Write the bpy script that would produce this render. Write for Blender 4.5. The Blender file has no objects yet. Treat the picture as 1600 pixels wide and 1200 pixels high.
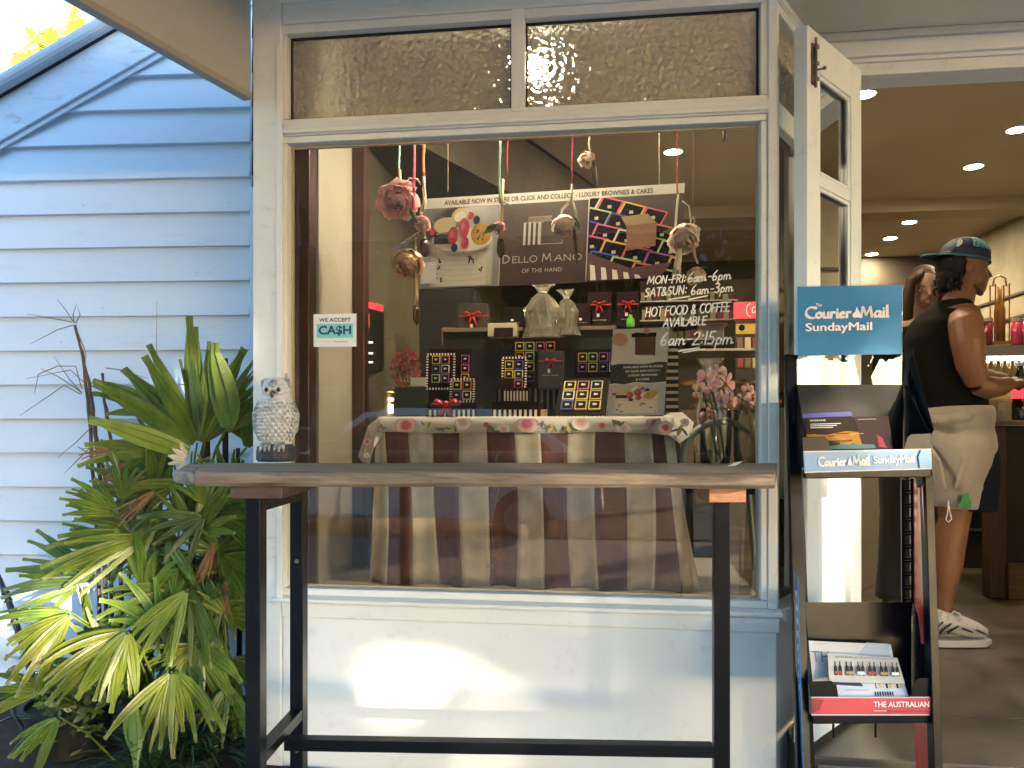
import bpy, bmesh, math, random
from mathutils import Vector, Matrix, noise
random.seed(7)
R = math.radians
S = bpy.context.scene
COL = S.collection

# ---------------------------------------------------------------- camera, sky, sun, exposure
EYE = 0.963                    # eye height above the shop floor
YAW = R(7.2)
cd = bpy.data.cameras.new('camera'); cam = bpy.data.objects.new('camera', cd); COL.objects.link(cam)
cam.location = (0, 0, EYE); cam.rotation_euler = (R(90), 0, YAW)
cd.sensor_width = 36; cd.lens = 27.0; cd.shift_y = 63/1600; cd.clip_start = 0.05; cd.clip_end = 2000
S.camera = cam
LAMP_W = 3.5; DISP_W = 8.0
SUN_EL, SUN_AZ = R(9.4), R(40)          # azimuth measured from -Y towards +X
SUN = Vector((math.sin(SUN_AZ)*math.cos(SUN_EL), -math.cos(SUN_AZ)*math.cos(SUN_EL), math.sin(SUN_EL)))
W = bpy.data.worlds.new('World'); S.world = W; W.use_nodes = True
nt = W.node_tree; nt.nodes.clear()
sky = nt.nodes.new('ShaderNodeTexSky'); sky.sky_type = 'NISHITA'; sky.sun_disc = False
sky.sun_elevation = SUN_EL; sky.sun_rotation = math.pi - SUN_AZ
sky.air_density = 1.0; sky.dust_density = 0.6; sky.ozone_density = 2.2
bg = nt.nodes.new('ShaderNodeBackground'); bg.inputs['Strength'].default_value = 0.15
wo = nt.nodes.new('ShaderNodeOutputWorld')
nt.links.new(sky.outputs[0], bg.inputs[0]); nt.links.new(bg.outputs[0], wo.inputs[0])
sd = bpy.data.lights.new('sun', 'SUN'); sd.energy = 5.0; sd.angle = R(0.5); sd.color = (1.0, 0.80, 0.54)
so = bpy.data.objects.new('sun', sd); COL.objects.link(so); so.location = (8, -10, 6)
so.rotation_euler = SUN.to_track_quat('Z', 'Y').to_euler()
S.view_settings.view_transform = 'Standard'; S.view_settings.look = 'None'
S.view_settings.gamma = 1; S.view_settings.use_curve_mapping = False
S.view_settings.exposure = 2.95
S.render.engine = 'CYCLES'
cy = S.cycles
cy.use_denoising = True; cy.max_bounces = 9; cy.diffuse_bounces = 4; cy.glossy_bounces = 4
cy.transmission_bounces = 6; cy.transparent_max_bounces = 24; cy.sample_clamp_indirect = 4
cy.caustics_reflective = False; cy.caustics_refractive = False

# ---------------------------------------------------------------- where a pixel of the photo lies in the place
F_PX, CX, CY = 1200.0, 800.0, 663.0
RT = Vector((math.cos(YAW), math.sin(YAW), 0)); FW = Vector((-math.sin(YAW), math.cos(YAW), 0)); UP = Vector((0, 0, 1))
C0 = Vector((0, 0, EYE))
def ray(px, py): return RT*((px-CX)/F_PX) + FW + UP*((CY-py)/F_PX)
def at(px, py, s): return C0 + ray(px, py)*s                      # s metres deep
def atY(px, py, Y): d = ray(px, py); return C0 + d*(Y/d.y)        # on the plane y = Y
def atZ(px, py, z): d = ray(px, py); return C0 + d*((z-EYE)/d.z)  # on the level z

# ---------------------------------------------------------------- materials
MATS = {}
def mat(name, col, rough=0.6, metal=0.0, var=0.0, vscale=6.0, bump=0.0, bscale=30.0, col2=None, spec=0.5,
        emit=None, estr=0.0, stretch=None, coat=0.0, trans=0.0, obvar=0.0, sheen=0.0, dirt=None, dscale=3.0, damt=0.3):
    if name in MATS: return MATS[name]
    m = bpy.data.materials.new(name); m.use_nodes = True; n = m.node_tree.nodes; l = m.node_tree.links
    b = n['Principled BSDF']
    b.inputs['Roughness'].default_value = rough; b.inputs['Metallic'].default_value = metal
    b.inputs['Specular IOR Level'].default_value = spec
    b.inputs['Coat Weight'].default_value = coat; b.inputs['Sheen Weight'].default_value = sheen
    c = tuple(col) + (1,)
    b.inputs['Base Color'].default_value = c
    tc = n.new('ShaderNodeTexCoord'); mp = n.new('ShaderNodeMapping'); l.new(tc.outputs['Object'], mp.inputs[0])
    if stretch: mp.inputs['Scale'].default_value = stretch
    last = None
    if var > 0 or col2:
        t = n.new('ShaderNodeTexNoise'); t.inputs['Scale'].default_value = vscale; t.inputs['Detail'].default_value = 6
        l.new(mp.outputs[0], t.inputs['Vector'])
        mx = n.new('ShaderNodeMix'); mx.data_type = 'RGBA'
        c2 = tuple(col2)+(1,) if col2 else tuple(max(0, x*(1-var)) for x in col)+(1,)
        mx.inputs[6].default_value = c; mx.inputs[7].default_value = c2
        rp = n.new('ShaderNodeMapRange'); rp.inputs[1].default_value = 0.38; rp.inputs[2].default_value = 0.66
        l.new(t.outputs[0], rp.inputs[0]); l.new(rp.outputs[0], mx.inputs[0]); last = mx.outputs[2]
        rr = n.new('ShaderNodeMapRange'); rr.inputs[3].default_value = max(0.02, rough-0.08); rr.inputs[4].default_value = min(1, rough+0.12)
        l.new(t.outputs[0], rr.inputs[0]); l.new(rr.outputs[0], b.inputs['Roughness'])
    if dirt:
        t = n.new('ShaderNodeTexNoise'); t.inputs['Scale'].default_value = dscale; t.inputs['Detail'].default_value = 12
        t.inputs['Roughness'].default_value = 0.75
        l.new(mp.outputs[0], t.inputs['Vector'])
        rp = n.new('ShaderNodeMapRange'); rp.inputs[1].default_value = 0.56; rp.inputs[2].default_value = 0.74; rp.inputs[4].default_value = damt
        l.new(t.outputs[0], rp.inputs[0])
        mx = n.new('ShaderNodeMix'); mx.data_type = 'RGBA'; mx.inputs[6].default_value = c; mx.inputs[7].default_value = tuple(dirt)+(1,)
        if last: l.new(last, mx.inputs[6])
        l.new(rp.outputs[0], mx.inputs[0]); last = mx.outputs[2]
    if obvar > 0:
        oi = n.new('ShaderNodeObjectInfo'); hs = n.new('ShaderNodeHueSaturation')
        r1 = n.new('ShaderNodeMapRange'); r1.inputs[3].default_value = 1-obvar; r1.inputs[4].default_value = 1+obvar
        l.new(oi.outputs['Random'], r1.inputs[0]); l.new(r1.outputs[0], hs.inputs['Value'])
        r2 = n.new('ShaderNodeMapRange'); r2.inputs[3].default_value = 0.5-obvar*0.05; r2.inputs[4].default_value = 0.5+obvar*0.03
        l.new(oi.outputs['Random'], r2.inputs[0]); l.new(r2.outputs[0], hs.inputs['Hue'])
        hs.inputs['Color'].default_value = c
        if last: l.new(last, hs.inputs['Color'])
        last = hs.outputs[0]
    if last: l.new(last, b.inputs['Base Color'])
    if bump > 0:
        t = n.new('ShaderNodeTexNoise'); t.inputs['Scale'].default_value = bscale; t.inputs['Detail'].default_value = 5
        l.new(mp.outputs[0], t.inputs['Vector'])
        bp = n.new('ShaderNodeBump'); bp.inputs['Strength'].default_value = bump; bp.inputs['Distance'].default_value = 0.004
        l.new(t.outputs[0], bp.inputs['Height']); l.new(bp.outputs[0], b.inputs['Normal'])
    if emit:
        b.inputs['Emission Color'].default_value = tuple(emit)+(1,); b.inputs['Emission Strength'].default_value = estr
    if trans > 0:
        tr = n.new('ShaderNodeBsdfTranslucent'); ms = n.new('ShaderNodeMixShader'); ms.inputs[0].default_value = trans
        tr.inputs[0].default_value = c
        if last: l.new(last, tr.inputs[0])
        l.new(b.outputs[0], ms.inputs[1]); l.new(tr.outputs[0], ms.inputs[2])
        l.new(ms.outputs[0], n['Material Output'].inputs[0])
    MATS[name] = m; return m

def glass_mat(name, tint=(1, 1, 1), ior=1.5, rough=0.0, dusty=0.0, haze=(0.6, 0.6, 0.55)):
    m = bpy.data.materials.new(name); m.use_nodes = True; n = m.node_tree.nodes; l = m.node_tree.links
    n.remove(n['Principled BSDF'])
    tr = n.new('ShaderNodeBsdfTransparent'); tr.inputs[0].default_value = tuple(tint)+(1,)
    gl = n.new('ShaderNodeBsdfGlossy'); gl.inputs['Roughness'].default_value = rough
    fr = n.new('ShaderNodeFresnel'); fr.inputs[0].default_value = ior
    ms = n.new('ShaderNodeMixShader'); l.new(fr.outputs[0], ms.inputs[0]); l.new(tr.outputs[0], ms.inputs[1]); l.new(gl.outputs[0], ms.inputs[2])
    out = ms.outputs[0]
    if dusty > 0:
        df = n.new('ShaderNodeBsdfDiffuse'); df.inputs[0].default_value = tuple(haze)+(1,)
        tc = n.new('ShaderNodeTexCoord'); t = n.new('ShaderNodeTexNoise'); t.inputs['Scale'].default_value = 5; t.inputs['Detail'].default_value = 14
        t.inputs['Roughness'].default_value = 0.8
        l.new(tc.outputs['Object'], t.inputs['Vector'])
        rp = n.new('ShaderNodeMapRange'); rp.inputs[1].default_value = 0.35; rp.inputs[2].default_value = 0.8
        rp.inputs[3].default_value = dusty*0.25; rp.inputs[4].default_value = dusty*1.6
        l.new(t.outputs[0], rp.inputs[0])
        m2 = n.new('ShaderNodeMixShader'); l.new(rp.outputs[0], m2.inputs[0]); l.new(out, m2.inputs[1]); l.new(df.outputs[0], m2.inputs[2]); out = m2.outputs[0]
    l.new(out, n['Material Output'].inputs[0]); return m

def hammered_mat():
    m = bpy.data.materials.new('hammered_glass'); m.use_nodes = True; n = m.node_tree.nodes; l = m.node_tree.links
    n.remove(n['Principled BSDF'])
    g = n.new('ShaderNodeBsdfGlass'); g.inputs['IOR'].default_value = 1.45; g.inputs['Roughness'].default_value = 0.03
    g.inputs[0].default_value = (1.0, 0.98, 0.92, 1)
    tc = n.new('ShaderNodeTexCoord'); ns = n.new('ShaderNodeTexNoise'); ns.inputs['Scale'].default_value = 14
    mx = n.new('ShaderNodeMix'); mx.data_type = 'RGBA'; mx.inputs[0].default_value = 0.04
    l.new(tc.outputs['Object'], ns.inputs['Vector']); l.new(tc.outputs['Object'], mx.inputs[6]); l.new(ns.outputs[1], mx.inputs[7])
    v = n.new('ShaderNodeTexVoronoi'); v.inputs['Scale'].default_value = 54; l.new(mx.outputs[2], v.inputs['Vector'])
    v.feature = 'SMOOTH_F1'; v.inputs['Smoothness'].default_value = 0.25
    bp = n.new('ShaderNodeBump'); bp.inputs['Strength'].default_value = 0.6; bp.inputs['Distance'].default_value = 0.014; bp.invert = True
    l.new(v.outputs['Distance'], bp.inputs['Height']); l.new(bp.outputs[0], g.inputs['Normal'])
    d = n.new('ShaderNodeBsdfDiffuse'); d.inputs[0].default_value = (0.66, 0.63, 0.54, 1); l.new(bp.outputs[0], d.inputs['Normal'])
    ms = n.new('ShaderNodeMixShader'); ms.inputs[0].default_value = 0.45; l.new(g.outputs[0], ms.inputs[1]); l.new(d.outputs[0], ms.inputs[2])
    l.new(ms.outputs[0], n['Material Output'].inputs[0]); return m

def wood_mat(name, c1, c2, rough=0.6, axis=0, scale=1.0, bump=0.4, groove=0.0):
    if name in MATS: return MATS[name]
    m = bpy.data.materials.new(name); m.use_nodes = True; n = m.node_tree.nodes; l = m.node_tree.links
    b = n['Principled BSDF']; b.inputs['Roughness'].default_value = rough
    tc = n.new('ShaderNodeTexCoord'); mp = n.new('ShaderNodeMapping'); l.new(tc.outputs['Object'], mp.inputs[0])
    sc = [30*scale]*3; sc[axis] = 1.3*scale; mp.inputs['Scale'].default_value = sc
    t = n.new('ShaderNodeTexNoise'); t.inputs['Scale'].default_value = 1.6; t.inputs['Detail'].default_value = 10; t.inputs['Roughness'].default_value = 0.7
    t.inputs['Distortion'].default_value = 0.4
    l.new(mp.outputs[0], t.inputs['Vector'])
    cr = n.new('ShaderNodeValToRGB'); cr.color_ramp.elements[0].position = 0.34; cr.color_ramp.elements[1].position = 0.68
    cr.color_ramp.elements[0].color = tuple(c1)+(1,); cr.color_ramp.elements[1].color = tuple(c2)+(1,)
    l.new(t.outputs[0], cr.inputs[0]); l.new(cr.outputs[0], b.inputs['Base Color'])
    bp = n.new('ShaderNodeBump'); bp.inputs['Strength'].default_value = bump; bp.inputs['Distance'].default_value = 0.004
    l.new(t.outputs[0], bp.inputs['Height']); l.new(bp.outputs[0], b.inputs['Normal'])
    MATS[name] = m; return m

PAINT = mat('aged_white_paint', (0.75, 0.78, 0.78), 0.42, var=0.05, vscale=3, bump=0.12, bscale=26, dirt=(0.33, 0.30, 0.24), dscale=11, damt=0.42)
PAINT_C = mat('cracked_white_paint', (0.74, 0.77, 0.77), 0.45, var=0.06, vscale=4, bump=0.5, bscale=45, stretch=(0.35, 1, 1), dirt=(0.28, 0.26, 0.22), dscale=24, damt=0.5)
PANEL = mat('painted_sheet', (0.74, 0.78, 0.80), 0.38, var=0.03, vscale=2, bump=0.07, bscale=14, dirt=(0.40, 0.38, 0.34), dscale=13, damt=0.30)
BOARDP = mat('blue_white_board_paint', (0.62, 0.75, 0.90), 0.5, var=0.05, vscale=3, bump=0.22, bscale=16, stretch=(0.3, 1, 1.6), dirt=(0.35, 0.38, 0.42), dscale=9, damt=0.35)
BARGEP = mat('flaking_board_paint', (0.58, 0.71, 0.87), 0.6, var=0.08, vscale=5, bump=0.7, bscale=30, stretch=(0.5, 1, 1.4), dirt=(0.20, 0.23, 0.28), dscale=20, damt=0.65)
ROOFM = mat('blue_grey_metal', (0.40, 0.50, 0.60), 0.5, metal=0.0, var=0.1)
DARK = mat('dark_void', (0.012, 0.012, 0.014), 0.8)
SOFFIT = mat('soffit_paint', (0.66, 0.64, 0.57), 0.6, var=0.08, vscale=1.5, bump=0.1, bscale=8, dirt=(0.45, 0.42, 0.36), dscale=5, damt=0.3)
BLACKM = mat('black_powder_coat', (0.0045, 0.0055, 0.008), 0.30, var=0.3, vscale=9, bump=0.06, bscale=70, dirt=(0.03, 0.03, 0.03), dscale=22, damt=0.4, spec=0.22)
GLASS = glass_mat('window_glass', (0.97, 0.97, 0.95), dusty=0.008, haze=(0.75, 0.72, 0.62))
GLASSC = glass_mat('clear_glass', (0.93, 0.95, 0.93))
HAMMER = hammered_mat()
MAROON = mat('maroon_timber', (0.060, 0.018, 0.016), 0.35, var=0.35, vscale=7, bump=0.1, bscale=40, dirt=(0.2, 0.13, 0.10), dscale=26, damt=0.4)
CREAM = mat('cream_wall', (0.36, 0.335, 0.27), 0.6, var=0.08, vscale=3, bump=0.12, bscale=12, dirt=(0.4, 0.36, 0.28), dscale=7, damt=0.4)

# ---------------------------------------------------------------- mesh builder
class MB:
    def __init__(s): s.v = []; s.f = []; s.m = []; s.mi = 0
    def add(s, vs, fs):
        k = len(s.v); s.v += [Vector(p) for p in vs]
        for f in fs: s.f.append([k+i for i in f]); s.m.append(s.mi)
        return s
    def box(s, x0, x1, y0, y1, z0, z1, M=None):
        vs = [Vector((x, y, z)) for x in (x0, x1) for y in (y0, y1) for z in (z0, z1)]
        if M: vs = [M @ p for p in vs]
        return s.add(vs, [(0,1,3,2), (4,6,7,5), (0,4,5,1), (2,3,7,6), (0,2,6,4), (1,5,7,3)])
    def bar(s, a, b, w, h, up=(0, 0, 1)):
        a, b = Vector(a), Vector(b); d = (b-a).normalized(); u = Vector(up)
        x = d.cross(u)
        if x.length < 1e-4: x = d.cross(Vector((0, 1, 0)))
        x.normalize(); z = x.cross(d).normalized(); vs = []
        for p in (a, b):
            for sx, sz in ((-1,-1), (1,-1), (1,1), (-1,1)): vs.append(p + x*(sx*w/2) + z*(sz*h/2))
        return s.add(vs, [(3,2,1,0), (4,5,6,7), (0,1,5,4), (1,2,6,5), (2,3,7,6), (3,0,4,7)])
    def prism(s, poly, d):
        n = len(poly); d = Vector(d); p = [Vector(q) for q in poly]
        return s.add(p + [q+d for q in p], [tuple(range(n))[::-1], tuple(range(n, 2*n))] + [(i, (i+1) % n, n+(i+1) % n, n+i) for i in range(n)])
    def tube(s, pts, r, n=8, cap=True, flat=1.0):
        pts = [Vector(p) for p in pts]; k = len(s.v); N = len(pts); rr = r if hasattr(r, '__len__') else [r]*N
        prev = None
        for i, p in enumerate(pts):
            t = (pts[min(i+1, N-1)] - pts[max(i-1, 0)]).normalized()
            a = t.orthogonal() if prev is None else prev - t*prev.dot(t)
            a.normalize(); prev = a; b = t.cross(a)
            for j in range(n):
                q = 2*math.pi*j/n; s.v.append(p + a*(rr[i]*math.cos(q)) + b*(rr[i]*flat*math.sin(q)))
        for i in range(N-1):
            for j in range(n):
                s.f.append([k+i*n+j, k+i*n+(j+1) % n, k+(i+1)*n+(j+1) % n, k+(i+1)*n+j]); s.m.append(s.mi)
        if cap:
            s.f.append([k+j for j in range(n)][::-1]); s.m.append(s.mi); s.f.append([k+(N-1)*n+j for j in range(n)]); s.m.append(s.mi)
        return s
    def lathe(s, prof, c=(0, 0, 0), n=20, sx=1.0, sy=1.0):
        c = Vector(c); k = len(s.v); N = len(prof)
        for r, z in prof:
            for j in range(n):
                q = 2*math.pi*j/n; s.v.append(c + Vector((r*sx*math.cos(q), r*sy*math.sin(q), z)))
        for i in range(N-1):
            for j in range(n):
                s.f.append([k+i*n+j, k+i*n+(j+1) % n, k+(i+1)*n+(j+1) % n, k+(i+1)*n+j]); s.m.append(s.mi)
        s.f.append([k+j for j in range(n)][::-1]); s.m.append(s.mi); s.f.append([k+(N-1)*n+j for j in range(n)]); s.m.append(s.mi)
        return s
    def ball(s, c, r, n=12, m=8, M=None):
        c = Vector(c); r = Vector(r) if hasattr(r, '__len__') else Vector((r, r, r)); vs = []; fs = []
        for i in range(m+1):
            a = math.pi*i/m
            for j in range(n):
                q = 2*math.pi*j/n; p = Vector((r.x*math.sin(a)*math.cos(q), r.y*math.sin(a)*math.sin(q), r.z*math.cos(a)))
                vs.append(c + (M @ p if M else p))
        for i in range(m):
            for j in range(n): fs.append((i*n+j, (i+1)*n+j, (i+1)*n+(j+1) % n, i*n+(j+1) % n))
        return s.add(vs, fs)
    def build(s, name, mats, parent=None, smooth=False, bevel=0.0, world=True, sub=0):
        me = bpy.data.meshes.new(name)
        off = Vector(parent_loc(parent)) if (parent and world) else Vector((0, 0, 0))
        me.from_pydata([tuple(p-off) for p in s.v], [], s.f)
        if not isinstance(mats, (list, tuple)): mats = [mats]
        for m in mats: me.materials.append(m)
        if len(mats) > 1: me.polygons.foreach_set('material_index', s.m)
        if smooth: me.polygons.foreach_set('use_smooth', [True]*len(me.polygons))
        me.validate(); me.update()
        o = bpy.data.objects.new(name, me); COL.objects.link(o)
        if parent: o.parent = parent
        if bevel > 0:
            b = o.modifiers.new('bevel', 'BEVEL'); b.width = bevel; b.segments = 2; b.limit_method = 'ANGLE'; b.angle_limit = R(40)
        if sub: q = o.modifiers.new('sub', 'SUBSURF'); q.levels = sub; q.render_levels = sub
        return o
def parent_loc(p):
    v = Vector((0, 0, 0))
    while p: v += p.location; p = p.parent
    return v
def tag(o, label=None, cat=None, group=None, kind=None):
    if label: o['label'] = label
    if cat: o['category'] = cat
    if group: o['group'] = group
    if kind: o['kind'] = kind
    return o
def thing(name, loc, label, cat, group=None, rz=0.0):
    o = bpy.data.objects.new(name, None); COL.objects.link(o); o.location = loc; o.rotation_euler = (0, 0, rz); o.empty_display_size = 0.1
    return tag(o, label, cat, group)
def struct(o): o['kind'] = 'structure'; return o
def boxo(name, b, m, parent=None, bevel=0.0): return MB().box(*b).build(name, m, parent, bevel=bevel)

# ---------------------------------------------------------------- lettering: block font and drawn strokes
_tc = {}
def font_mesh(txt, bold=0.0, shear=0.0, space=1.0):
    k = (txt, bold, shear, space)
    if k in _tc: return _tc[k]
    cu = bpy.data.curves.new('lettering_source', 'FONT'); cu.body = txt; cu.size = 1; cu.offset = bold; cu.shear = shear; cu.space_character = space; cu.resolution_u = 3
    o = bpy.data.objects.new('lettering_source', cu); COL.objects.link(o)
    dg = bpy.context.evaluated_depsgraph_get(); me = bpy.data.meshes.new_from_object(o.evaluated_get(dg))
    vs = [(v.co.x, v.co.y) for v in me.vertices]; fs = [tuple(p.vertices) for p in me.polygons]
    bpy.data.objects.remove(o); bpy.data.curves.remove(cu); bpy.data.meshes.remove(me)
    x0 = min(v[0] for v in vs); x1 = max(v[0] for v in vs); y0 = min(v[1] for v in vs); y1 = max(v[1] for v in vs)
    r = ([((x-x0)/(x1-x0), (y-y0)/(y1-y0)) for x, y in vs], fs); _tc[k] = r; return r
def arc(cx, cy, rx, ry, a0, a1, n=7): return [(cx+rx*math.cos(R(a0+(a1-a0)*i/n)), cy+ry*math.sin(R(a0+(a1-a0)*i/n))) for i in range(n+1)]
G = {  # letter: (advance, strokes)
 'A': (.75, [[(0,0),(.36,1),(.62,0)], [(.12,.36),(.52,.36)]]), 'B': (.62, [[(0,0),(0,1),(.35,.95),(.42,.76),(.3,.56),(.03,.52)], [(.03,.52),(.42,.45),(.48,.2),(.3,.02),(0,0)]]),
 'C': (.66, [arc(.36,.5,.34,.5,50,310,9)]), 'D': (.72, [[(.05,0),(.05,1),(.38,.93),(.58,.62),(.52,.25),(.3,.03),(.05,0)]]),
 'E': (.6, [[(.5,1),(.05,1),(.05,0),(.5,0)], [(.05,.52),(.42,.54)]]), 'F': (.58, [[(.5,1),(.06,.98),(.05,0)], [(.05,.52),(.42,.54)]]),
 'H': (.72, [[(.05,0),(.05,1)], [(.55,0),(.55,1)], [(.05,.5),(.55,.52)]]), 'I': (.25, [[(.08,0),(.08,1)]]), 'L': (.55, [[(.05,1),(.05,0),(.45,0)]]),
 'M': (.95, [[(.02,0),(.12,1),(.4,.2),(.68,1),(.8,0)]]), 'N': (.76, [[(.05,0),(.05,1),(.55,0),(.55,1)]]), 'O': (.8, [arc(.36,.5,.34,.5,90,450,14)]),
 'R': (.66, [[(.05,0),(.05,1),(.38,.95),(.48,.75),(.36,.54),(.05,.5)], [(.22,.5),(.52,0)]]), 'S': (.6, [[(.46,.9),(.25,1),(.06,.84),(.12,.62),(.38,.44),(.46,.22),(.28,0),(.02,.08)]]),
 'T': (.62, [[(0,1),(.58,1)], [(.29,1),(.29,0)]]), 'U': (.7, [[(.04,1),(.05,.25),(.2,.02),(.4,.04),(.52,.28),(.53,1)]]), 'V': (.66, [[(0,1),(.28,0),(.56,1)]]),
 'a': (.56, [[(.42,.45),(.2,.5),(.02,.25),(.12,.02),(.3,.06),(.42,.42),(.42,.05),(.5,0)]]), 'm': (.85, [[(.02,0),(.05,.48)], [(.05,.36),(.2,.5),(.32,.4),(.32,0)], [(.32,.36),(.48,.5),(.62,.38),(.64,.03),(.78,.1)]]),
 'p': (.58, [[(.1,.48),(.02,-.4)], [(.08,.34),(.24,.5),(.42,.38),(.38,.08),(.2,0),(.08,.1)]]), '6': (.62, [[(.42,1),(.14,.66),(.03,.28),(.16,.01),(.4,.06),(.46,.3),(.3,.46),(.06,.3)]]),
 '3': (.6, [[(.05,.9),(.28,1),(.45,.84),(.36,.6),(.16,.54)], [(.16,.54),(.44,.42),(.46,.16),(.26,0),(.02,.1)]]), '2': (.66, [[(.03,.8),(.2,1),(.42,.92),(.46,.7),(.02,0),(.56,.03)]]),
 '1': (.3, [[(.1,1),(.1,0)]]), '5': (.6, [[(.46,1),(.12,.98),(.06,.56),(.32,.6),(.46,.36),(.34,.04),(.02,.06)]]), '-': (.5, [[(.08,.42),(.38,.44)]]), ':': (.24, [[(.08,.66),(.09,.74)], [(.08,.14),(.09,.22)]]),
 '&': (.72, [[(.58,.0),(.12,.68),(.18,.96),(.38,.92),(.36,.66),(.06,.32),(.08,.04),(.32,.02),(.54,.36)]]), ' ': (.35, []),
 'o': (.5, [[(.22,.5),(.04,.38),(.04,.12),(.2,0),(.38,.12),(.38,.38),(.22,.5)]]), 'u': (.52, [[(.05,.5),(.05,.1),(.16,0),(.36,.12)], [(.36,.5),(.36,.06),(.44,0)]]),
 'r': (.4, [[(.06,.5),(.06,0)], [(.06,.38),(.2,.5),(.32,.42)]]), 'i': (.24, [[(.08,.5),(.08,.04),(.16,0)], [(.07,.68),(.11,.72)]]), 'e': (.46, [[(.05,.24),(.34,.34),(.2,.5),(.04,.36),(.05,.1),(.2,0),(.34,.08)]]),
 'l': (.26, [[(.08,.95),(.08,.06),(.16,0)]]), 'k': (.5, [[(.05,1),(.05,0)], [(.3,.5),(.06,.22),(.32,0)]]), 'c': (.42, [[(.32,.42),(.18,.5),(.04,.36),(.05,.1),(.2,0),(.32,.08)]]),
}
class Sheet:
    """a flat printed surface: origin o, axes ex and ey in metres, layers lifted 0.4 mm each"""
    def __init__(s, o, ex, ey, lift=0.0004):
        s.o, s.ex, s.ey = Vector(o), Vector(ex), Vector(ey); s.n = s.ex.cross(s.ey).normalized(); s.lift = lift; s.mb = MB(); s.ms = []; s.z = 1
        if s.n.dot(C0-s.o) < 0: s.n = -s.n
    def P(s, x, y): return s.o + s.ex*x + s.ey*y + s.n*(s.lift*s.z)
    def use(s, m, dz=1):
        s.z += dz
        if m not in s.ms: s.ms.append(m)
        s.mb.mi = s.ms.index(m); return s
    def poly(s, pts): s.mb.add([s.P(*p) for p in pts], [tuple(range(len(pts)))]); return s
    def rect(s, x0, y0, x1, y1): return s.poly([(x0,y0), (x1,y0), (x1,y1), (x0,y1)])
    def ell(s, cx, cy, rx, ry, n=18, rot=0, jit=0.0):
        c, q = math.cos(R(rot)), math.sin(R(rot)); P = []
        for i in range(n):
            a = 2*math.pi*i/n; k = 1+random.uniform(-jit, jit); x, y = rx*k*math.cos(a), ry*k*math.sin(a); P.append((cx+x*c-y*q, cy+x*q+y*c))
        if getattr(s, 'clip', None):
            P = [(x, min(max(y, s.clip[0]), s.clip[1])) for x, y in P]
            if len(set(round(y, 5) for x, y in P)) < 3: return s
        return s.poly(P)
    def text(s, txt, x0, y0, x1, y1, bold=0.0, shear=0.0, space=1.0):
        vs, fs = font_mesh(txt, bold, shear, space); s.mb.add([s.P(x0+(x1-x0)*a, y0+(y1-y0)*b) for a, b in vs], fs); return s
    def strokes(s, txt, x0, y0, w, h, pen=0.1, nib=None, slant=0.0, track=1.0, pick=1.0):
        tot = sum(G[c][0] for c in txt)*track; x = 0
        for c in txt:
            adv, st = G[c]
            for line in st:
                pts = [(x0+(x+a+b*slant)/tot*w, y0+b*h) for a, b in line]; s.line(pts, pen*h, (nib[0]*h, nib[1]*h) if nib else None)
            x += adv*track
        return s
    def line(s, pts, w, nib=None, taper=False):
        for i in range(len(pts)-1):
            s.z += 0.04
            (x0, y0), (x1, y1) = pts[i], pts[i+1]; d = math.hypot(x1-x0, y1-y0) or 1e-6
            if nib:
                nx, ny = nib; q = [(x0-nx, y0-ny), (x0+nx, y0+ny), (x1+nx, y1+ny), (x1-nx, y1-ny)]
                s.mb.add([s.P(*p) for p in q], [(0,1,2,3)])
            nx, ny = -(y1-y0)/d*w/2, (x1-x0)/d*w/2; ax, ay = (x1-x0)/d*w*.35, (y1-y0)/d*w*.35
            s.mb.add([s.P(*p) for p in [(x0-nx-ax, y0-ny-ay), (x0+nx-ax, y0+ny-ay), (x1+nx+ax, y1+ny+ay), (x1-nx+ax, y1-ny+ay)]], [(0,1,2,3)])
        return s
    def btext(s, txt, x0, y0, x1, y1, k=.006):
        for dx, dy in ((0, 0), (k, 0), (-k, 0), (0, k*.7), (0, -k*.7)): s.z += .25; s.text(txt, x0+dx*(x1-x0), y0+dy*(x1-x0)*.6, x1+dx*(x1-x0), y1+dy*(x1-x0)*.6)
        return s
    def build(s, name, parent=None): 
        return s.mb.build(name, s.ms, parent)
def ink(name, c, rough=0.6): return mat('ink_'+name, c, rough)
# ================================================================= THE GROUND AND THE STREET
CONC = mat('worn_concrete', (0.13, 0.105, 0.075), 0.30, var=0.45, vscale=3.5, bump=0.1, bscale=60, dirt=(0.07, 0.055, 0.04), dscale=6, damt=0.5)
PAVE = mat('pavement_concrete', (0.36, 0.32, 0.27), 0.75, var=0.2, vscale=2, bump=0.3, bscale=60)
ASPH = mat('asphalt', (0.055, 0.055, 0.055), 0.85, var=0.3, vscale=5, bump=0.6, bscale=120)
SOIL = mat('garden_soil', (0.035, 0.026, 0.018), 0.95, var=0.5, vscale=14, bump=1.0, bscale=30)
GZ = -0.22
struct(boxo('pavement', (-1.17, 12, -3.0, 2.318, GZ-0.1, GZ), PAVE))
struct(boxo('kerb', (-12, 14, -3.16, -3.002, GZ-0.25, GZ+0.004), CONC))
struct(boxo('road', (-200, 200, -200, -3.162, GZ-0.4, GZ-0.15), ASPH))
struct(boxo('ground', (-200, 200, -3.0, 300, -0.9, -0.42), mat('ground_earth', (0.09, 0.10, 0.05), 0.9, var=0.3)))
struct(boxo('garden_bed', (-9, -1.17, 2.001, 3.3, -0.42, -0.20), SOIL))
struct(boxo('garden_path', (-9, -1.172, -3.0, 2.0, -0.41, -0.23), PAVE))
struct(boxo('shop_floor', (-1.16, 3.4, 2.70, 9.2, -0.40, 0.0), CONC))
struct(boxo('entry_slab', (0.56, 3.4, 2.32, 2.699, -0.40, -0.001), CONC, bevel=0.006))
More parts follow.
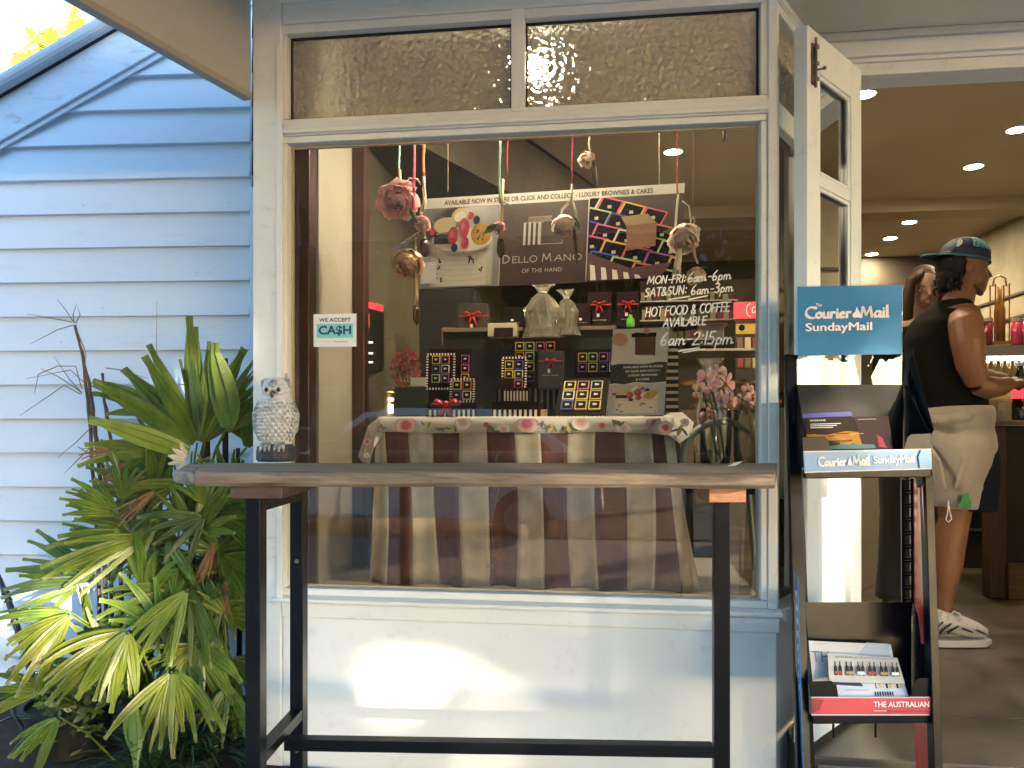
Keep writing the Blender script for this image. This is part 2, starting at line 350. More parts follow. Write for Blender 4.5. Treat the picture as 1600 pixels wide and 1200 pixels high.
struct(boxo('shop_threshold', (0.60, 2.4, 2.22, 2.317, GZ, -0.022), mat('threshold_stone', (0.42, 0.36, 0.26), 0.5, var=0.3, vscale=9)))

# ================================================================= THE SHOP FRONT
YF, YG = 2.41, 2.45
def X(px, Y=YF): return atY(px, 600, Y).x
shop = thing('shop_front', (0, 2.45, 0), 'white painted timber shopfront with big display window, hammered glass transoms and splayed entry', 'shop')
xl, xc, xg0, xg1, xr = X(399), X(443), X(457, YG), X(1184, YG), X(1214)
zT1, zT0, zW1, zW0 = 2.243, 1.962, 1.884, 0.428
mb = MB(); mb.box(xl, xc-0.001, 2.392, 2.50, GZ, 2.44); mb.build('corner_post', PAINT_C, shop, bevel=0.003)
MB().box(xc-0.014, xc+0.006, 2.384, 2.391, 0.40, 2.20).build('cover_strip', PAINT, shop, bevel=0.002)
# header in three boards, each stepping back
MB().box(xc, xr, 2.398, 2.50, 2.272, 2.44).build('header', PAINT_C, shop, bevel=0.003)
MB().box(xc+0.001, xr, 2.385, 2.397, 2.335, 2.44).build('header_board', PAINT_C, shop, bevel=0.003)
MB().box(xc-0.09, xr, 2.378, 2.3845, 2.38, 2.44).build('header_board', PAINT_C, shop, bevel=0.002)
boxo('gap_shade_strip', (X(391), xl-0.001, 2.425, 2.60, 1.98, 2.60), DARK, shop)  # black strip added to paint the dark of the gap beside the post
# transoms
xm0, xm1 = X(799), X(820)
for a, b in ((xg0, xm0), (xm1, xg1)):
    fr = MB()
    fr.box(a-0.026, b+0.026, 2.404, 2.47, zT1, 2.2715)
    fr.box(a-0.026, b+0.026, 2.404, 2.47, zT0-0.014, zT0)
    fr.box(a-0.026, a, 2.404, 2.47, zT0+0.0005, zT1-0.0005); fr.box(b, b+0.026, 2.404, 2.47, zT0+0.0005, zT1-0.0005)
    w = fr.build('transom_window', PAINT, shop, bevel=0.003)
    pt = MB()
    pt.box(a+0.0005, b-0.0005, 2.436, 2.445, zT1-0.006, zT1-0.0005); pt.box(a+0.0005, b-0.0005, 2.436, 2.445, zT0+0.0005, zT0+0.006)
    pt.box(a+0.0005, a+0.006, 2.436, 2.445, zT0+0.0065, zT1-0.0065); pt.box(b-0.006, b-0.0005, 2.436, 2.445, zT0+0.0065, zT1-0.0065)
    pt.build('putty', DARK, w); boxo('hammered_pane', (a+0.001, b-0.001, 2.448, 2.454, zT0+0.001, zT1-0.001), HAMMER, w)
boxo('mullion', (xm0+0.0265, xm1-0.0265, 2.400, 2.475, zT0-0.014, 2.271), PAINT, shop, 0.003) if xm1-xm0 > 0.06 else boxo('mullion', (xm0+0.001, xm1-0.001, 2.398, 2.4035, zT0-0.014, 2.271), PAINT, shop, 0.002)
# transom rail and its bead
boxo('transom_rail', (xc+0.001, xr-0.001, 2.397, 2.48, zW1+0.022, zT0-0.0145), PAINT_C, shop, 0.003)
boxo('rail_bead', (xc+0.001, xr-0.03, 2.386, 2.3965, zW1+0.026, zW1+0.042), PAINT, shop, 0.004)
# display window
win = MB()
win.box(xg0-0.026, xg1+0.02, 2.404, 2.475, zW1, zW1+0.0215)
win.box(xg0-0.026, xg0, 2.404, 2.475, zW0, zW1-0.0005); win.box(xg1, xg1+0.02, 2.404, 2.475, zW0, zW1-0.0005)
win.box(xg0-0.026, xg1+0.02, 2.404, 2.475, zW0-0.024, zW0-0.0005)
win = win.build('display_window', PAINT, shop, bevel=0.004)
boxo('pane', (xg0+0.001, xg1-0.001, YG, YG+0.006, zW0+0.001, zW1-0.001), GLASS, win)
mb = MB(); g = 0.007
mb.box(xg0+0.0006, xg0+g, 2.44, 2.449, zW0+g, zW1-g); mb.box(xg1-g, xg1-0.0006, 2.44, 2.449, zW0+g, zW1-g)
mb.box(xg0+0.0006, xg1-0.0006, 2.44, 2.449, zW0+0.0006, zW0+g-0.0005); mb.box(xg0+0.0006, xg1-0.0006, 2.44, 2.449, zW1-g+0.0005, zW1-0.0006)
mb.build('glazing_bead', mat('old_putty', (0.42, 0.36, 0.24), 0.6, dirt=(0.08, 0.07, 0.05), dscale=40, damt=0.9), win)
boxo('right_stile', (xg1+0.0205, xr, 2.396, 2.50, 0.405, 2.2715), PAINT, shop, 0.004)
boxo('left_stile', (xc, xg0-0.0265, 2.396, 2.48, 0.405, 2.2715), PAINT_C, shop, 0.003)
# sill, rail and the sheet below
mb = MB(); mb.prism([(xc-0.03, 2.375, 0.385), (xc-0.03, 2.375, 0.398), (xc-0.03, 2.40, 0.404), (xc-0.03, 2.49, 0.404), (xc-0.03, 2.49, 0.385)], (xr-xc+0.04, 0, 0))
mb.build('sill', PAINT_C, shop, bevel=0.003)
boxo('base_rail', (xc+0.001, xr+0.004, 2.392, 2.45, 0.335, 0.3845), PAINT, shop, 0.003)
boxo('base_sheet', (xc+0.001, xr-0.004, 2.404, 2.45, GZ, 0.3345), PANEL, shop, 0.001)
boxo('plinth', (xl-0.004, xr+0.001, 2.38, 2.3915, GZ-0.002, GZ+0.07), DARK, shop, 0.002)
# splayed return, running back to the door jamb
sdir = Vector((0.496, 0.868, 0)).normalized(); snor = Vector((sdir.y, -sdir.x, 0)); sp0 = Vector((xr+0.002, 2.43, 0)); SL = 0.365
MS = Matrix(((sdir.x, snor.x*-1, 0, sp0.x), (sdir.y, snor.y*-1, 0, sp0.y), (0, 0, 1, 0), (0, 0, 0, 1)))
def sbox(a): return MB().box(*a, M=MS)
sbox((0, 0.03, 0, 0.06, 0.40, 2.262)).build('splay_stile', PAINT_C, shop, bevel=0.003)
sbox((SL-0.05, SL, 0, 0.06, 0.40, 2.262)).build('splay_stile', PAINT, shop, bevel=0.003)
sbox((0.0305, SL-0.0505, 0.001, 0.06, 1.888, 1.96)).build('splay_rail', PAINT_C, shop, bevel=0.003)
sbox((0.0305, SL-0.0505, 0.001, 0.06, 2.235, 2.262)).build('splay_rail', PAINT_C, shop, bevel=0.003)
sbox((-0.01, SL, -0.012, 0.0, 2.2625, 2.285)).build('splay_cornice', PAINT, shop, bevel=0.004)
sbox((0.0, SL, -0.03, 0.06, 0.36, 0.40)).build('splay_sill', PAINT, shop, bevel=0.01)
sbox((0.0, SL, 0.0, 0.05, GZ, 0.3595)).build('splay_sheet', PANEL, shop, bevel=0.001)
sbox((0.03, SL-0.05, 0.03, 0.036, 1.9605, 2.2345)).build('hammered_pane', HAMMER, shop)
sbox((0.03, SL-0.05, 0.03, 0.036, 0.4005, 1.8875)).build('splay_pane', GLASS, shop)
# door head: stepped boards
jx = (sp0 + sdir*SL).x
boxo('door_jamb', (jx-0.02, jx+0.05, 2.752, 2.86, 0.0, 2.150), PAINT, shop, 0.003)
boxo('door_jamb', (2.15, 2.30, 2.70, 2.86, 0.0, 2.150), PAINT, shop, 0.003)
boxo('side_wall', (2.301, 3.6, 2.70, 2.86, 0.0, 2.6), PAINT, shop)
boxo('door_head', (jx-0.03, 2.3, 2.742, 2.86, 2.1505, 2.192), PAINT, shop, 0.004)
boxo('door_head', (jx-0.03, 2.3, 2.734, 2.85, 2.1925, 2.207), PAINT, shop, 0.004)
boxo('door_head', (jx-0.03, 2.3, 2.722, 2.85, 2.2075, 2.268), PAINT, shop, 0.004)
boxo('head_cornice', (jx-0.03, 2.3, 2.700, 2.7215, 2.256, 2.283), mat('grey_bead', (0.5, 0.51, 0.5), 0.5), shop, 0.005)
boxo('entry_soffit', (xr-0.05, 3.0, 2.43, 2.86, 2.2835, 2.30), SOFFIT, shop)
boxo('upper_wall', (X(391), 3.6, 2.51, 2.60, 2.302, 2.75), PAINT, shop)
boxo('inner_lintel', (-1.15, jx, 2.51, 2.56, 2.30, 2.302), PAINT, shop)
# folded door leaf, swung out
lf0, lf1 = atY(1240, 600, 2.36), atY(1326, 600, 2.685)
ldir = Vector((lf1.x-lf0.x, lf1.y-lf0.y, 0)); LL = ldir.length; ldir.normalize(); lnor = Vector((ldir.y, -ldir.x, 0))
ML = Matrix(((ldir.x, lnor.x, 0, lf0.x), (ldir.y, lnor.y, 0, lf0.y), (0, 0, 1, 0), (0, 0, 0, 1)))   # local y grows towards the visible face
leaf = MB(); T = 0.042; st = 0.085; zb, zt = 0.02, 2.132
leaf.box(0, st, 0, T, zb, zt, ML); leaf.box(LL-st, LL, 0, T, zb, zt, ML)
leaf.box(st+.0003, LL-st-.0003, 0, T, zt-0.115, zt, ML); leaf.box(st+.0003, LL-st-.0003, 0.001, T-.001, zb, zb+0.22, ML)
for z in (1.68, 1.26): leaf.box(st+.0003, LL-st-.0003, 0.002, T-0.002, z, z+0.035, ML)
leaf.box(st+.0003, LL-st-.0003, 0.001, T-.001, 0.74, 0.82, ML)
door = leaf.build('door_leaf', PAINT, shop, bevel=0.003)
for z0, z1 in ((1.715, zt-0.115), (1.295, 1.68), (0.82, 1.26)):
    b2 = MB()
    for (p, q, r_, t_) in ((st+.001, st+0.016, z0, z1), (LL-st-0.016, LL-st-.001, z0, z1), (st+0.017, LL-st-0.017, z0, z0+0.014), (st+0.017, LL-st-0.017, z1-0.014, z1)):
        b2.box(p, q, T-0.014, T-0.004, r_+.001, t_-.001, ML)
    b2.build('glazing_moulding', PAINT, door, bevel=0.003)
    MB().box(st, LL-st, 0.018, 0.022, z0, z1, ML).build('door_pane', GLASSC, door)
MB().box(st+0.001, LL-st-0.001, 0.012, 0.024, 0.2405, 0.7395, ML).build('door_panel', PAINT, door, bevel=0.002)
STEEL = mat('aged_steel', (0.24, 0.20, 0.16), 0.42, metal=0.8, var=0.4, vscale=30)
bt = MB(); bt.box(0.022, 0.044, T+.0005, T+0.005, 1.965, 2.085, ML)
p0 = ML @ Vector((0.033, T+0.011, 1.955)); p1 = ML @ Vector((0.033, T+0.011, 2.10)); bt.tube([p0, p1], 0.0045)
for z in (1.975, 2.02, 2.07): bt.box(0.024, 0.042, T+0.005, T+0.017, z, z+0.010, ML)
pk = ML @ Vector((0.033, T+0.011, 2.005)); bt.tube([pk, pk+lnor*0.02+ldir*0.004], [0.003, 0.003]); bt.ball(pk+lnor*0.024+ldir*0.004, 0.006, 8, 6)
bt.build('barrel_bolt', STEEL, door, smooth=False)
MB().box(LL-0.06, LL-0.02, T+.0004, T+0.002, 1.13, 1.19, ML).build('door_sticker', mat('pale_sticker', (0.75, 0.68, 0.5), 0.5), door)

# awning: soffit, side closure and lip
aw = thing('street_awning', (-1.5, 1.0, 2.4), 'grey lined street awning with boarded side closing in over the shopfront', 'awning')
boxo('awning_soffit', (-2.0, 4.6, -0.35, 2.376, 2.445, 2.46), SOFFIT, aw)
boxo('awning_roof', (-2.1, 4.6, -0.45, 2.6, 2.60, 2.64), ROOFM, aw)
boxo('awning_fascia', (-2.0, 4.6, -0.40, -0.352, 2.27, 2.599), PAINT, aw)
a0, a1 = Vector((X(394), 2.40, 0)), Vector((X(394)-0.264*2.76, -0.35, 0)); ad = (a1-a0).normalized(); an = Vector((-ad.y, ad.x, 0))
if an.x > 0: an = -an
SIDE = mat('side_lining', (0.42, 0.43, 0.43), 0.6, var=0.08, vscale=2, bump=0.08, bscale=10, dirt=(0.3, 0.28, 0.25), dscale=8, damt=0.3)
MB().prism([a0+UP*2.052, a1+UP*2.052, a1+UP*2.444, a0+UP*2.444], an*0.02).build('side_board', SIDE, aw)
MB().prism([a0+UP*2.030-an*0.008, a1+UP*2.030-an*0.008, a1+UP*2.0515-an*0.008, a0+UP*2.0515-an*0.008], an*0.036).build('side_lip', mat('lip_paint', (0.34, 0.31, 0.27), 0.5), aw, bevel=0.003)

# ================================================================= THE SHOP ROOM
INC = mat('warm_ceiling', (0.48, 0.41, 0.30), 0.7, var=0.12, vscale=1.2, bump=0.2, bscale=5)
INW = mat('olive_wall', (0.17, 0.15, 0.095), 0.8, var=0.35, vscale=1.4)
room = thing('shop_room', (1, 6, 0), 'dim brown interior of the shop behind the glass with a flat ceiling', 'room')
CZ = 2.60
boxo('ceiling', (-1.15, 3.4, 2.605, 9.2, CZ, CZ+0.05), INC, room)
boxo('back_wall', (-1.15, 3.4, 8.9, 9.0, 0.001, CZ-.001), INW, room)
boxo('east_wall', (3.2, 3.3, 2.865, 8.899, 0.001, CZ-.001), mat('cream_side_wall', (0.50, 0.42, 0.27), 0.7, var=0.2), room)
boxo('west_wall', (-1.16, -1.11, 3.0, 8.899, 0.001, CZ-.001), INW, room)
boxo('ceiling_beam', (-1.109, 3.19, 5.9, 6.15, CZ-0.09, CZ-0.001), mat('beam_paint', (0.40, 0.32, 0.2), 0.7), room)
boxo('rear_bulkhead', (-1.109, 3.19, 7.9, 8.88, 2.28, CZ-0.001), mat('dark_bulkhead', (0.07, 0.055, 0.035), 0.8), room)
b0 = at(672, 235, 3.6); bd = Vector((math.sin(R(22)), math.cos(R(22)), 0))
bp0 = Vector((b0.x, b0.y, b0.z)); q0 = bp0-bd*0.9; q1 = bp0+bd*3.4
if q0.y < 2.62: q0 = bp0-bd*((bp0.y-2.62)/bd.y)
MB().prism([q0, q1, Vector((-1.109, q1.y, b0.z)), Vector((-1.109, q0.y, b0.z))], (0, 0, CZ-b0.z-0.001)).build('left_bulkhead', mat('olive_bulkhead', (0.17, 0.145, 0.10), 0.8, var=0.25), room)
for z in (1.62, 1.98, 1.80): boxo('wall_trim', (3.18, 3.199, 3.0, 8.8, z, z+0.018), mat('trim_brown', (0.10, 0.07, 0.04), 0.6), room)  # wall trim in one even dark brown
# window bay: maroon posts and the cream return at the left
px0, px1 = X(458, 2.5), X(487, 2.5)
boxo('bay_post', (px0-0.02, px1, 2.48, 2.545, 0.40, 2.30), MAROON, room, 0.004)
c0 = Vector((px1+0.001, 2.56, 0)); c1 = Vector((X(551, 2.95), 2.95, 0))
MB().prism([c0+UP*0.3, c1+UP*0.3, c1+Vector((-0.06, 0.02, 0.3)), c0+Vector((-0.05, 0.02, 0.3))], (0, 0, 2.298)).build('bay_return', CREAM, room)
boxo('bay_post', (c1.x+0.001, X(573, 2.97), 2.94, 3.0, 0.0, CZ-.002), MAROON, room, 0.004)
boxo('bay_floor', (-1.10, xr-0.02, 2.48, 3.35, 0.33, 0.402), mat('bay_sill', (0.36, 0.33, 0.27), 0.5, var=0.2), room)
boxo('bay_back', (-1.12, xr-0.05, 3.351, 3.37, 0.001, 0.40), INW, room)
# downlights
DL = [(1350,147), (1590,202), (1521,260), (1421,347), (1391,372), (1362,397), (1343,411), (1052,237)]
LAMP = mat('lamp_face', (1, 1, 1), 0.5, emit=(1, 0.86, 0.62), estr=60)
RIM = mat('lamp_rim', (0.7, 0.6, 0.42), 0.4)
names = ['nearest downlight, by the top of the open door leaf', 'downlight cut by the right edge, above the man', 'downlight high above the back of the man\'s cap', 'first and largest of the four small downlights in the far row', 'second of the four small downlights in the far row', 'third of the four small downlights in the far row', 'last and smallest of the four far downlights', 'downlight seen through the display window above the opening hours']
for i, (px, py) in enumerate(DL):
    p = atZ(px, py, CZ-0.002)
    t = thing('downlight', (p.x, p.y, CZ), names[i], 'downlight', 'recessed downlights in the shop ceiling')
    mb = MB(); n = 20; r0, r1 = 0.052, 0.062
    mb.lathe([(r1, -0.001), (r1, -0.006), (r0, -0.007), (r0, -0.001)], p+UP*0.002, n); mb.build('rim', RIM, t, smooth=True)
    MB().lathe([(r0-0.001, -0.0005), (r0-0.001, -0.004)], p+UP*0.001, n).build('lamp_disc', LAMP, t)
    ld = bpy.data.lights.new('downlight_lamp', 'SPOT'); ld.energy = LAMP_W; ld.spot_size = R(150); ld.spot_blend = 0.8; ld.shadow_soft_size = 0.045; ld.color = (1, 0.78, 0.50)
    lo = bpy.data.objects.new('downlight_lamp', ld); COL.objects.link(lo); lo.parent = t; lo.location = (0, 0, -0.03)

sp = at(842, 104, 2.84); t = thing('display_spotlight', sp, 'lit display spotlight glowing through the left of the right hammered transom', 'spotlight')
MB().lathe([(0.020, .055), (0.045, .050), (0.05, 0.0), (0.046, -0.004), (0.044, .003)], sp, 18).build('lamp_can', RIM, t, smooth=True)
MB().lathe([(0.043, -0.001), (0.043, 0.002)], sp, 18).build('lamp_disc', LAMP, t); MB().ball(sp-FW*.01, .05, 16, 10).build('bulb', LAMP, t, smooth=True)
MB().tube([sp+UP*.05, Vector((sp.x, sp.y, CZ-.001))], .006, 8).build('drop_rod', RIM, t)
ld = bpy.data.lights.new('display_lamp', 'SPOT'); ld.energy = DISP_W; ld.spot_size = R(165); ld.spot_blend = 0.6; ld.shadow_soft_size = 0.05; ld.color = (1, 0.80, 0.56)
lo = bpy.data.objects.new('display_lamp', ld); COL.objects.link(lo); lo.parent = t; lo.location = (0, -0.06, -0.04)

# ================================================================= THE WEATHERBOARD HOUSE NEXT DOOR
nb = thing('weatherboard_house', at(150, 1080, 3.2), 'pale blue weatherboard gable wall with flaking barge board, left of the shop', 'house')
wd = (RT + FW*(-0.06)).normalized(); wn = Vector((wd.y, -wd.x, 0))      # along the wall, out of the wall
w0 = C0 + FW*3.16; w0 = Vector((w0.x, w0.y, 0))
def onwall(px, py):
    d = ray(px, py); k = (w0-C0).dot(wn)/d.dot(wn); return C0 + d*k
def wu(p): return (Vector((p.x, p.y, 0))-w0).dot(wd)
def wp(u, z, out=0.0): return w0 + wd*u + UP*z + wn*out
zs = [onwall(200, y).z for y in (1079, 1027, 975, 941, 888, 832, 779, 722, 669, 617, 562, 507, 457, 402, 348, 292, 237, 184, 123, 70, 16, -40)]
u1 = wu(onwall(394, 600)); uL = wu(onwall(-260, 600))
zs = [onwall(200, 1079).z + (onwall(200, 123).z-onwall(200, 1079).z)*i/18 for i in range(22)]
gA, gB = onwall(0, 236), onwall(258, 88)                               # lower edge of the barge board
gs = (gB.z-gA.z)/(wu(gB)-wu(gA))
def gable(u): return gA.z + gs*(u-wu(gA))
apex = wu(onwall(600, 300))
for i in range(len(zs)-1):
    z0, z1 = zs[i], zs[i+1]+0.012
    a = max(uL, wu(gA)+(z0-gA.z)/gs) if z0 > gable(uL) else uL
    a1_ = max(uL, wu(gA)+(z1-gA.z)/gs) if z1 > gable(uL) else uL
    a -= 0.03; a1_ -= 0.03
    if a > u1-0.02: break
    a1_ = min(a1_, u1-0.01)
    jz = random.uniform(-0.001, 0.001); tilt = 0.0
    mb = MB(); pf = [wp(a, z0+jz, 0.030), wp(u1, z0+jz, 0.030), wp(u1, z1, 0.004), wp(a1_, z1, 0.004)]
    pb = [wp(a, z0+jz, 0.006), wp(u1, z0+jz, 0.006), wp(u1, z1, -0.006), wp(a1_, z1, -0.006)]
    lipf = [wp(a, z0+jz-0.006, 0.029), wp(u1, z0+jz-0.006, 0.029)]
    mb.add(pf+pb, [(0,1,2,3), (7,6,5,4), (0,4,5,1), (1,5,6,2), (2,6,7,3), (3,7,4,0)])
    mb.build('weatherboard', BOARDP, nb, bevel=0.0015)
MB().prism([wp(uL, -0.5, -0.02), wp(u1, -0.5, -0.02), wp(u1, gable(u1), -0.02), wp(uL, gable(uL), -0.02)], wn*-0.08).build('wall_core', DARK, nb)
MB().prism([wp(uL, -0.5, 0.0), wp(u1, -0.5, 0.0), wp(u1, zs[0]-0.004, 0.0), wp(uL, zs[0]-0.004, 0.0)], wn*0.012).build('base_board', mat('dark_base', (0.03, 0.055, 0.055), 0.6, var=0.3), nb)
MB().prism([wp(u1+0.002, -0.4, 0.03), wp(u1+0.05, -0.4, 0.03), wp(u1+0.05, 1.95, 0.03), wp(u1+0.002, 1.95, 0.03)], wn*-0.05).build('corner_stop', BOARDP, nb, bevel=0.003)
rg = random.Random(2)
for k in range(16):
    i = rg.randrange(1, 15); u = uL + (u1-uL)*rg.uniform(.45, .98); z = zs[i]+.035
    if z > gable(u)-.03: continue
    c = wp(u, z, .0265); MB().tube([c, c+wn*.0022], .0032, 8).build('nail_head', ROOFM, nb)
def gp(u, off, out): 
    k = 1/math.sqrt(1+gs*gs); return wp(u, gable(u), out) + (wd*(-gs*k) + UP*k)*off
bw = 0.160
MB().prism([gp(uL-.3, 0, 0.034), gp(u1+.5, 0, 0.034), gp(u1+.5, bw, 0.034), gp(uL-.3, bw, 0.034)], wn*0.022).build('barge_board', BARGEP, nb, bevel=0.002)
MB().prism([gp(uL-.3, -0.022, 0.034), gp(u1+.5, -0.022, 0.034), gp(u1+.5, -0.001, 0.034), gp(uL-.3, -0.001, 0.034)], wn*0.008).build('barge_bead', BARGEP, nb, bevel=0.002)
mb = MB(); mb.tube([gp(uL-.3, bw+0.028, 0.085), gp(u1+.5, bw+0.026, 0.085)], 0.032, 14)
mb.prism([gp(uL-.3, bw+0.002, -0.4), gp(u1+.5, bw+0.002, -0.4), gp(u1+.5, bw+0.03, -0.4), gp(uL-.3, bw+0.03, -0.4)], wn*0.47)
mb.build('roof_edge', ROOFM, nb, smooth=False)
MB().prism([gp(uL-.3, bw-0.004, 0.057), gp(u1+.5, bw-0.004, 0.057), gp(u1+.5, bw+0.001, 0.057), gp(uL-.3, bw+0.001, 0.057)], wn*0.02).build('roof_lip', DARK, nb)
# ================================================================= ACROSS THE STREET: what the panes mirror and what shades the shop
def fproj(p): t = (2.41-p.y)/SUN.y; q = p + SUN*t; return q.x, q.z      # follow the sun ray to the shopfront plane
HOLES = []  # gaps left in the added crowns where sun patches should fall
def hole_px(px, py, s, rx, rz, keep=1.0):
    x, z = fproj(at(px, py, s)); HOLES.append((x, z, rx, rz, keep))
hole_px(645, 1068, 2.5, 0.17, 0.085, 1); hole_px(745, 1092, 2.5, 0.14, 0.05, 1); hole_px(670, 1040, 2.5, 0.28, 0.15, .5); hole_px(610, 1010, 2.5, 0.24, 0.15, 0.26); hole_px(820, 1040, 2.5, 0.18, 0.14, 0.18)
hole_px(1068, 1122, 2.4, 0.075, 0.09, .8); hole_px(1062, 980, 2.4, 0.05, 0.09, .7); hole_px(957, 1060, 2.4, 0.03, 0.2, .7)
for q in ((20,800,.10,.06,.6), (70,840,.07,.05,.6), (15,880,.12,.05,.8), (60,905,.09,.035,.8), (110,930,.07,.04,.7), (30,940,.09,.03,.9), (80,965,.08,.035,.9), (15,985,.07,.04,.9), (50,1010,.06,.03,.8), (10,1040,.06,.03,.7), (110,790,.07,.03,.5)): hole_px(q[0], q[1], 3.25, q[2]*1.5, q[3]*1.6, min(1, q[4]+.1))
hole_px(200, 880, 2.7, 0.26, 0.12, 0.6); hole_px(160, 1000, 2.6, 0.32, 0.16, .6); hole_px(290, 1060, 2.6, 0.22, 0.15, .6); hole_px(250, 690, 2.7, 0.12, 0.07, 0.7); hole_px(330, 590, 2.8, 0.16, 0.12, .5)
hole_px(980, 735, 1.95, 0.30, 0.05, 1.0)
hole_px(1316, 430, 2.53, 0.045, 0.15); hole_px(1316, 560, 2.53, 0.045, 0.2); hole_px(1296, 860, 2.45, 0.10, 0.20); hole_px(1312, 720, 2.5, 0.06, 0.2)
hole_px(1427, 600, 2.12, 0.035, 0.10); hole_px(1430, 850, 2.1, 0.04, 0.22, .9); hole_px(1300, 690, 2.02, 0.09, 0.05, .9)
hole_px(840, 690, 2.75, 0.14, 0.08); hole_px(1040, 670, 2.75, 0.10, 0.08); hole_px(985, 880, 2.7, 0.05, 0.13); hole_px(1515, 497, 3.4, 0.12, 0.06)
hole_px(438, 700, 2.2, 0.05, 0.05, .8); hole_px(1209, 600, 2.4, 0.04, 0.1, .8)
def in_hole(p):
    x, z = fproj(p)
    for hx, hz, rx, rz, kp in HOLES:
        if ((x-hx)/rx)**2 + ((z-hz)/rz)**2 < 1.0: return kp
    return 0
BARK = mat('street_bark', (0.10, 0.07, 0.05), 0.9, var=0.4, vscale=8, bump=0.8)
SLEAF = mat('street_leaf', (0.030, 0.050, 0.014), 0.6, var=0.5, vscale=0.8, trans=0.1, spec=.2)
dist = 17.4; kx, kz = -SUN.x/SUN.y, -SUN.z/SUN.y
rng = random.Random(3)  # trees added out of view to shape the sun and darken the reflections
crown_c = [(6.8, 'added tree nearest the brown house, its crown gapped to shape the sun patches'), (11.2, 'second added tree from the brown house, crown gapped for the sun patches'), (15.6, 'third added tree, opposite the doorway, crown gapped for the sun patches'), (20.0, 'last added tree, farthest along the kerb, crown gapped for the sun patches'),
    (2.6, 'added tree before the right end of the brown house, darkening the reflections'), (-1.8, 'added tree before the middle windows of the brown house, darkening the reflections'), (-6.2, 'added tree before the left windows of the brown house, darkening the reflections'), (-10.6, 'added tree at the far left end of the brown house, darkening the reflections')]
blds = []
for ci, (cx_, lab) in enumerate(crown_c):
    t = thing('added_street_tree', (cx_, -14.6, -0.3), lab, 'tree', 'added trees across the road')
    mb = MB(); mb.tube([(cx_, -14.6, -0.4), (cx_+.1, -14.5, 1.3), (cx_-.1, -14.7, 2.6), (cx_+.2, -14.6, 5.0)], [0.22, 0.18, 0.15, 0.06], 9)
    for k in range(5):
        a = rng.uniform(0, 6.28); mb.tube([(cx_, -14.6, 2.2+k*.35), (cx_+1.0*math.cos(a), -14.6+.7*math.sin(a), 3.3+k*.4), (cx_+1.8*math.cos(a), -14.6+1.1*math.sin(a), 4.2+k*.5)], [0.09, 0.06, 0.02], 6)
    mb.build('trunk', BARK, t, smooth=True)
    mb = MB(); n = 0
    for k in range(9000 if ci < 4 else 6500):
        x = cx_+rng.uniform(-2.35, 2.35); z = rng.uniform(2.0, 7.6); y = -14.6+rng.uniform(-1.5, 1.5)
        e = ((x-cx_)/2.5)**4 + ((z-4.6)/3.1)**2 + ((y+14.6)/1.7)**2*.5
        if e > 1.15+0.25*noise.noise(Vector((x, y, z))): continue
        p = Vector((x, y, z)); kp = in_hole(p)
        if fproj(p)[1] < -0.85+0.06*noise.noise(p): continue
        if kp and rng.random() < kp: continue
        r = rng.uniform(0.09, 0.17); a = Vector((rng.gauss(0, 1), rng.gauss(0, 1), rng.gauss(0, 1))).normalized(); b = a.orthogonal().normalized()
        mb.add([p-a*r, p+b*r*.55, p+a*r, p-b*r*.55], [(0,1,2,3)])
    mb.build('crown', SLEAF, t)
# unseen house behind the trees, made tall and dark to dim the reflections
h2 = thing('backdrop_house', (-6, -19, -0.3), 'unseen brown house across the street, made tall and dark to dim the reflections', 'house')
boxo('wall', (-16, 5.5, -24, -18, -0.4, 5.6), mat('house_wall', (0.11, 0.10, 0.08), 0.8, var=0.2), h2)
MB().prism([(-16.5, -17.4, 5.6), (-16.5, -24.6, 5.6), (-16.5, -21, 7.6)], (22.4, 0, 0)).build('roof', ROOFM, h2)
for x in (-14, -10.5, -7, -3.5, 0):
    w = boxo('window', (x, x+1.4, -17.99, -17.95, 0.9, 2.2), DARK, h2); boxo('sill', (x-.1, x+1.5, -17.95, -17.85, 0.8, 0.89), PAINT, w)
CARW = mat('car_white', (0.75, 0.76, 0.78), 0.25, coat=1.0); CARS = mat('car_silver', (0.35, 0.36, 0.38), 0.3, metal=0.6, coat=0.8)
RUB = mat('rubber', (0.02, 0.02, 0.02), 0.8); CGL = mat('car_window', (0.02, 0.025, 0.03), 0.08, spec=0.8); CHR = mat('alloy', (0.5, 0.5, 0.5), 0.3, metal=0.9)
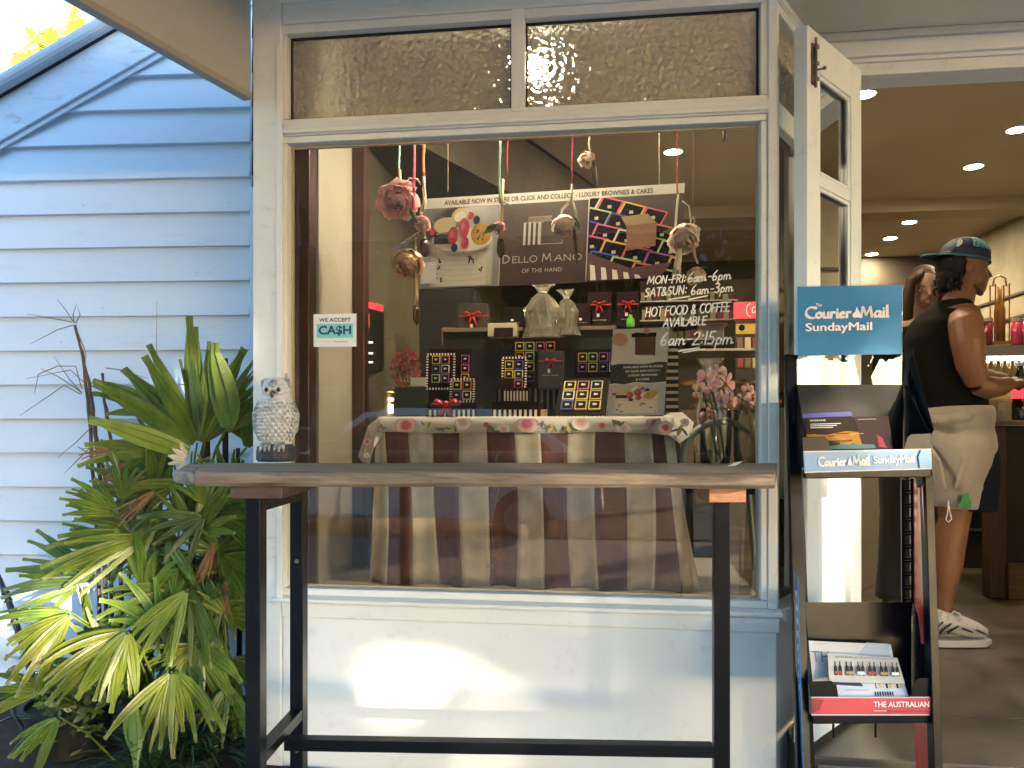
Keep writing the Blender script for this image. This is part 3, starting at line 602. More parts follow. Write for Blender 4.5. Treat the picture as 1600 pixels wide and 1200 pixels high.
def parked_car(x0, y0, m, label):
    t = thing('parked_car', (x0+2.2, y0, GZ-0.15), label, 'car', 'cars parked along the kerb')
    g = GZ-0.15
    prof = [(0.0, .35), (0.05, .75), (0.25, .92), (1.15, 1.02), (1.85, 1.46), (2.2, 1.52), (3.3, 1.50), (3.75, 1.40), (4.25, 1.02), (4.5, .95), (4.55, .4), (4.3, .28), (.25, .28)]
    MB().prism([(x0+a, y0-0.85, g+b) for a, b in prof], (0, 1.7, 0)).build('body', m, t, bevel=0.05)
    for k, q in enumerate(([(1.35, 1.04), (1.92, 1.41), (2.5, 1.44), (2.5, 1.04)], [(2.58, 1.04), (2.58, 1.44), (3.3, 1.42), (3.68, 1.34), (4.0, 1.04)])):
        for sg in (-1, 1): MB().prism([(x0+a, y0+sg*0.852, g+b) for a, b in q], (0, sg*0.012, 0)).build('side_window', CGL, t)
    for wx in (0.85, 3.65):
        for sg in (-1, 1):
            w = MB().tube([(x0+wx, y0+sg*0.70, g+.31), (x0+wx, y0+sg*0.875, g+.31)], 0.31, 20).build('wheel', RUB, t)
            MB().tube([(x0+wx, y0+sg*0.876, g+.31), (x0+wx, y0+sg*0.89, g+.31)], 0.19, 14).build('rim', CHR, w)
    for sg in (-1, 1): boxo('headlight', (x0-0.02, x0+0.06, y0+sg*0.6-0.15, y0+sg*0.6+0.15, g+.62, g+.74), CHR, t)
parked_car(-4.6, -4.3, CARW, 'white hatchback parked at the kerb, mirrored low in the left of the glass')

# far palm over the roof
pm = thing('sunlit_palm', at(60, 60, 14), 'yellow sunlit palm fronds showing above the weatherboard house roof', 'palm tree')
PF = mat('golden_frond', (0.40, 0.38, 0.04), 0.55, var=0.4, vscale=1, trans=0.5)
tb = at(95, 130, 14); MB().tube([Vector((tb.x, tb.y, -0.3)), tb], [0.16, 0.11], 8).build('trunk', BARK, pm)
rng = random.Random(5)
for (tx, ty, bend) in ((118, 8, .2), (40, 42, .7), (60, 78, .8), (8, 118, 1.0), (30, 100, .9), (150, 60, .8), (20, 88, .9), (128, 30, .3), (75, 45, .5), (170, 100, 1)):
    tip = at(tx, ty, 14+rng.uniform(-.4, .4)); mid = (tb+tip)/2 + UP*0.35*bend
    mb = MB(); pts = []
    for i in range(13):
        q = i/12; pts.append(tb*(1-q)**2 + mid*(2*q*(1-q)) + tip*q*q)
    mb.tube(pts, [0.018]*6+[0.010]*7, 4)
    for i in range(1, 13):
        d = (pts[i]-pts[i-1]).normalized(); s_ = d.cross(FW).normalized(); L = 0.42*math.sin(math.pi*min(1, (i+1.5)/15))+.05
        for sg in (-1, 1):
            for k in range(3):
                o = pts[i-1].lerp(pts[i], k/3); e = o + (d*0.75 + s_*sg*0.8 - UP*0.35 + FW*rng.uniform(-.3, .3))*L
                w_ = d*0.024; mb.add([o-w_, o+w_, e], [(0,1,2)])
    mb.build('frond', PF, pm)
# ================================================================= BAR TABLE OUTSIDE
ZT = 0.849
bar = thing('bar_table', atZ(780, 735, 0.6), 'long weathered timber bar top on a black steel frame, standing against the shop window', 'table')
BT = wood_mat('weathered_timber', (0.065, 0.045, 0.030), (0.30, 0.235, 0.165), 0.62, axis=0, scale=0.9, bump=0.8)
fl, fr_ = atZ(285, 736.5, ZT), atZ(1224, 739.5, ZT); bl, br = atZ(318, 723.5, ZT), atZ(1214, 723.5, ZT)
mb = MB(); N = 44; ring = []
for i in range(N+1):
    q = i/N; f = fl.lerp(fr_, q); b = bl.lerp(br, q)
    wob = 0.004*noise.noise(Vector((q*6, 0, 1))); ez = 0.003*noise.noise(Vector((q*5, 3, 1)))
    d = (f-b).normalized(); k = 1.0
    if i == 0: f = f - (fr_-fl).normalized()*-0.03
    if i == N: f = f - (fr_-fl).normalized()*0.02
    th = 0.036
    sec = [b+UP*ez, f-d*0.012+UP*ez, f-d*0.003+UP*(ez-0.004), f+d*(0.002+wob)+UP*(ez-0.013), f+d*(0.001+wob)+UP*(ez-th*0.75), f-d*0.007+UP*(ez-th), b+UP*(ez-th)]
    ring.append(sec)
vs = [p for s_ in ring for p in s_]; m7 = 7; fs = []
for i in range(N):
    for j in range(m7): fs.append((i*m7+j, i*m7+(j+1) % m7, (i+1)*m7+(j+1) % m7, (i+1)*m7+j))
fs.append(tuple(range(m7))[::-1]); fs.append(tuple(N*m7+j for j in range(m7)))
mb.add(vs, fs); o = mb.build('bar_top', BT, bar)
le = fl.lerp(bl, 0.5)
mb = MB(); mb.tube([le-RT*0.052-UP*0.017, le-RT*0.03-UP*0.017, le+RT*0.012-UP*0.017], [0.006, 0.016, 0.0175], 10)
# rounded nose at the left end
nose = MB(); c = [fl-RT*-0.004, bl-RT*-0.004]; e0 = atZ(265, 734, ZT); e1 = atZ(292, 724, ZT)
th = 0.036; nose.prism([fl+RT*0.03-UP*0.001, e0+RT*0.005+FW*0.004-UP*0.001, e0+FW*0.04-UP*0.001, e1-UP*0.001, bl-UP*0.001][::-1], (0, 0, -th+0.002)); nose.build('bar_nose', BT, bar, bevel=0.009)
def leg_at(px, s): p = at(px, 900, s); return Vector((p.x, p.y, 0))
LF = leg_at(400, 1.86); LB = leg_at(467, 2.17); RP = leg_at(1126.5, 1.97)
LW = 0.038; xdir = (RP-(LF+LB)/2).normalized(); ydir = (LB-LF).normalized()
for P_ in (LF, LB): MB().bar(P_+UP*(GZ+0.006), P_+UP*0.785, LW, LW, up=(0, 1, 0)).build('leg', BLACKM, bar, bevel=0.002)
MB().bar(RP+UP*(GZ+0.006), RP+UP*0.768, 0.040, 0.042, up=(0, 1, 0)).build('leg', BLACKM, bar, bevel=0.002)
MB().bar(LF+ydir*0.020+UP*0.768, LB-ydir*0.020+UP*0.768, 0.034, 0.032).build('top_rail', BLACKM, bar, bevel=0.002)
MB().bar(LF+ydir*0.020+UP*0.150, LB-ydir*0.020+UP*0.150, 0.034, 0.030).build('foot_rail', BLACKM, bar, bevel=0.002)
ML_ = (LF+LB)/2
MB().bar(ML_+xdir*0.018+UP*0.128, RP-xdir*0.021+UP*0.128, 0.036, 0.030).build('foot_rail', BLACKM, bar, bevel=0.002)
for s_ in (-1, 1): pass
boxo('floor_plate', (RP.x-0.12, RP.x+0.12, RP.y-0.03, RP.y+0.03, GZ+0.001, GZ+0.0055), BLACKM, bar)
BLK = wood_mat('red_hardwood_block', (0.30, 0.12, 0.07), (0.50, 0.25, 0.15), 0.6, axis=0, scale=1.6, bump=0.3)
DBK = wood_mat('dark_hardwood_block', (0.035, 0.02, 0.014), (0.11, 0.06, 0.04), 0.6, axis=0, scale=1.6, bump=0.3)
def local_box(c, ax, w, d, h, m, nm, parent, bevel=0.002):
    ax = ax.normalized(); ay = Vector((-ax.y, ax.x, 0)); M = Matrix(((ax.x, ay.x, 0, c.x), (ax.y, ay.y, 0, c.y), (0, 0, 1, c.z), (0, 0, 0, 1)))
    return MB().box(-w/2, w/2, -d/2, d/2, -h/2, h/2, M).build(nm, m, parent, bevel=bevel)
local_box(RP+UP*0.791, RT, 0.092, 0.12, 0.045, BLK, 'packing_block', bar)
local_box(ML_+UP*0.799-xdir*0.0, RT, 0.125, 0.36, 0.028, DBK, 'packing_block', bar)
for z in (0.58, 0.05): 
    p = LB - FW*0.02 + UP*z + RT*0.0; MB().tube([p, p-FW*0.004], 0.006, 10).build('bolt_head', STEEL, bar)
# scrap of paper on the bar
pp = atZ(1148, 728, ZT+0.004)
sc_ = MB(); sc_.add([pp+Vector((-.022, -.02, 0)), pp+Vector((.0, -.018, .002)), pp+Vector((.03, .03, .012)), pp+Vector((.012, .03, .004)), pp+Vector((0, .005, .009))], [(0,1,4), (1,2,4), (2,3,4), (3,0,4)])
tag(sc_.build('paper_scrap', mat('scrap_paper', (0.7, 0.7, 0.66), 0.7)), 'small torn scrap of white paper lying on the right end of the bar top', 'paper scrap')

# ================================================================= OWL
ob = atZ(426, 721.5, ZT+0.001); os_ = (ob-C0).dot(FW); U = os_/F_PX      # metres per pixel at the owl
owl = thing('owl_statue', ob, 'grey and white plastic owl decoy with yellow eyes on the left end of the bar', 'statue')
def owl_mat(name, c1, c2, sc, stretch=(1, 1, 2)):
    m = mat(name, c1, 0.6, bump=0.6, bscale=sc, col2=c2, var=0.5, vscale=sc*0.55, stretch=stretch); return m
OWM = owl_mat('owl_plumage', (0.62, 0.63, 0.62), (0.36, 0.38, 0.40), 80, (1, 1, 2.2)); OWG = owl_mat('owl_grey', (0.42, 0.44, 0.44), (0.12, 0.14, 0.16), 110)
OWB = mat('owl_base', (0.022, 0.027, 0.034), 0.6, var=0.4, vscale=40, bump=1.0, bscale=60)
o_ = ob + FW*0.032
def P3(dx, dz, dy=0): return o_ + RT*(dx*U) + UP*(dz*U) + FW*(dy*U)
mb = MB(); k0 = len(mb.v)
prof = [(17, 20), (21, 28), (25, 42), (28, 60), (29, 76), (27, 90), (22, 100), (21, 106), (22.5, 112), (23, 120), (20, 128), (12, 132), (3, 133)]
n = 26
for (r, z) in prof:
    for j in range(n):
        a = 2*math.pi*j/n; bumpy = 1+0.025*noise.noise(Vector((a*2.5, z*.15, 2)))
        mb.v.append(P3(1.5+r*bumpy*math.cos(a)*(1 if z < 100 else 1.02), z, r*0.82*math.sin(a)*bumpy))
for i in range(len(prof)-1):
    for j in range(n): mb.f.append([i*n+j, i*n+(j+1) % n, (i+1)*n+(j+1) % n, (i+1)*n+j]); mb.m.append(0)
mb.f.append(list(range(n))[::-1]); mb.m.append(0); mb.f.append([(len(prof)-1)*n+j for j in range(n)]); mb.m.append(0)
mb.build('body', OWM, owl, smooth=True, sub=1)
for sg, hh in ((-1, 3), (1, 13)):
    MB().tube([P3(1+sg*17, 118, -4), P3(1+sg*18, 127, -5), P3(1+sg*16.5, 128+hh*.8, -4)], [6*U, 5*U, 1.6*U], 8).build('ear_tuft', OWG, owl, smooth=True)
    MB().ball(P3(1+sg*9.5, 112, -17.5), (8.5*U, 3.2*U, 8.5*U), 16, 10).build('face_disc', OWM, owl, smooth=True)
    e = MB().ball(P3(1+sg*9.5, 112.5, -20.4), (4.1*U, 1.6*U, 4.1*U), 14, 8).build('eye', mat('owl_eye', (0.34, 0.26, 0.05), 0.15, coat=1), owl, smooth=True)
    MB().ball(P3(1+sg*9.5, 112.5, -21.6), (2.9*U, 0.9*U, 2.9*U), 12, 6).build('pupil', mat('pupil_black', (0.005, 0.005, 0.005), 0.05), e, smooth=True)
    wg = MB(); wg.tube([P3(1+sg*24, 94, -2), P3(1+sg*29, 74, -3), P3(1+sg*28, 50, -4), P3(1+sg*22, 33, -8)], [6*U, 9*U, 8*U, 3*U], 10, flat=0.5); wg.build('wing', OWG, owl, smooth=True)
    for t_ in (-5, 0, 5): MB().tube([P3(1+sg*11+t_, 29, -17), P3(1+sg*11+t_*1.3, 23, -24), P3(1+sg*11+t_*1.5, 16, -25)], [2.6*U, 2.8*U, 1.2*U], 7).build('talon', OWG, owl, smooth=True)
MB().tube([P3(1, 110, -19), P3(1, 105, -23), P3(1, 99, -22)], [3.2*U, 3.4*U, 0.8*U], 8).build('beak', mat('owl_beak', (0.05, 0.055, 0.065), 0.3), owl, smooth=True)
MB().ball(P3(1, 122, -15), (7*U, 6*U, 8*U), 12, 8).build('brow', OWG, owl, smooth=True)
# rows of feathers carved on the breast: little raised scallops
mb = MB()
for row in range(11):
    z = 92-row*5.6
    for k in range(9):
        a = R(-90+(k-4)*17+(row % 2)*8); r = 26.5+2.6*math.sin((row+1)/12*math.pi)
        c = P3(1.5+r*math.cos(a), z, r*0.83*math.sin(a)); mb.ball(c, (3.2*U, 2*U, 3.0*U), 6, 4)
mb.build('breast_feathers', OWM, owl, smooth=True)['kind'] = 'stuff'
mb = MB(); prof = [(29, 0), (31, 3), (31, 16), (29, 23), (24, 27), (12, 28)]; n = 30
for (r, z) in prof:
    for j in range(n):
        a = 2*math.pi*j/n; q = 1+0.05*noise.noise(Vector((math.cos(a)*4, math.sin(a)*4, z*.25))); mb.v.append(P3(1+r*q*math.cos(a), z, r*q*0.85*math.sin(a)))
for i in range(len(prof)-1):
    for j in range(n): mb.f.append([i*n+j, i*n+(j+1) % n, (i+1)*n+(j+1) % n, (i+1)*n+j]); mb.m.append(0)
mb.f.append(list(range(n))[::-1]); mb.m.append(0); mb.f.append([(len(prof)-1)*n+j for j in range(n)]); mb.m.append(0)
mb.build('log_base', OWB, owl)

# ================================================================= WRITING AND STICKER ON THE PANE
WHT = ink('chalk_white', (0.86, 0.86, 0.78), 0.5)
gx = atY(457, 600, YG-0.001); Gs = Sheet((0, YG-0.0006, 0), (1, 0, 0), (0, 0, 1), lift=0.00012)
def hand(txt, p0, p1, hpx, pen=0.13, slant=0.22, track=1.0):
    a = atY(p0[0], p0[1], YG); b = atY(p1[0], p1[1], YG); e = (b-a); L = e.length; Gs2 = Sheet((a.x, YG-0.0007, a.z), e/L, Vector((-e.z/L, 0, e.x/L)), lift=0.00012)
    if Gs2.n.y > 0: Gs2.n = -Gs2.n
    Gs2.use(WHT); Gs2.strokes(txt, 0, 0, L, hpx*2.38/1200, pen=pen, slant=slant, track=track); return Gs2
def lettering(name, items):
    m = MB()
    for g_ in items:
        k = len(m.v); m.v += g_.mb.v; m.f += [[k+i for i in f] for f in g_.mb.f]; m.m += [0]*len(g_.mb.f)
    return m.build(name, WHT, win)
lettering('lettering', [hand('MON-FRI:', (1011, 444), (1071, 441), 12, .15), hand('6am-6pm', (1074, 441), (1143, 436), 15, .13)])
lettering('lettering', [hand('SAT&SUN:', (1007, 464), (1073, 459), 13, .15), hand('6am-3pm', (1079, 461), (1146, 455), 15, .13)])
lettering('lettering', [hand('HOT FOOD & COFFEE', (1008, 495), (1141, 486), 14, .14)])
lettering('lettering', [hand('AVAILABLE', (1036, 511), (1104, 507), 13, .15)])
lettering('lettering', [hand('6am-2:15pm', (1031, 540), (1146, 537), 20, .11)])
ul = []
for a_, b_, w_ in (((1045,468),(1078,463),2), ((1076,468),(1106,462),2), ((1060,549),(1093,543),2), ((1067,551),(1101,545),2)):
    a = atY(*a_, YG); b = atY(*b_, YG); g_ = Sheet((0, YG-0.0007, 0), (1, 0, 0), (0, 0, 1), lift=0.00012); g_.use(WHT); g_.line([(a.x, a.z), (b.x, b.z)], w_*2.38/1200); ul.append(g_)
lettering('underline', ul)
def sheet_px(pTL, pTR, pBL, Y, y2=None, lift=0.0004, th=0.003, m=None, name='card', parent=None):
    """a thin panel whose corners are found on the plane y = Y; returns its Sheet, width, height"""
    a = atY(pBL[0], pBL[1], Y); b = atY(pTL[0], pTL[1], Y); c = atY(pTR[0], pTR[1], Y if y2 is None else y2)
    ex = (c-b); w = ex.length; ex.normalize(); ez = (b-a); h = ez.length; ez.normalize(); n = ex.cross(ez).normalized()
    if n.dot(C0-a) < 0: n = -n
    o = None
    if name: o = MB().prism([a, a+ex*w, a+ex*w+ez*h, a+ez*h], -n*th).build(name, m, parent)
    return Sheet(a, ex, ez, lift), w, h, o
NAVY = ink('navy', (0.02, 0.05, 0.10)); AQUA = ink('aqua', (0.22, 0.62, 0.68)); GREY = ink('grey', (0.25, 0.27, 0.30)); CARDW = mat('white_card', (0.80, 0.82, 0.84), 0.35)
st_ = thing('cash_sticker', atY(524, 541, YG-0.002), 'white and aqua WE ACCEPT CASH sticker on the left of the display window', 'sticker')
sh, w, h, _ = sheet_px((490, 491), (557, 490), (490, 542), YG-0.002, th=0.0008, m=CARDW, name='card', parent=st_)
sh.use(NAVY); sh.text('WE ACCEPT', w*.13, h*.76, w*.87, h*.88, bold=.02); sh.use(AQUA); sh.rect(w*.075, h*.27, w*.925, h*.70)
sh.use(NAVY); sh.text('CA$H', w*.12, h*.33, w*.88, h*.64, bold=.03); sh.use(GREY); sh.text('Printed & supplied by', w*.18, h*.13, w*.46, h*.165); sh.text('National Sheets', w*.49, h*.13, w*.8, h*.18, bold=.02); sh.build('lettering', st_)
# ================================================================= WINDOW DISPLAY: table, cloth, drape
YT = 2.70                                   # front of the display table
tz = atY(820, 676, YT).z; tx0, tx1 = atY(592, 676, YT).x, atY(1050, 676, YT).x
FLOR = mat('cloth_ground', (0.52, 0.49, 0.45), 0.8, var=0.08, vscale=10, bump=0.15, bscale=200)
dt = thing('display_table', (0, 2.9, 0.4), 'plain timber display table hidden under the floral cloth in the window', 'table')
zc = atY(820, 651, YT).z
boxo('table_top', (tx0+.02, tx1-.02, YT+0.02, 3.25, zc-0.04, zc-0.008), BLK, dt)
for a in (tx0+.06, tx1-.06):
    for b in (YT+0.08, 3.2): boxo('leg', (a-.02, a+.02, b-.02, b+.02, 0.403, zc-0.041), BLK, dt)
# floral cloth: top, front fall, corner folds
PK1, PK2, PK3, YEL, LGR, DGR = ink('rose_pink', (0.60, 0.10, 0.16)), ink('pale_pink', (0.66, 0.38, 0.36)), ink('blush', (0.70, 0.58, 0.52)), ink('ochre', (0.55, 0.45, 0.12)), ink('leaf_grey', (0.16, 0.16, 0.13)), ink('leaf_green', (0.30, 0.31, 0.12))
clo = MB(); rows = []
for i in range(61):
    q = i/60; x = tx0-0.005+(tx1-tx0+.01)*q; y = YT-0.006+0.004*math.sin(q*23); dz = 0.0025*math.sin(q*17+1)
    rows.append([(x, 3.26, zc), (x, YT+0.012, zc+.001), (x, y, zc-0.006), (x, y-0.004, zc-0.03), (x, y-0.003, tz+dz)])
vs = [p for r in rows for p in r]; fs = [(i*5+j, i*5+j+1, (i+1)*5+j+1, (i+1)*5+j) for i in range(60) for j in range(4)]
clo.add(vs, fs); clo_o = clo.build('floral_cloth', FLOR, None, smooth=True)
sm = clo_o.modifiers.new('th', 'SOLIDIFY'); sm.thickness = 0.0015
tag(clo_o, 'grey cloth printed with pink roses laid over the display table', 'tablecloth')
def flowers(sh, spots, U_):
    for x, y, r, kind in spots:
        if kind == 0:
            for rr, m in ((1, PK2), (.82, PK3), (.66, PK2), (.45, PK1)): sh.use(m); sh.ell(x, y, r*rr, r*rr*.85, 14, jit=.12)
        elif kind == 1:
            for rr, m in ((1, PK3), (.8, CARDW), (.6, PK3), (.35, PK2)): sh.use(m); sh.ell(x, y, r*rr, r*rr*.85, 14, jit=.12)
        elif kind == 2:
            sh.use(YEL if random.random() < .6 else LGR); a = random.uniform(0, 180)
            sh.ell(x, y, r, r*.4, 10, rot=a); sh.use(LGR); sh.ell(x+r*.8, y-r*.3, r*.8, r*.22, 8, rot=a+60); sh.ell(x-r*.7, y, r*.8, r*.2, 8, rot=a-50)
        else:
            sh.use(PK1); sh.ell(x, y, r*.6, r*.6, 10, jit=.1); sh.use(PK2, .5)
wl, hl = tx1-tx0, zc-0.006-tz
sh = Sheet((tx0, YT-0.0135, tz), (1, 0, 0), (0, 0, 1), 0.0003)
spots = []
for fx, fz, r, k in ((.10,.5,.038,0), (.22,.25,.014,2), (.17,.65,.016,2), (.30,.7,.030,1), (.26,.3,.018,2), (.38,.55,.016,3), (.44,.22,.024,1), (.40,.2,.02,2), (.52,.6,.040,0), (.60,.35,.018,2), (.57,.6,.013,2), (.70,.7,.034,1), (.66,.22,.018,2), (.77,.5,.017,3), (.84,.3,.026,1), (.82,.7,.018,2), (.95,.6,.036,0), (.02,.4,.012,2)):
    r = r*1.05 if k < 2 else r; z = fz*hl; spots.append((fx*wl, z, r, k))
sh.clip = (.0015, hl-.0005); flowers(sh, spots, 0); sh.build('rose_print', clo_o)
def corner(pts, nm):
    m = MB(); P_ = [at(*p) for p in pts]; n = len(P_); m.add(P_, [tuple(range(n))]); o = m.build(nm, FLOR, clo_o); q = o.modifiers.new('th', 'SOLIDIFY'); q.thickness = 0.002; return P_
def tri_mesh(P_, T_, nm):
    m = MB(); m.add([at(*p) for p in P_], T_); o = m.build(nm, FLOR, clo_o); q = o.modifiers.new('th', 'SOLIDIFY'); q.thickness = 0.002; return o
tri_mesh([(594,652,2.83), (600,676,2.80), (584,700,2.74), (578,724,2.80), (566,722,2.88), (560,712,2.9), (576,665,2.88)], [(0,1,2,6), (2,3,4,5,6)], 'corner_fold')
tri_mesh([(1030,652,2.60), (1010,676,2.60), (1046,680,2.55), (1062,692,2.56), (1080,680,2.66), (1084,660,2.75), (1066,644,2.8), (1048,645,2.75)], [(0,1,2), (0,2,7), (2,3,4,7), (4,5,6,7)], 'corner_fold')
fsh = Sheet(at(1030,690,2.53), RT, UP, .0004)
for (px, py, s_, r_, k_) in ((1040,668,2.535,.030,0), (1062,672,2.55,.026,2), (574,690,2.73,.018,0), (573,712,2.76,.014,1), (571,703,2.75,.014,2), (1070,660,2.6,.02,1)):
    c = at(px, py, s_); s2 = Sheet(c-RT*.0-UP*.0, RT, UP, .0004); flowers(s2, [(0, 0, r_*.8, k_)], 0); s2.build('rose_print', clo_o)
# striped drape, gathered and flaring to the sill
SCR = mat('stripe_cream', (0.46, 0.42, 0.36), 0.85, var=0.2, vscale=14, bump=0.3, bscale=220, sheen=.2); SBR = mat('stripe_brown', (0.105, 0.034, 0.027), 0.8, var=0.3, vscale=8, bump=0.3, bscale=180, sheen=.3)
STI = mat('stitch_thread', (0.66, 0.62, 0.52), 0.7)
tops = [590,600,637,677,718,760,802,844,888,930,975,1018,1052]; bots = [578,604,646,688,724,766,806,851,892,936,980,1022,1066,1096]
tops = [588,601,637,677,718,760,803,844,888,930,975,1018,1036,1052]
cols = [0,1,0,1,0,1,0,1,0,1,0,1,0]
cols = [0,1,0,1,0,1,0,1,0,1,0,1,0]
dr = thing('striped_drape', (0, YT, 0.45), 'cream and maroon striped fabric hanging under the floral cloth in the window', 'drape')
zb_ = 0.405
def dpt(c, r):   # c in stripe units, r 0 top .. 1 bottom
    i = min(int(c), len(tops)-2); f = c-i
    px = (tops[i]*(1-f)+tops[i+1]*f)*(1-r) + (bots[i]*(1-f)+bots[i+1]*f)*r + 5*math.sin(r*3.1)*math.sin(c*1.3)*(1)
    Y_ = YT+0.010 - 0.09*r + (0.006+0.016*r)*math.sin(c*2.4+r*1.2) + (0.004+.004*r)*math.sin(c*6.1)
    p = atY(px, 700, Y_); return Vector((p.x, Y_, tz-0.001+0.01+(zb_-tz-0.01)*r))
for k in range(13):
    m = MB(); nr, nc = 14, 7; vs = [dpt(k+j/(nc-1), i/(nr-1)) for i in range(nr) for j in range(nc)]
    m.add(vs, [(i*nc+j, (i+1)*nc+j, (i+1)*nc+j+1, i*nc+j+1) for i in range(nr-1) for j in range(nc-1)])
    o = m.build('stripe', SBR if cols[k] else SCR, dr, smooth=True); q = o.modifiers.new('th', 'SOLIDIFY'); q.thickness = 0.0015
    if not cols[k] and k > 0:
        m = MB()
        for i in range(46):
            p = dpt(k+0.93, i/46); p2 = dpt(k+0.93, (i+.5)/46); p.y -= .002; p2.y -= .002
            m.box(p.x-.0012, p.x+.0012, p.y-.0010, p.y, p2.z, p.z)
        m.build('stitching', STI, o)
# dried twig leaning inside against the pane
tw = MB(); rng = random.Random(9); base = at(768, 912, 2.48); pts = [base+UP*(0.40*i/9)+RT*(0.010*math.sin(i*1.1)+.002*i) for i in range(10)]; tw.tube(pts, 0.0022, 5)
for i in range(30):
    p = pts[rng.randrange(1, 10)]; e = p+RT*rng.uniform(-.03, .03)+UP*rng.uniform(-.02, .03)+FW*rng.uniform(-.006, .01); tw.tube([p, (p+e)/2+UP*.006, e], [.0014, .0012, .0006], 4)
tag(tw.build('dried_twig', mat('dry_twig', (0.20, 0.13, 0.07), 0.8)), 'thin dried curly twig standing inside the pane before the striped drape', 'twig')

# ================================================================= GIFT BOXES
BOXB = mat('box_chocolate', (0.016, 0.008, 0.0075), 0.8, spec=0.12, var=0.1, bump=0.03); STW = mat('stripe_white', (0.74, 0.71, 0.62), 0.5); STK = mat('stripe_black', (0.007, 0.005, 0.005), 0.8, spec=0.12)
RED = mat('red_ribbon', (0.36, 0.006, 0.012), 0.4); KRAFT = mat('kraft_board', (0.40, 0.34, 0.24), 0.7)
WR = [ink('wrap_%s' % n_, c) for n_, c in (('yellow', (0.62, 0.48, 0.03)), ('orange', (0.55, 0.14, 0.03)), ('purple', (0.30, 0.07, 0.30)), ('blue', (0.04, 0.06, 0.34)), ('pink', (0.50, 0.08, 0.16)), ('green', (0.35, 0.50, 0.22)), ('silver', (0.55, 0.55, 0.52)), ('gold', (0.50, 0.34, 0.06)))]
LOGO = ink('logo_cream', (0.60, 0.56, 0.48))
def frame_of(px, py, s, tilt=0.0, yaw=0.0):
    """basis at a pixel: ex to the right, ey up the face (tilted back by tilt), n to the viewer"""
    c = at(px, py, s); ex = Vector((math.cos(R(yaw)), math.sin(R(yaw)), 0)); back = Vector((-ex.y, ex.x, 0))
    ey = UP*math.cos(R(tilt)) + back*math.sin(R(tilt)); n = ex.cross(ey); return c, ex, ey, n
def slab(c, ex, ey, n, w, h, d, m, nm, parent, bevel=0.0015):
    return MB().prism([c-ex*w/2, c+ex*w/2, c+ex*w/2+ey*h, c-ex*w/2+ey*h], -n*d).build(nm, m, parent, bevel=bevel)
def brownies(parent, c, ex, ey, n, x0, y0, nx, ny, p, cols_):
    k = 0
    for j in range(ny):
        for i in range(nx):
            q = c+ex*(x0+i*p)+ey*(y0-j*p)+n*0.0005; sz = p*.44
            col = WR[cols_[k % len(cols_)]]; k += 1
            b = MB().prism([q-ex*sz-ey*sz, q+ex*sz-ey*sz, q+ex*sz+ey*sz, q-ex*sz+ey*sz], n*0.006).build('wrapped_brownie', col, parent, bevel=.0008)
            s2 = Sheet(q+n*0.0062, ex, ey, .0003); s2.use(STK); s2.rect(-sz*.80, -sz*.80, sz*.80, sz*.80); s2.use(LOGO); s2.rect(-sz*.32, -sz*.15, sz*.0, sz*.32); s2.ell(sz*.12, sz*.08, sz*.26, sz*.2, 8); s2.build('seal', b)
def stripes(parent, c, ex, ey, n, w, h, k, nm='striped_side'):
    s2 = Sheet(c, ex, ey, .0003); s2.use(STK); s2.rect(-w/2, 0, w/2, h); s2.use(STW)
    for i in range(k): s2.rect(-w/2+w*(i+.25)/k, 0, -w/2+w*(i+.75)/k, h)
    return s2.build(nm, parent)
def bow(parent, c, ex, ey, n, w, r=.006):
    m = MB()
    for sg in (-1, 1):
        m.tube([c+n*.006, c+ex*sg*w*.5+ey*w*.22+n*.02, c+ex*sg*w*.75+ey*w*.02+n*.012, c+ex*sg*w*.3-ey*w*.05+n*.012, c+n*.006], [r]*5, 6, flat=.25)
        m.tube([c+n*.008, c+ex*sg*w*.22-ey*w*.5+n*.01, c+ex*sg*w*.38-ey*w*1.0+n*.008], [r, r, r*.7], 6, flat=.25)
    m.ball(c+n*.01, r*1.3, 8, 6); m.build('bow', RED, parent, smooth=True)
zt_ = zc+0.001
def gift(name, px0, px1, pyt, pyb, s, label, cat='gift box', tilt=0, yaw=0, depth=.05, group=None, m=BOXB, nm='gift_box'):
    c, ex, ey, n = frame_of((px0+px1)/2, pyb, s, tilt, yaw); w = (px1-px0)*s/F_PX; h = (pyb-pyt)*s/F_PX/max(.3, math.cos(R(tilt)))
    t = thing(nm, c, label, cat, group); slab(c, ex, ey, n, w, h, depth, m, name, t); return t, c, ex, ey, n, w, h
GRP = 'chocolate brown gift boxes in the window display'
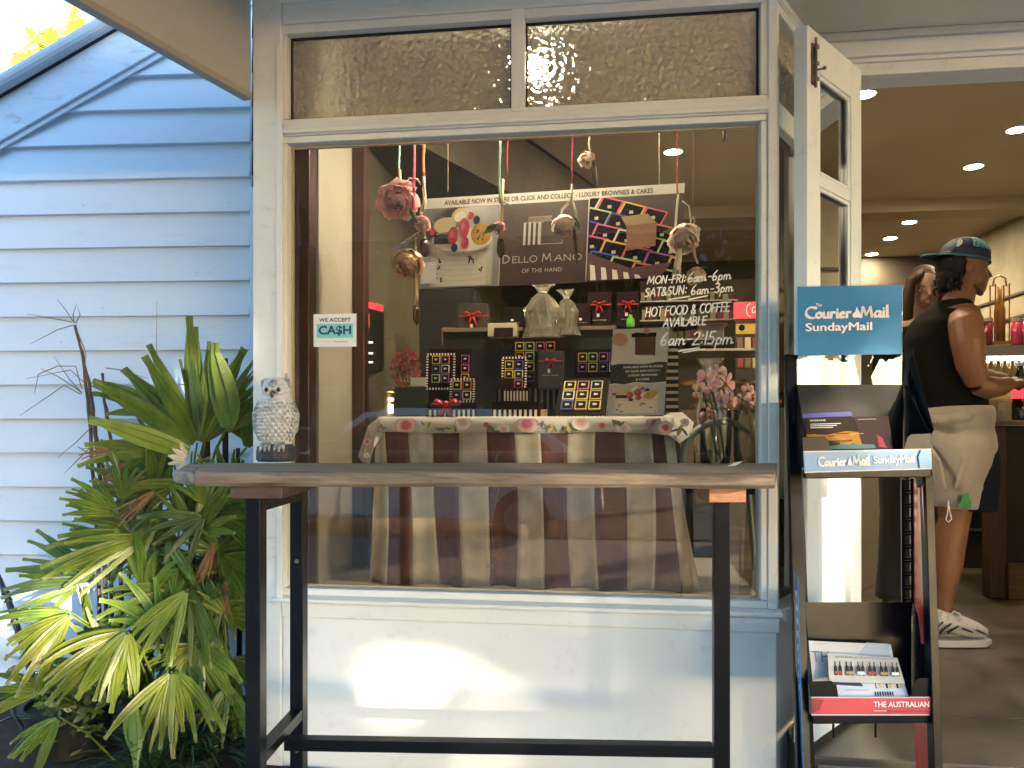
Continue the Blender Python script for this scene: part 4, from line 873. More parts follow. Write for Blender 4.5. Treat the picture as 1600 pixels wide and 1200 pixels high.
# A: left pile
t, c, ex, ey, n, w, h = gift('box', 667, 745, 630, 651, 2.78, 'closed brown box with a big red bow and striped side, front left on the cloth', depth=.13, group=GRP)
stripes(t, c+n*.0006, ex, ey, n, w*.98, h*.50, 10); bow(t, c+ey*h*.9-ex*.02+n*.001, ex, ey, n, .07, .011)
slab(c+ey*(h*.52)+n*.003, ex, ey, n, w*1.02, h*.50, .136, BOXB, 'lid', t)
t, c, ex, ey, n, w, h = gift('lid', 668, 736, 543, 630, 2.92, 'tall open brown box standing upright behind the red bow box, full of wrapped squares', tilt=6, depth=.03, group=GRP)
stripes(t, c-ex*w*.44+n*.0012, ey, -ex, n, 0.001, .001, 1) if False else None
def striped_frame(t, c, ex, ey, n, w, h, k, bwid=.008):
    for (o_2, a_, b_, L_) in ((c, ex, ey, w), (c+ey*(h-bwid), ex, ey, w)):
        s2 = Sheet(o_2+n*.0012, a_, b_, .0003); s2.use(STK); s2.rect(-w/2, 0, w/2, bwid); s2.use(STW); kk = int(w/.011)
        for i in range(kk): s2.rect(-w/2+w*(i+.25)/kk, 0, -w/2+w*(i+.75)/kk, bwid)
        s2.build('striped_edge', t)
    for sx in (-w/2, w/2-bwid):
        s2 = Sheet(c+n*.0020, ex, ey, .0003); s2.use(STK); s2.rect(sx, bwid, sx+bwid, h-bwid); s2.use(STW); kk = int(h/.011)
        for i in range(kk): s2.rect(sx, bwid+(h-2*bwid)*(i+.25)/kk, sx+bwid, bwid+(h-2*bwid)*(i+.75)/kk)
        s2.build('striped_edge', t)
slab(c-ex*w*.20+ey*.05+n*.012, ex, ey, n, w*.68, h*.66, .011, BOXB, 'tray', t); cc = c-ex*w*.20+ey*.05+n*.0122
striped_frame(t, cc, ex, ey, n, w*.68, h*.66, 8); brownies(t, cc, ex, ey, n, -.018, h*.66-.026, 2, 3, .036, [0,1,3,6,5,2,7,3]); brownies(t, c+n*.001, ex, ey, n, w*.36, h-.045, 1, 3, .036, [2,4,7])
t, c, ex, ey, n, w, h = gift('tray', 702, 742, 591, 629, 2.80, 'small square striped box of four wrapped squares propped on the red bow box', tilt=8, depth=.012, group=GRP)
striped_frame(t, c, ex, ey, n, w, h, 8); brownies(t, c+n*.002, ex, ey, n, -.019, h*.5+.018, 2, 2, .037, [0,1,3,6])
# B: middle pile
t, c, ex, ey, n, w, h = gift('box', 768, 842, 627, 651, 2.78, 'flat brown box with striped side in the middle, a smaller striped box on it', depth=.14, group=GRP)
stripes(t, c+n*.0006, ex, ey, n, w*.98, h*.45, 9); slab(c+ey*(h*.48)+n*.003, ex, ey, n, w*1.02, h*.52, .146, BOXB, 'lid', t)
slab(c+ex*.0+ey*(h+.001)-n*.02, ex, ey, n, w*.56, .040, .09, BOXB, 'upper_box', t); stripes(t, c+ey*(h+.002)-n*.0194, ex, ey, n, w*.54, .036, 8)
slab(c+ex*(w*.60)+n*.004, ex, ey, n, .022, .026, .05, mat('gold_box', (0.50, 0.36, 0.14), 0.5), 'side_tag', t)
t, c, ex, ey, n, w, h = gift('lid', 799, 882, 527, 606, 2.98, 'wide open brown box upright at the back centre with a row of four wrapped squares', tilt=5, depth=.04, group=GRP)
brownies(t, c+n*.001, ex, ey, n, -.072, h-.035, 4, 1, .040, [0,5,2,1]); brownies(t, c+n*.001, ex, ey, n, -.072, h-.075, 2, 3, .040, [1,5,6,0,3,3])
t, c, ex, ey, n, w, h = gift('tray', 783, 823, 557, 606, 2.90, 'striped tray of wrapped squares leaning left of the blue grey bag, open face out', tilt=8, depth=.012, group=GRP)
striped_frame(t, c, ex, ey, n, w, h, 8); brownies(t, c+n*.002, ex, ey, n, -.019, h-.032, 2, 3, .037, [0,3,0,6,7,4])
slab(c-ex*.03-ey*.005+n*.02, ex, ey, n, .062, .038, .02, BOXB, 'front_box', t)
t, c, ex, ey, n, w, h = gift('bag', 841, 880, 549, 607, 2.86, 'slate grey gift bag tied with a thin red ribbon, right of the centre boxes', cat='gift bag', tilt=2, depth=.05, m=mat('slate_bag', (0.020, 0.020, 0.027), 0.5), nm='gift_bag')
slab(c+ey*h*.72+n*.0005, ex, ey, n, w*1.01, .005, .052, RED, 'ribbon', t); bow(t, c+ey*h*.74+n*.004, ex, ey, n, .028, .004)
s2 = Sheet(c+n*.0008, ex, ey, .0003); s2.use(LOGO); s2.rect(-.012, h*.42, -.002, h*.53); s2.text('DELLO MANO', -.03, h*.34, .03, h*.37); s2.build('print', t)
t, c, ex, ey, n, w, h = gift('box', 775, 880, 606, 640, 2.99, 'dark box with faint grey stripes standing behind the centre pile', depth=.06, group=GRP); s2 = Sheet(c+n*.0006, ex, ey, .0003); s2.use(mat('faint_stripe', (0.16, 0.15, 0.14), .6))
for i in range(11): s2.rect(-w/2+w*(i+.3)/11, 0, -w/2+w*(i+.7)/11, h*.96)
s2.build('striped_side', t)
# C: right open box, turned and tilted
t, c, ex, ey, n, w, h = gift('lid', 898, 975, 545, 590, 2.95, 'raised lid of the angled open box at the right, lined with wrapped squares', tilt=8, yaw=-4, depth=.02, group=GRP)
brownies(t, c+n*.001, ex, ey, n, -.065, h-.032, 5, 2, .040, [0,5,2,2,3,2,0,3,6,1])
t, c, ex, ey, n, w, h = gift('tray', 866, 946, 588, 648, 2.74, 'open striped box tray of nine wrapped squares tilted towards the glass at the right', tilt=42, yaw=-6, depth=.035, group=GRP)
skew = ex*.0
brownies(t, c+n*.001, ex, ey, n, -.050, h-.042, 3, 3, .050, [0,4,5,6,0,7,3,7,0]); stripes(t, c-ey*.0006-n*.034, ex, n, ey, w*.98, .030, 12)
stripes(t, c+ex*(w/2+.0006)-n*.034+ey*h*.5, ey, n, ex, h*.96, .030, 10)
# small easel poster
POS = mat('poster_charcoal', (0.026, 0.023, 0.022), 0.4); CAKEW = ink('cake_cream', (0.84, 0.81, 0.74)); MARB = ink('marble', (0.68, 0.68, 0.65)); BER = ink('berry', (0.46, 0.05, 0.09)); BLU = ink('blueberry', (0.03, 0.05, 0.10)); ORG = ink('passion', (0.55, 0.33, 0.07)); SKIN_I = ink('hand_tone', (0.55, 0.30, 0.22)); CHO = ink('chocolate', (0.10, 0.035, 0.025)); BISC = ink('biscuit', (0.62, 0.52, 0.33))
po = thing('counter_poster', at(998, 654, 2.66), 'small portrait poster with a brownie box and berry cake, standing right on the cloth', 'poster')
sh, w, h, _ = sheet_px((958, 515), (1046, 511), (950, 650), 2.66, y2=2.64, m=MARB, name='card', parent=po)
sh.use(CHO); sh.poly([(w*.42, h*.70), (w*.78, h*.68), (w*.77, h*.93), (w*.40, h*.955)]); sh.use(STK); sh.rect(w*.34, h*.90, w*.78, h*.945)
for i in range(10): sh.use(CARDW, .3); sh.rect(w*(.40+.036*i), h*.655, w*(.42+.036*i), h*.695)
sh.use(SKIN_I); sh.ell(w*.13, h*.88, w*.15, h*.075, 14, rot=-20); sh.ell(w*.60, h*.965, w*.06, h*.03, 10, rot=-60)
sh.use(POS); sh.poly([(0, h*.37), (w*.1, h*.375), (w*.25, h*.36), (w*.45, h*.385), (w*.7, h*.37), (w, h*.38), (w, h*.60), (w*.85, h*.61), (w*.6, h*.585), (w*.35, h*.595), (w*.15, h*.60), (0, h*.585)])
sh.use(CARDW)
for i, (tx_, a, b) in enumerate((('AVAILABLE NOW IN STORE', .22, .93), ('OR CLICK AND COLLECT', .26, .90), ('LUXURY BROWNIES', .32, .84), ('& CAKES', .46, .70))): sh.text(tx_, w*a, h*(.545-.048*i), w*b, h*(.57-.048*i), bold=.03)
def cake(sh, x0, y0, w, h):
    q = lambda a, b: (x0+w*a, y0+h*b)
    def side(k, m):
        P_ = [q(.5-.46*k, .02), q(.5+.46*k, .02)] + [q(.5+.46*k*math.cos(R(a)), .58+.17*math.sin(R(a))) for a in range(0, 181, 12)]
        sh.use(m); sh.poly(P_)
    side(1, ink('cake_shade', (0.58, 0.56, 0.50))); side(.93, ink('cake_mid', (0.70, 0.67, 0.61))); side(.80, CAKEW)
    for k in range(7):
        yy = .10+.065*k; sh.use(ink('cake_mid', (0.70, 0.67, 0.61)), .4); sh.line([q(.5+.44*math.cos(R(a)), yy+.05-.06*math.sin(R(a))) for a in range(10, 171, 16)], h*.009)
    for a, b in ((.16,.28), (.13,.16), (.22,.10), (.19,.35), (.62,.36), (.66,.34), (.60,.33), (.80,.22)):
        for k in range(4): sh.use(CHO, .3); sh.ell(*q(a+random.uniform(-.025, .025), b+random.uniform(-.03, .03)), w*.014, h*.016, 6)
    sh.use(ink('cake_shade', (0.58, 0.56, 0.50)), 1); sh.ell(*q(.5, .60), w*.455, h*.165, 24); sh.use(CAKEW); sh.ell(*q(.5, .61), w*.44, h*.155, 24)
    sh.use(ORG); sh.ell(*q(.78, .66), w*.15, h*.14, 14, rot=20)
    for i in range(9): sh.use(CHO, .3); sh.ell(*q(.70+.16*random.random(), .58+.15*random.random()), w*.012, h*.014, 6)
    sh.use(BISC); sh.ell(*q(.24, .80), w*.17, h*.10, 14, rot=8); sh.ell(*q(.46, .92), w*.13, h*.09, 14, rot=30); sh.use(CAKEW); sh.ell(*q(.46, .90), w*.09, h*.06, 12, rot=35)
    sh.use(POS); sh.rect(x0+w*.09, y0+h*.56, x0+w*.33, y0+h*.68)
    for (a, b, r, rz) in ((.37,.66,.075,.12), (.53,.75,.075,.13), (.55,.56,.06,.08), (.06,.72,.05,.05), (.62,.90,.045,.05)):
        sh.use(BER); sh.ell(x0+w*a, y0+h*b, w*r, h*rz, 14, jit=.06); sh.use(ink('berry_lit', (0.62, 0.16, 0.20)), .5); sh.ell(x0+w*(a-.02), y0+h*(b+.02), w*r*.4, h*rz*.4, 8)
    for a, b in ((.40, .50), (.71, .84)): sh.use(BLU); sh.ell(x0+w*a, y0+h*b, w*.05, h*.055, 12)
sh.use(ink('cool_grey', (0.50, 0.55, 0.60))); sh.rect(0, 0.001, w, h*.355); 
cake(sh, w*.04, h*.02, w*.9, h*.32); sh.build('print', po)
MB().box(*(lambda p: (p.x-.01, p.x+.01, p.y+.01, p.y+.10, zt_, zt_+.16))(at(1000, 650, 2.67))).build('prop', KRAFT, po)

# ================================================================= LARGE HANGING POSTER
bp_ = thing('banner_poster', atY(865, 445, 2.90), 'wide poster for luxury brownies and cakes hanging across the window', 'poster')
sh, w, h, _ = sheet_px((662, 311), (1070, 286), (656, 452), 2.90, y2=2.86, m=mat('poster_dark', (0.050, 0.033, 0.028), 0.35), name='board', parent=bp_)
PG = ink('poster_pale', (0.72, 0.70, 0.64)); s1, s2x = .315, .648
sh.use(PG); sh.rect(0, h*.885, w, h); sh.use(POS); sh.text('AVAILABLE NOW IN STORE OR CLICK AND COLLECT - LUXURY BROWNIES & CAKES', w*.085, h*.915, w*.885, h*.968, bold=.02)
sh.use(ink('backdrop_grey', (0.36, 0.36, 0.36))); sh.rect(0, 0.001, w*s1, h*.88); cake(sh, w*.028, h*.0, w*.27, h*.86)
sh.use(CARDW); sh.rect(w*.008, h*.05, w*.07, h*.285); sh.build('cake_picture', bp_)
sh.use(PG); sh.rect(w*(s1+.001), 0, w*(s1+.004), h*.88); sh.rect(w*s2x, 0, w*(s2x+.004), h*.88)
lx = lambda a: w*(s1+(s2x-s1)*a)
# striped parcel mark and name, drawn as on the poster
sh.use(PG); x0, x1, y0, y1 = lx(.27), lx(.72), h*.42, h*.66
for i in range(4): sh.rect(x0+(x1-x0)*.5*i/4, y0, x0+(x1-x0)*.5*(i+.5)/4, y1)
sh.line([(x0, y1), (x0+(x1-x0)*.5, y1)], .002); sh.line([(x0+(x1-x0)*.45, y0+.001), (x1, y0+.001)], .0018); sh.line([(x1, y0), (x1, y1)], .0018); sh.line([(x0+(x1-x0)*.45, y0), (x0+(x1-x0)*.45, y1)], .0018)
for k in range(4): 
    pts = [(x0+(x1-x0)*(.12+.6*i/12), y1+h*.035+h*.028*math.sin(i*.9+k*1.5)*(1 if k % 2 else -1)) for i in range(13)]; sh.line(pts, .0011)
serif = lambda txt, a, b, yb, hh, pen: sh.strokes(txt, lx(a), yb, lx(b)-lx(a), hh, pen=pen, nib=(.035, .0))
serif('D', .04, .14, h*.235, h*.085, .10); serif('ELLO', .155, .45, h*.235, h*.066, .12); serif('M', .50, .62, h*.235, h*.085, .10); serif('ANO', .64, .96, h*.235, h*.066, .12)
sh.text('OF THE HAND', lx(.27), h*.12, lx(.73), h*.165, bold=.005, space=1.1); sh.build('lettering', bp_)
# brownie picture at the right: tilted square packs in coloured borders
bx = lambda a: w*(s2x+.006+(1-s2x-.006)*a)
sh.use(ink('pic_dark', (0.045, 0.032, 0.03))); sh.rect(bx(0), 0.001, bx(1)-.0005, h*.88)
def clip(P_):   # keep inside the picture panel
    X0, X1, Y0, Y1 = bx(0), bx(1)-.0005, .001, h*.88
    for ax, lim, sg in ((0, X0, 1), (0, X1, -1), (1, Y0, 1), (1, Y1, -1)):
        out = []
        for i in range(len(P_)):
            a, b = P_[i-1], P_[i]; ia, ib = (a[ax]-lim)*sg >= 0, (b[ax]-lim)*sg >= 0
            if ia != ib: t_ = (lim-a[ax])/(b[ax]-a[ax]); out.append((a[0]+(b[0]-a[0])*t_, a[1]+(b[1]-a[1])*t_))
            if ib: out.append(b)
        P_ = out
        if len(P_) < 3: return None
    return P_
pc = [5, 5, 7, 6, 3, 5, 4, 4, 3, 7, 6, 5, 4, 7, 1, 2]
for j in range(5):
    for i in range(5):
        cx_, cy_ = .02+.235*i+.10*j-.28, .92-.07*i-.185*j+.0; s_ = .5+j*.06
        qd = lambda k: [(bx(cx_+a*.115*(1+j*.08)+b*.045), h*(cy_+b*.085*(1+j*.08)-a*.035)) for a, b in ((-k,-k), (k,-k), (k,k), (-k,k))]
        for k, m in ((1, WR[pc[(i*3+j*2) % 16]]), (.84, STK)):
            q_ = clip(qd(k))
            if q_: sh.use(m, .3); sh.poly(q_)
        q_ = clip([(bx(cx_+a*.03), h*(cy_+b*.03)) for a, b in ((-.6,-.6), (.8,-.5), (.7,.6), (-.7,.5))])
        if q_: sh.use(ink('mark_dim', (.40, .38, .33)), .3); sh.poly(q_)
sh.use(ink('brownie_side', (0.20, 0.10, 0.06))); sh.poly([(bx(.42), h*.30), (bx(.72), h*.34), (bx(.72), h*.58), (bx(.40), h*.56)]); sh.use(ink('brownie_top', (0.26, 0.19, 0.09))); sh.poly([(bx(.40), h*.56), (bx(.72), h*.58), (bx(.62), h*.68), (bx(.34), h*.66)])
sh.use(ink('tray_edge', (0.09, 0.035, 0.04))); sh.poly([(bx(0), .001), (bx(.78), .001), (bx(.9), h*.16), (bx(.45), h*.12), (bx(0), h*.30)])
sh.use(PG)
for i in range(5): sh.poly([(bx(.04+.12*i), .002), (bx(.10+.12*i), .002), (bx(.08+.12*i), h*(.16-.03*i)), (bx(.03+.12*i), h*(.17-.03*i))])
sh.build('brownie_picture', bp_)
for px in (700, 1030):
    p = atY(px, 300, 2.89); MB().tube([p, Vector((p.x, p.y, CZ-.005))], .0012, 5).build('hanging_wire', STEEL, bp_)
# ================================================================= HANGING FLOWERS AND SPOONS
PETP = mat('petal_pink', (0.84, 0.48, 0.50), 0.6, var=0.4, vscale=30, col2=(0.90, 0.74, 0.71), trans=.25); PETW = mat('petal_white', (0.84, 0.76, 0.66), 0.6, var=0.3, vscale=30, col2=(0.80, 0.56, 0.50), trans=.25)
PETY = mat('petal_cream_yellow', (0.86, 0.74, 0.46), 0.6, col2=(0.80, 0.45, 0.45), var=.4, vscale=24, trans=.25); LEAFS = mat('silk_leaf', (0.06, 0.13, 0.03), 0.5, var=0.3, trans=.2)
SPW = mat('spoon_wood', (0.50, 0.36, 0.20), 0.55, var=.2, vscale=20); SPB = mat('spoon_chocolate', (0.045, 0.022, 0.016), 0.35); CRM = mat('cream_ribbon', (0.66, 0.62, 0.50), 0.5)
RIBB = {'aqua': mat('aqua_ribbon', (0.25, 0.42, 0.40), .5), 'magenta': mat('magenta_ribbon', (0.36, 0.02, 0.09), .5), 'orange': mat('orange_ribbon', (0.60, 0.13, 0.02), .5), 'red': mat('dull_red_ribbon', (0.42, 0.04, 0.03), .5)}
YH = 2.60
zh = atY(820, 205, YH).z
def flower(parent, px, py, r, m, down=1.0, seed=0):
    """a cupped head hanging from its base: petals wrap a sphere from the top and flare at the rim; down < 1 opens it wider"""
    c = atY(px, py, YH); rg = random.Random(seed); mb = MB(); U_ = (c-C0).dot(FW)/F_PX; r = r*U_; op = 1-down
    T_ = Matrix.Rotation(R(-38-20*op), 3, RT) @ Matrix.Rotation(R(rg.uniform(-16, 16)), 3, FW)
    for k, Ri, PH, fl in ((3, .34, 150, .0), (4, .48, 138, .0), (5, .62, 124, .06), (6, .76, 108, .14+op*.3), (7, .88, 92, .22+op*.4)):
        for i in range(k):
            a = 2*math.pi*(i+.5*(k % 2))/k + rg.uniform(-.2, .2); sd_ = Vector((-math.sin(a), math.cos(a), 0)); rad = Vector((math.cos(a), math.sin(a), 0)); g = []; jit = rg.uniform(.9, 1.08)
            for q, ww in ((.15, .35), (.4, .8), (.65, 1.05), (.88, .95), (1.0, .55)):
                ph = R(PH*q*jit); wv = ww*r*(Ri*.55+.08)
                for t_ in (-1, -.5, 0, .5, 1):
                    g.append(c + T_ @ (rad*(r*Ri*math.sin(ph)*(1+fl*q*q)-abs(t_)**2*wv*.35) + sd_*wv*t_ + UP*(r*(Ri*1.15*math.cos(ph)-.35*(.9-Ri)-.15*q*rg.random()))) + Vector((rg.uniform(-1, 1), rg.uniform(-1, 1), rg.uniform(-1, 1)))*r*(.03+.07*q*q))
            mb.add(g, [(j*5+t_, j*5+t_+1, j*5+t_+6, j*5+t_+5) for j in range(4) for t_ in range(4)])
    return mb.build('flower_head', m, parent, smooth=True)
def hleaf(parent, px, py, a, L, w=.4):
    c = atY(px, py, YH-.01); L = L*2.7/F_PX; d = RT*math.cos(R(a))+UP*math.sin(R(a)); s_ = d.cross(FW); mb = MB(); g = []
    for q, ww in ((0, .05), (.3, .8), (.6, .9), (1, .05)):
        for t_ in (-1, 0, 1): g.append(c+d*L*q+s_*L*w*.5*ww*t_-FW*L*.12*(1-abs(t_))-UP*q*q*L*.2)
    mb.add(g, [(j*3+t_, j*3+t_+1, j*3+t_+4, j*3+t_+3) for j in range(3) for t_ in range(2)]); mb.build('leaf', LEAFS, parent, smooth=True)
def ribbon(parent, px, y0, y1, m, w=3, dx=0, name='ribbon'):
    pts = []
    for i in range(9):
        q = i/8; p = atY(px+dx*q+.6*math.sin(q*7), y0+(y1-y0)*q, YH); pts.append(p)
    MB().tube(pts, w*2.7/F_PX/2, 6, flat=.2).build(name, m, parent, smooth=True)
def path(parent, pts, w, m, nm, n=8, flat=1.0, Y=None):
    P_ = [atY(a, b, (Y or YH)) for a, b in pts]
    rr = [x*2.7/F_PX/2 for x in w] if hasattr(w, '__len__') else w*2.7/F_PX/2
    return MB().tube(P_, rr, n, flat=flat).build(nm, m, parent, smooth=True)
def spoon(parent, x0, y0, x1, y1, split, wide=11, bowl=True):
    f = lambda q: (x0+(x1-x0)*q, y0+(y1-y0)*q)
    path(parent, [f(0), f(split*.5), f(split*.85), f(split)], [5, 5, 6, wide*.8], SPW, 'spoon_handle', flat=.5)
    path(parent, [f(split+.002), f(split+(1-split)*.3), f(split+(1-split)*.7), f(.97), f(1)], [wide*.82, wide, wide, wide*.6, wide*.15], SPB, 'spoon_tip', flat=.35)
HG = 'silk flowers and wooden spoons hanging on ribbons in the window'
def hang(px, label): p = atY(px, 205, YH); return thing('hanging_flower', (p.x, YH, zh), label, 'hanging flower', HG)
def topy(px): return 229 - (px-457)*0.046
t = hang(624, 'frilly pink peony hanging leftmost on a pale aqua ribbon'); ribbon(t, 624, topy(624)-14, 285, RIBB['aqua'], 3.4); flower(t, 622, 313, 27, PETP, .35, 1); path(t, [(624,283), (628,296), (640,278), (652,280), (657,288)], 3, CRM, 'cream_loop'); hleaf(t, 640, 325, -60, 22); path(t, [(624,265), (626,300), (625,345)], [5, 4, 2], SPW, 'twig')
t = hang(647, 'small pink rosebud on a long magenta ribbon above a chocolate spoon'); ribbon(t, 647, topy(647)-14, 352, RIBB['magenta'], 5); flower(t, 660, 350, 12, PETP, .6, 2); spoon(t, 662, 352, 665, 402, .45, 17); path(t, [(662,292), (664,310), (657,335), (664,318), (662,292)], 6, CRM, 'cream_loop', flat=.3)
t = hang(662, 'cream and yellow carnation beside a long spoon on a short orange ribbon'); ribbon(t, 662, topy(662)-14, 275, RIBB['orange'], 5); path(t, [(662,276), (663,300), (661,330)], [5, 4, 3], SPW, 'twig'); flower(t, 637, 412, 25, PETY, 1.0, 3); hleaf(t, 634, 396, 30, 18); path(t, [(655,362), (640,372), (626,380), (650,374), (655,366)], 4, CRM, 'cream_loop', flat=.3); spoon(t, 649, 370, 651, 508, .78, 13)
t = hang(781, 'pink bud with green leaf and brown tipped spoon hanging over the cake picture'); ribbon(t, 781, topy(781)-14, 318, RIBB['aqua'], 4.4); spoon(t, 786, 280, 782, 404, .76, 15); hleaf(t, 778, 350, 205, 24, .5); flower(t, 779, 356, 9, PETP, .5, 4); path(t, [(784,315), (792,318), (799,321)], 2.4, RIBB['aqua'], 'bow_tail')
t = hang(793, 'bare dull red ribbon hanging beside the second aqua ribbon'); ribbon(t, 793, topy(793)-14, 272, RIBB['red'], 3)
t = hang(894, 'blush white rose hanging before the striped parcel mark on a magenta ribbon'); ribbon(t, 894, topy(894)-14, 288, RIBB['magenta'], 3.4); flower(t, 882, 355, 20, PETW, 1.0, 5); path(t, [(894,288), (893,312), (889,316), (878,328), (876,340)], [4,5,5,5,3], CRM, 'cream_loop', flat=.4); path(t, [(894,312), (899,330), (903,350), (908,368)], [5,6,6,2], CRM, 'cream_tail', flat=.3); hleaf(t, 896, 338, -60, 20); spoon(t, 897, 350, 901, 412, .15, 7)
t = hang(922, 'little pink and cream blossom with a dark spoon hanging highest, close under the frame'); path(t, [(924,topy(924)-10), (920,225), (923,244)], 4, CRM, 'cream_loop', flat=.4); flower(t, 917, 250, 12, PETW, .7, 6); hleaf(t, 918, 240, 130, 10); spoon(t, 926, 240, 931, 292, .2, 10)
t = hang(1058, 'big white rose with cream loops hanging at the right on an orange ribbon'); ribbon(t, 1058, topy(1058)-14, 306, RIBB['orange'], 4); flower(t, 1069, 374, 24, PETW, .8, 7); path(t, [(1060,304), (1057,330), (1055,360)], [4,5,5], CRM, 'cream_loop', flat=.4); path(t, [(1066,314), (1076,322), (1080,345), (1074,356)], 3, CRM, 'cream_loop', flat=.5); hleaf(t, 1058, 362, 170, 22); path(t, [(1082,338), (1086,345), (1082,353), (1073,355)], 1.6, CRM, 'wire_ring'); path(t, [(1062,385), (1060,405), (1056,432)], [10,14,18], CRM, 'spoon_handle', flat=.4)
t = hang(1084, 'yellow pink rosebud hanging lowest, over the opening hours writing'); ribbon(t, 1083, topy(1083)-14, 392, RIBB['red'], 1.2); path(t, [(1083,380), (1085,400), (1090,412)], [4,5,3], SPW, 'twig'); flower(t, 1087, 432, 15, PETY, .9, 8); hleaf(t, 1092, 420, 20, 14)
t = hang(1132, 'small dark tassel hanging by itself near the right end of the frame'); path(t, [(1132,topy(1132)-12), (1132,205), (1133,214), (1131,222)], [3,7,6,2], SPB, 'tassel')
for px in (821,):
    p = atY(px, 212, YH); mb = MB(); mb.tube([p+RT*-.006+UP*.012, p+RT*-.006, p-UP*.006, p+RT*.006, p+RT*.006+UP*.012], .0016, 6)
    tag(mb.build('cup_hook', CRM), 'small white cup hook under the window head, between the ribbons', 'hook')
zr = atY(820, 196, YH).z
rl = MB().bar((xg0+.02, YH, zr+0.02), (xg1-.02, YH, zr+0.02), .012, .012).build('hanging_rail', PAINT); tag(rl, 'thin white rail behind the window head that carries the ribbons', 'rail')

# ================================================================= BEHIND THE DISPLAY
DKW = mat('dark_cabinet', (0.008, 0.007, 0.006), 0.4, var=.3); MET = mat('shelf_metal', (0.40, 0.38, 0.33), 0.35, metal=.8)
bs = thing('back_shelf', at(850, 600, 3.5), 'dark shelf unit behind the display with boxes and bags on top', 'shelf')
pa, pb_ = at(656, 452, 3.6), at(1040, 530, 3.35)
def pbox(px0, px1, pyt, pyb, s, d, m, nm, parent, bevel=.002):
    """a box facing the shop front, its face found between two pixel columns at depth s, going d deeper"""
    a, b = at(px0, pyb, s), at(px1, pyt, s); return MB().box(a.x, b.x, a.y, a.y+d, a.z, b.z).build(nm, m, parent, bevel=bevel)
pbox(690, 962, 513, 519, 3.38, .30, mat('shelf_board_brown', (.12, .09, .06), .6), 'shelf_top', bs); pbox(692, 960, 519.5, 700, 3.40, .26, DKW, 'shelf_body', bs)
pbox(655, 742, 452, 660, 3.75, .2, DARK, 'dark_panel', bs)
t = None
def bag(px0, px1, pyt, pyb, s, label, rib=True, m=BOXB, hand_=True, group='dark gift bags on the back shelf'):
    c, ex, ey, n = frame_of((px0+px1)/2, pyb, s); w = (px1-px0)*s/F_PX; h = (pyb-pyt)*s/F_PX
    t = thing('gift_bag', c, label, 'gift bag', group); slab(c, ex, ey, n, w, h, .06, m, 'bag', t)
    if rib: slab(c+ey*h*.62+n*.0007, ex, ey, n, w*1.01, .006, .0615, RED, 'ribbon', t); bow(t, c+ey*h*.66+n*.003, ex, ey, n, w*.42, .006)
    s2 = Sheet(c+n*.0008, ex, ey, .0003); s2.use(LOGO); s2.rect(-.012, h*.30, .0, h*.40); s2.text('DELLO MANO', -w*.3, h*.2, w*.3, h*.225); s2.build('print', t)
    if hand_: MB().tube([c+ex*w*.2+ey*h, c+ex*w*.15+ey*(h+.06), c-ex*w*.05+ey*(h+.06), c-ex*w*.1+ey*h], .002, 5).build('handle', STK, t)
sB = 3.36
bag(716, 762, 474, 528, sB+.06, 'dark gift bag with a big red bow, leftmost on the back shelf', m=mat('bag_umber', (0.035, 0.024, 0.018), .5))
bag(785, 820, 480, 511, sB, 'plain low black bag between the tan box and the cellophane', rib=False, m=STK, hand_=False)
bag(896, 922, 474, 512, sB, 'small dark bag without ribbon, left of the red tied pair', rib=False)
bag(918, 955, 456, 512, sB+.03, 'tall chocolate gift bag with a slanting red bow and black cord handle')
bag(964, 998, 456, 510, sB, 'tall chocolate gift bag with red band beside the little green bottle')
gb = at(985, 511, 3.3); t = tag(MB().lathe([(.015,0),(.018,.01),(.017,.03),(.008,.042),(.007,.054)], gb, 14).build('green_bottle', mat('lime_green', (0.10, 0.42, 0.03), .3)), 'small lime green bottle before the gift bag on the back shelf', 'bottle')
t = thing('tan_box', at(784, 520, 3.3), 'tan carton with a small dark brownie box in it, behind the centre pile', 'box'); pbox(762, 808, 505, 526, 3.30, .08, KRAFT, 'carton', t); pbox(772, 802, 512, 526, 3.285, .012, BOXB, 'inner_box', t); pbox(781, 787, 516, 522, 3.283, .0015, LOGO, 'seal', t)
t = thing('label_box', at(700, 536, 3.6), 'small orange labelled box in the dark, left of the red bow bag', 'box'); pbox(690, 712, 512, 538, 3.55, .05, mat('label_orange', (.22, .09, .03), .6), 'box', t); pbox(696, 706, 518, 530, 3.548, .0015, ink('label_red', (.4, .08, .03)), 'label', t)
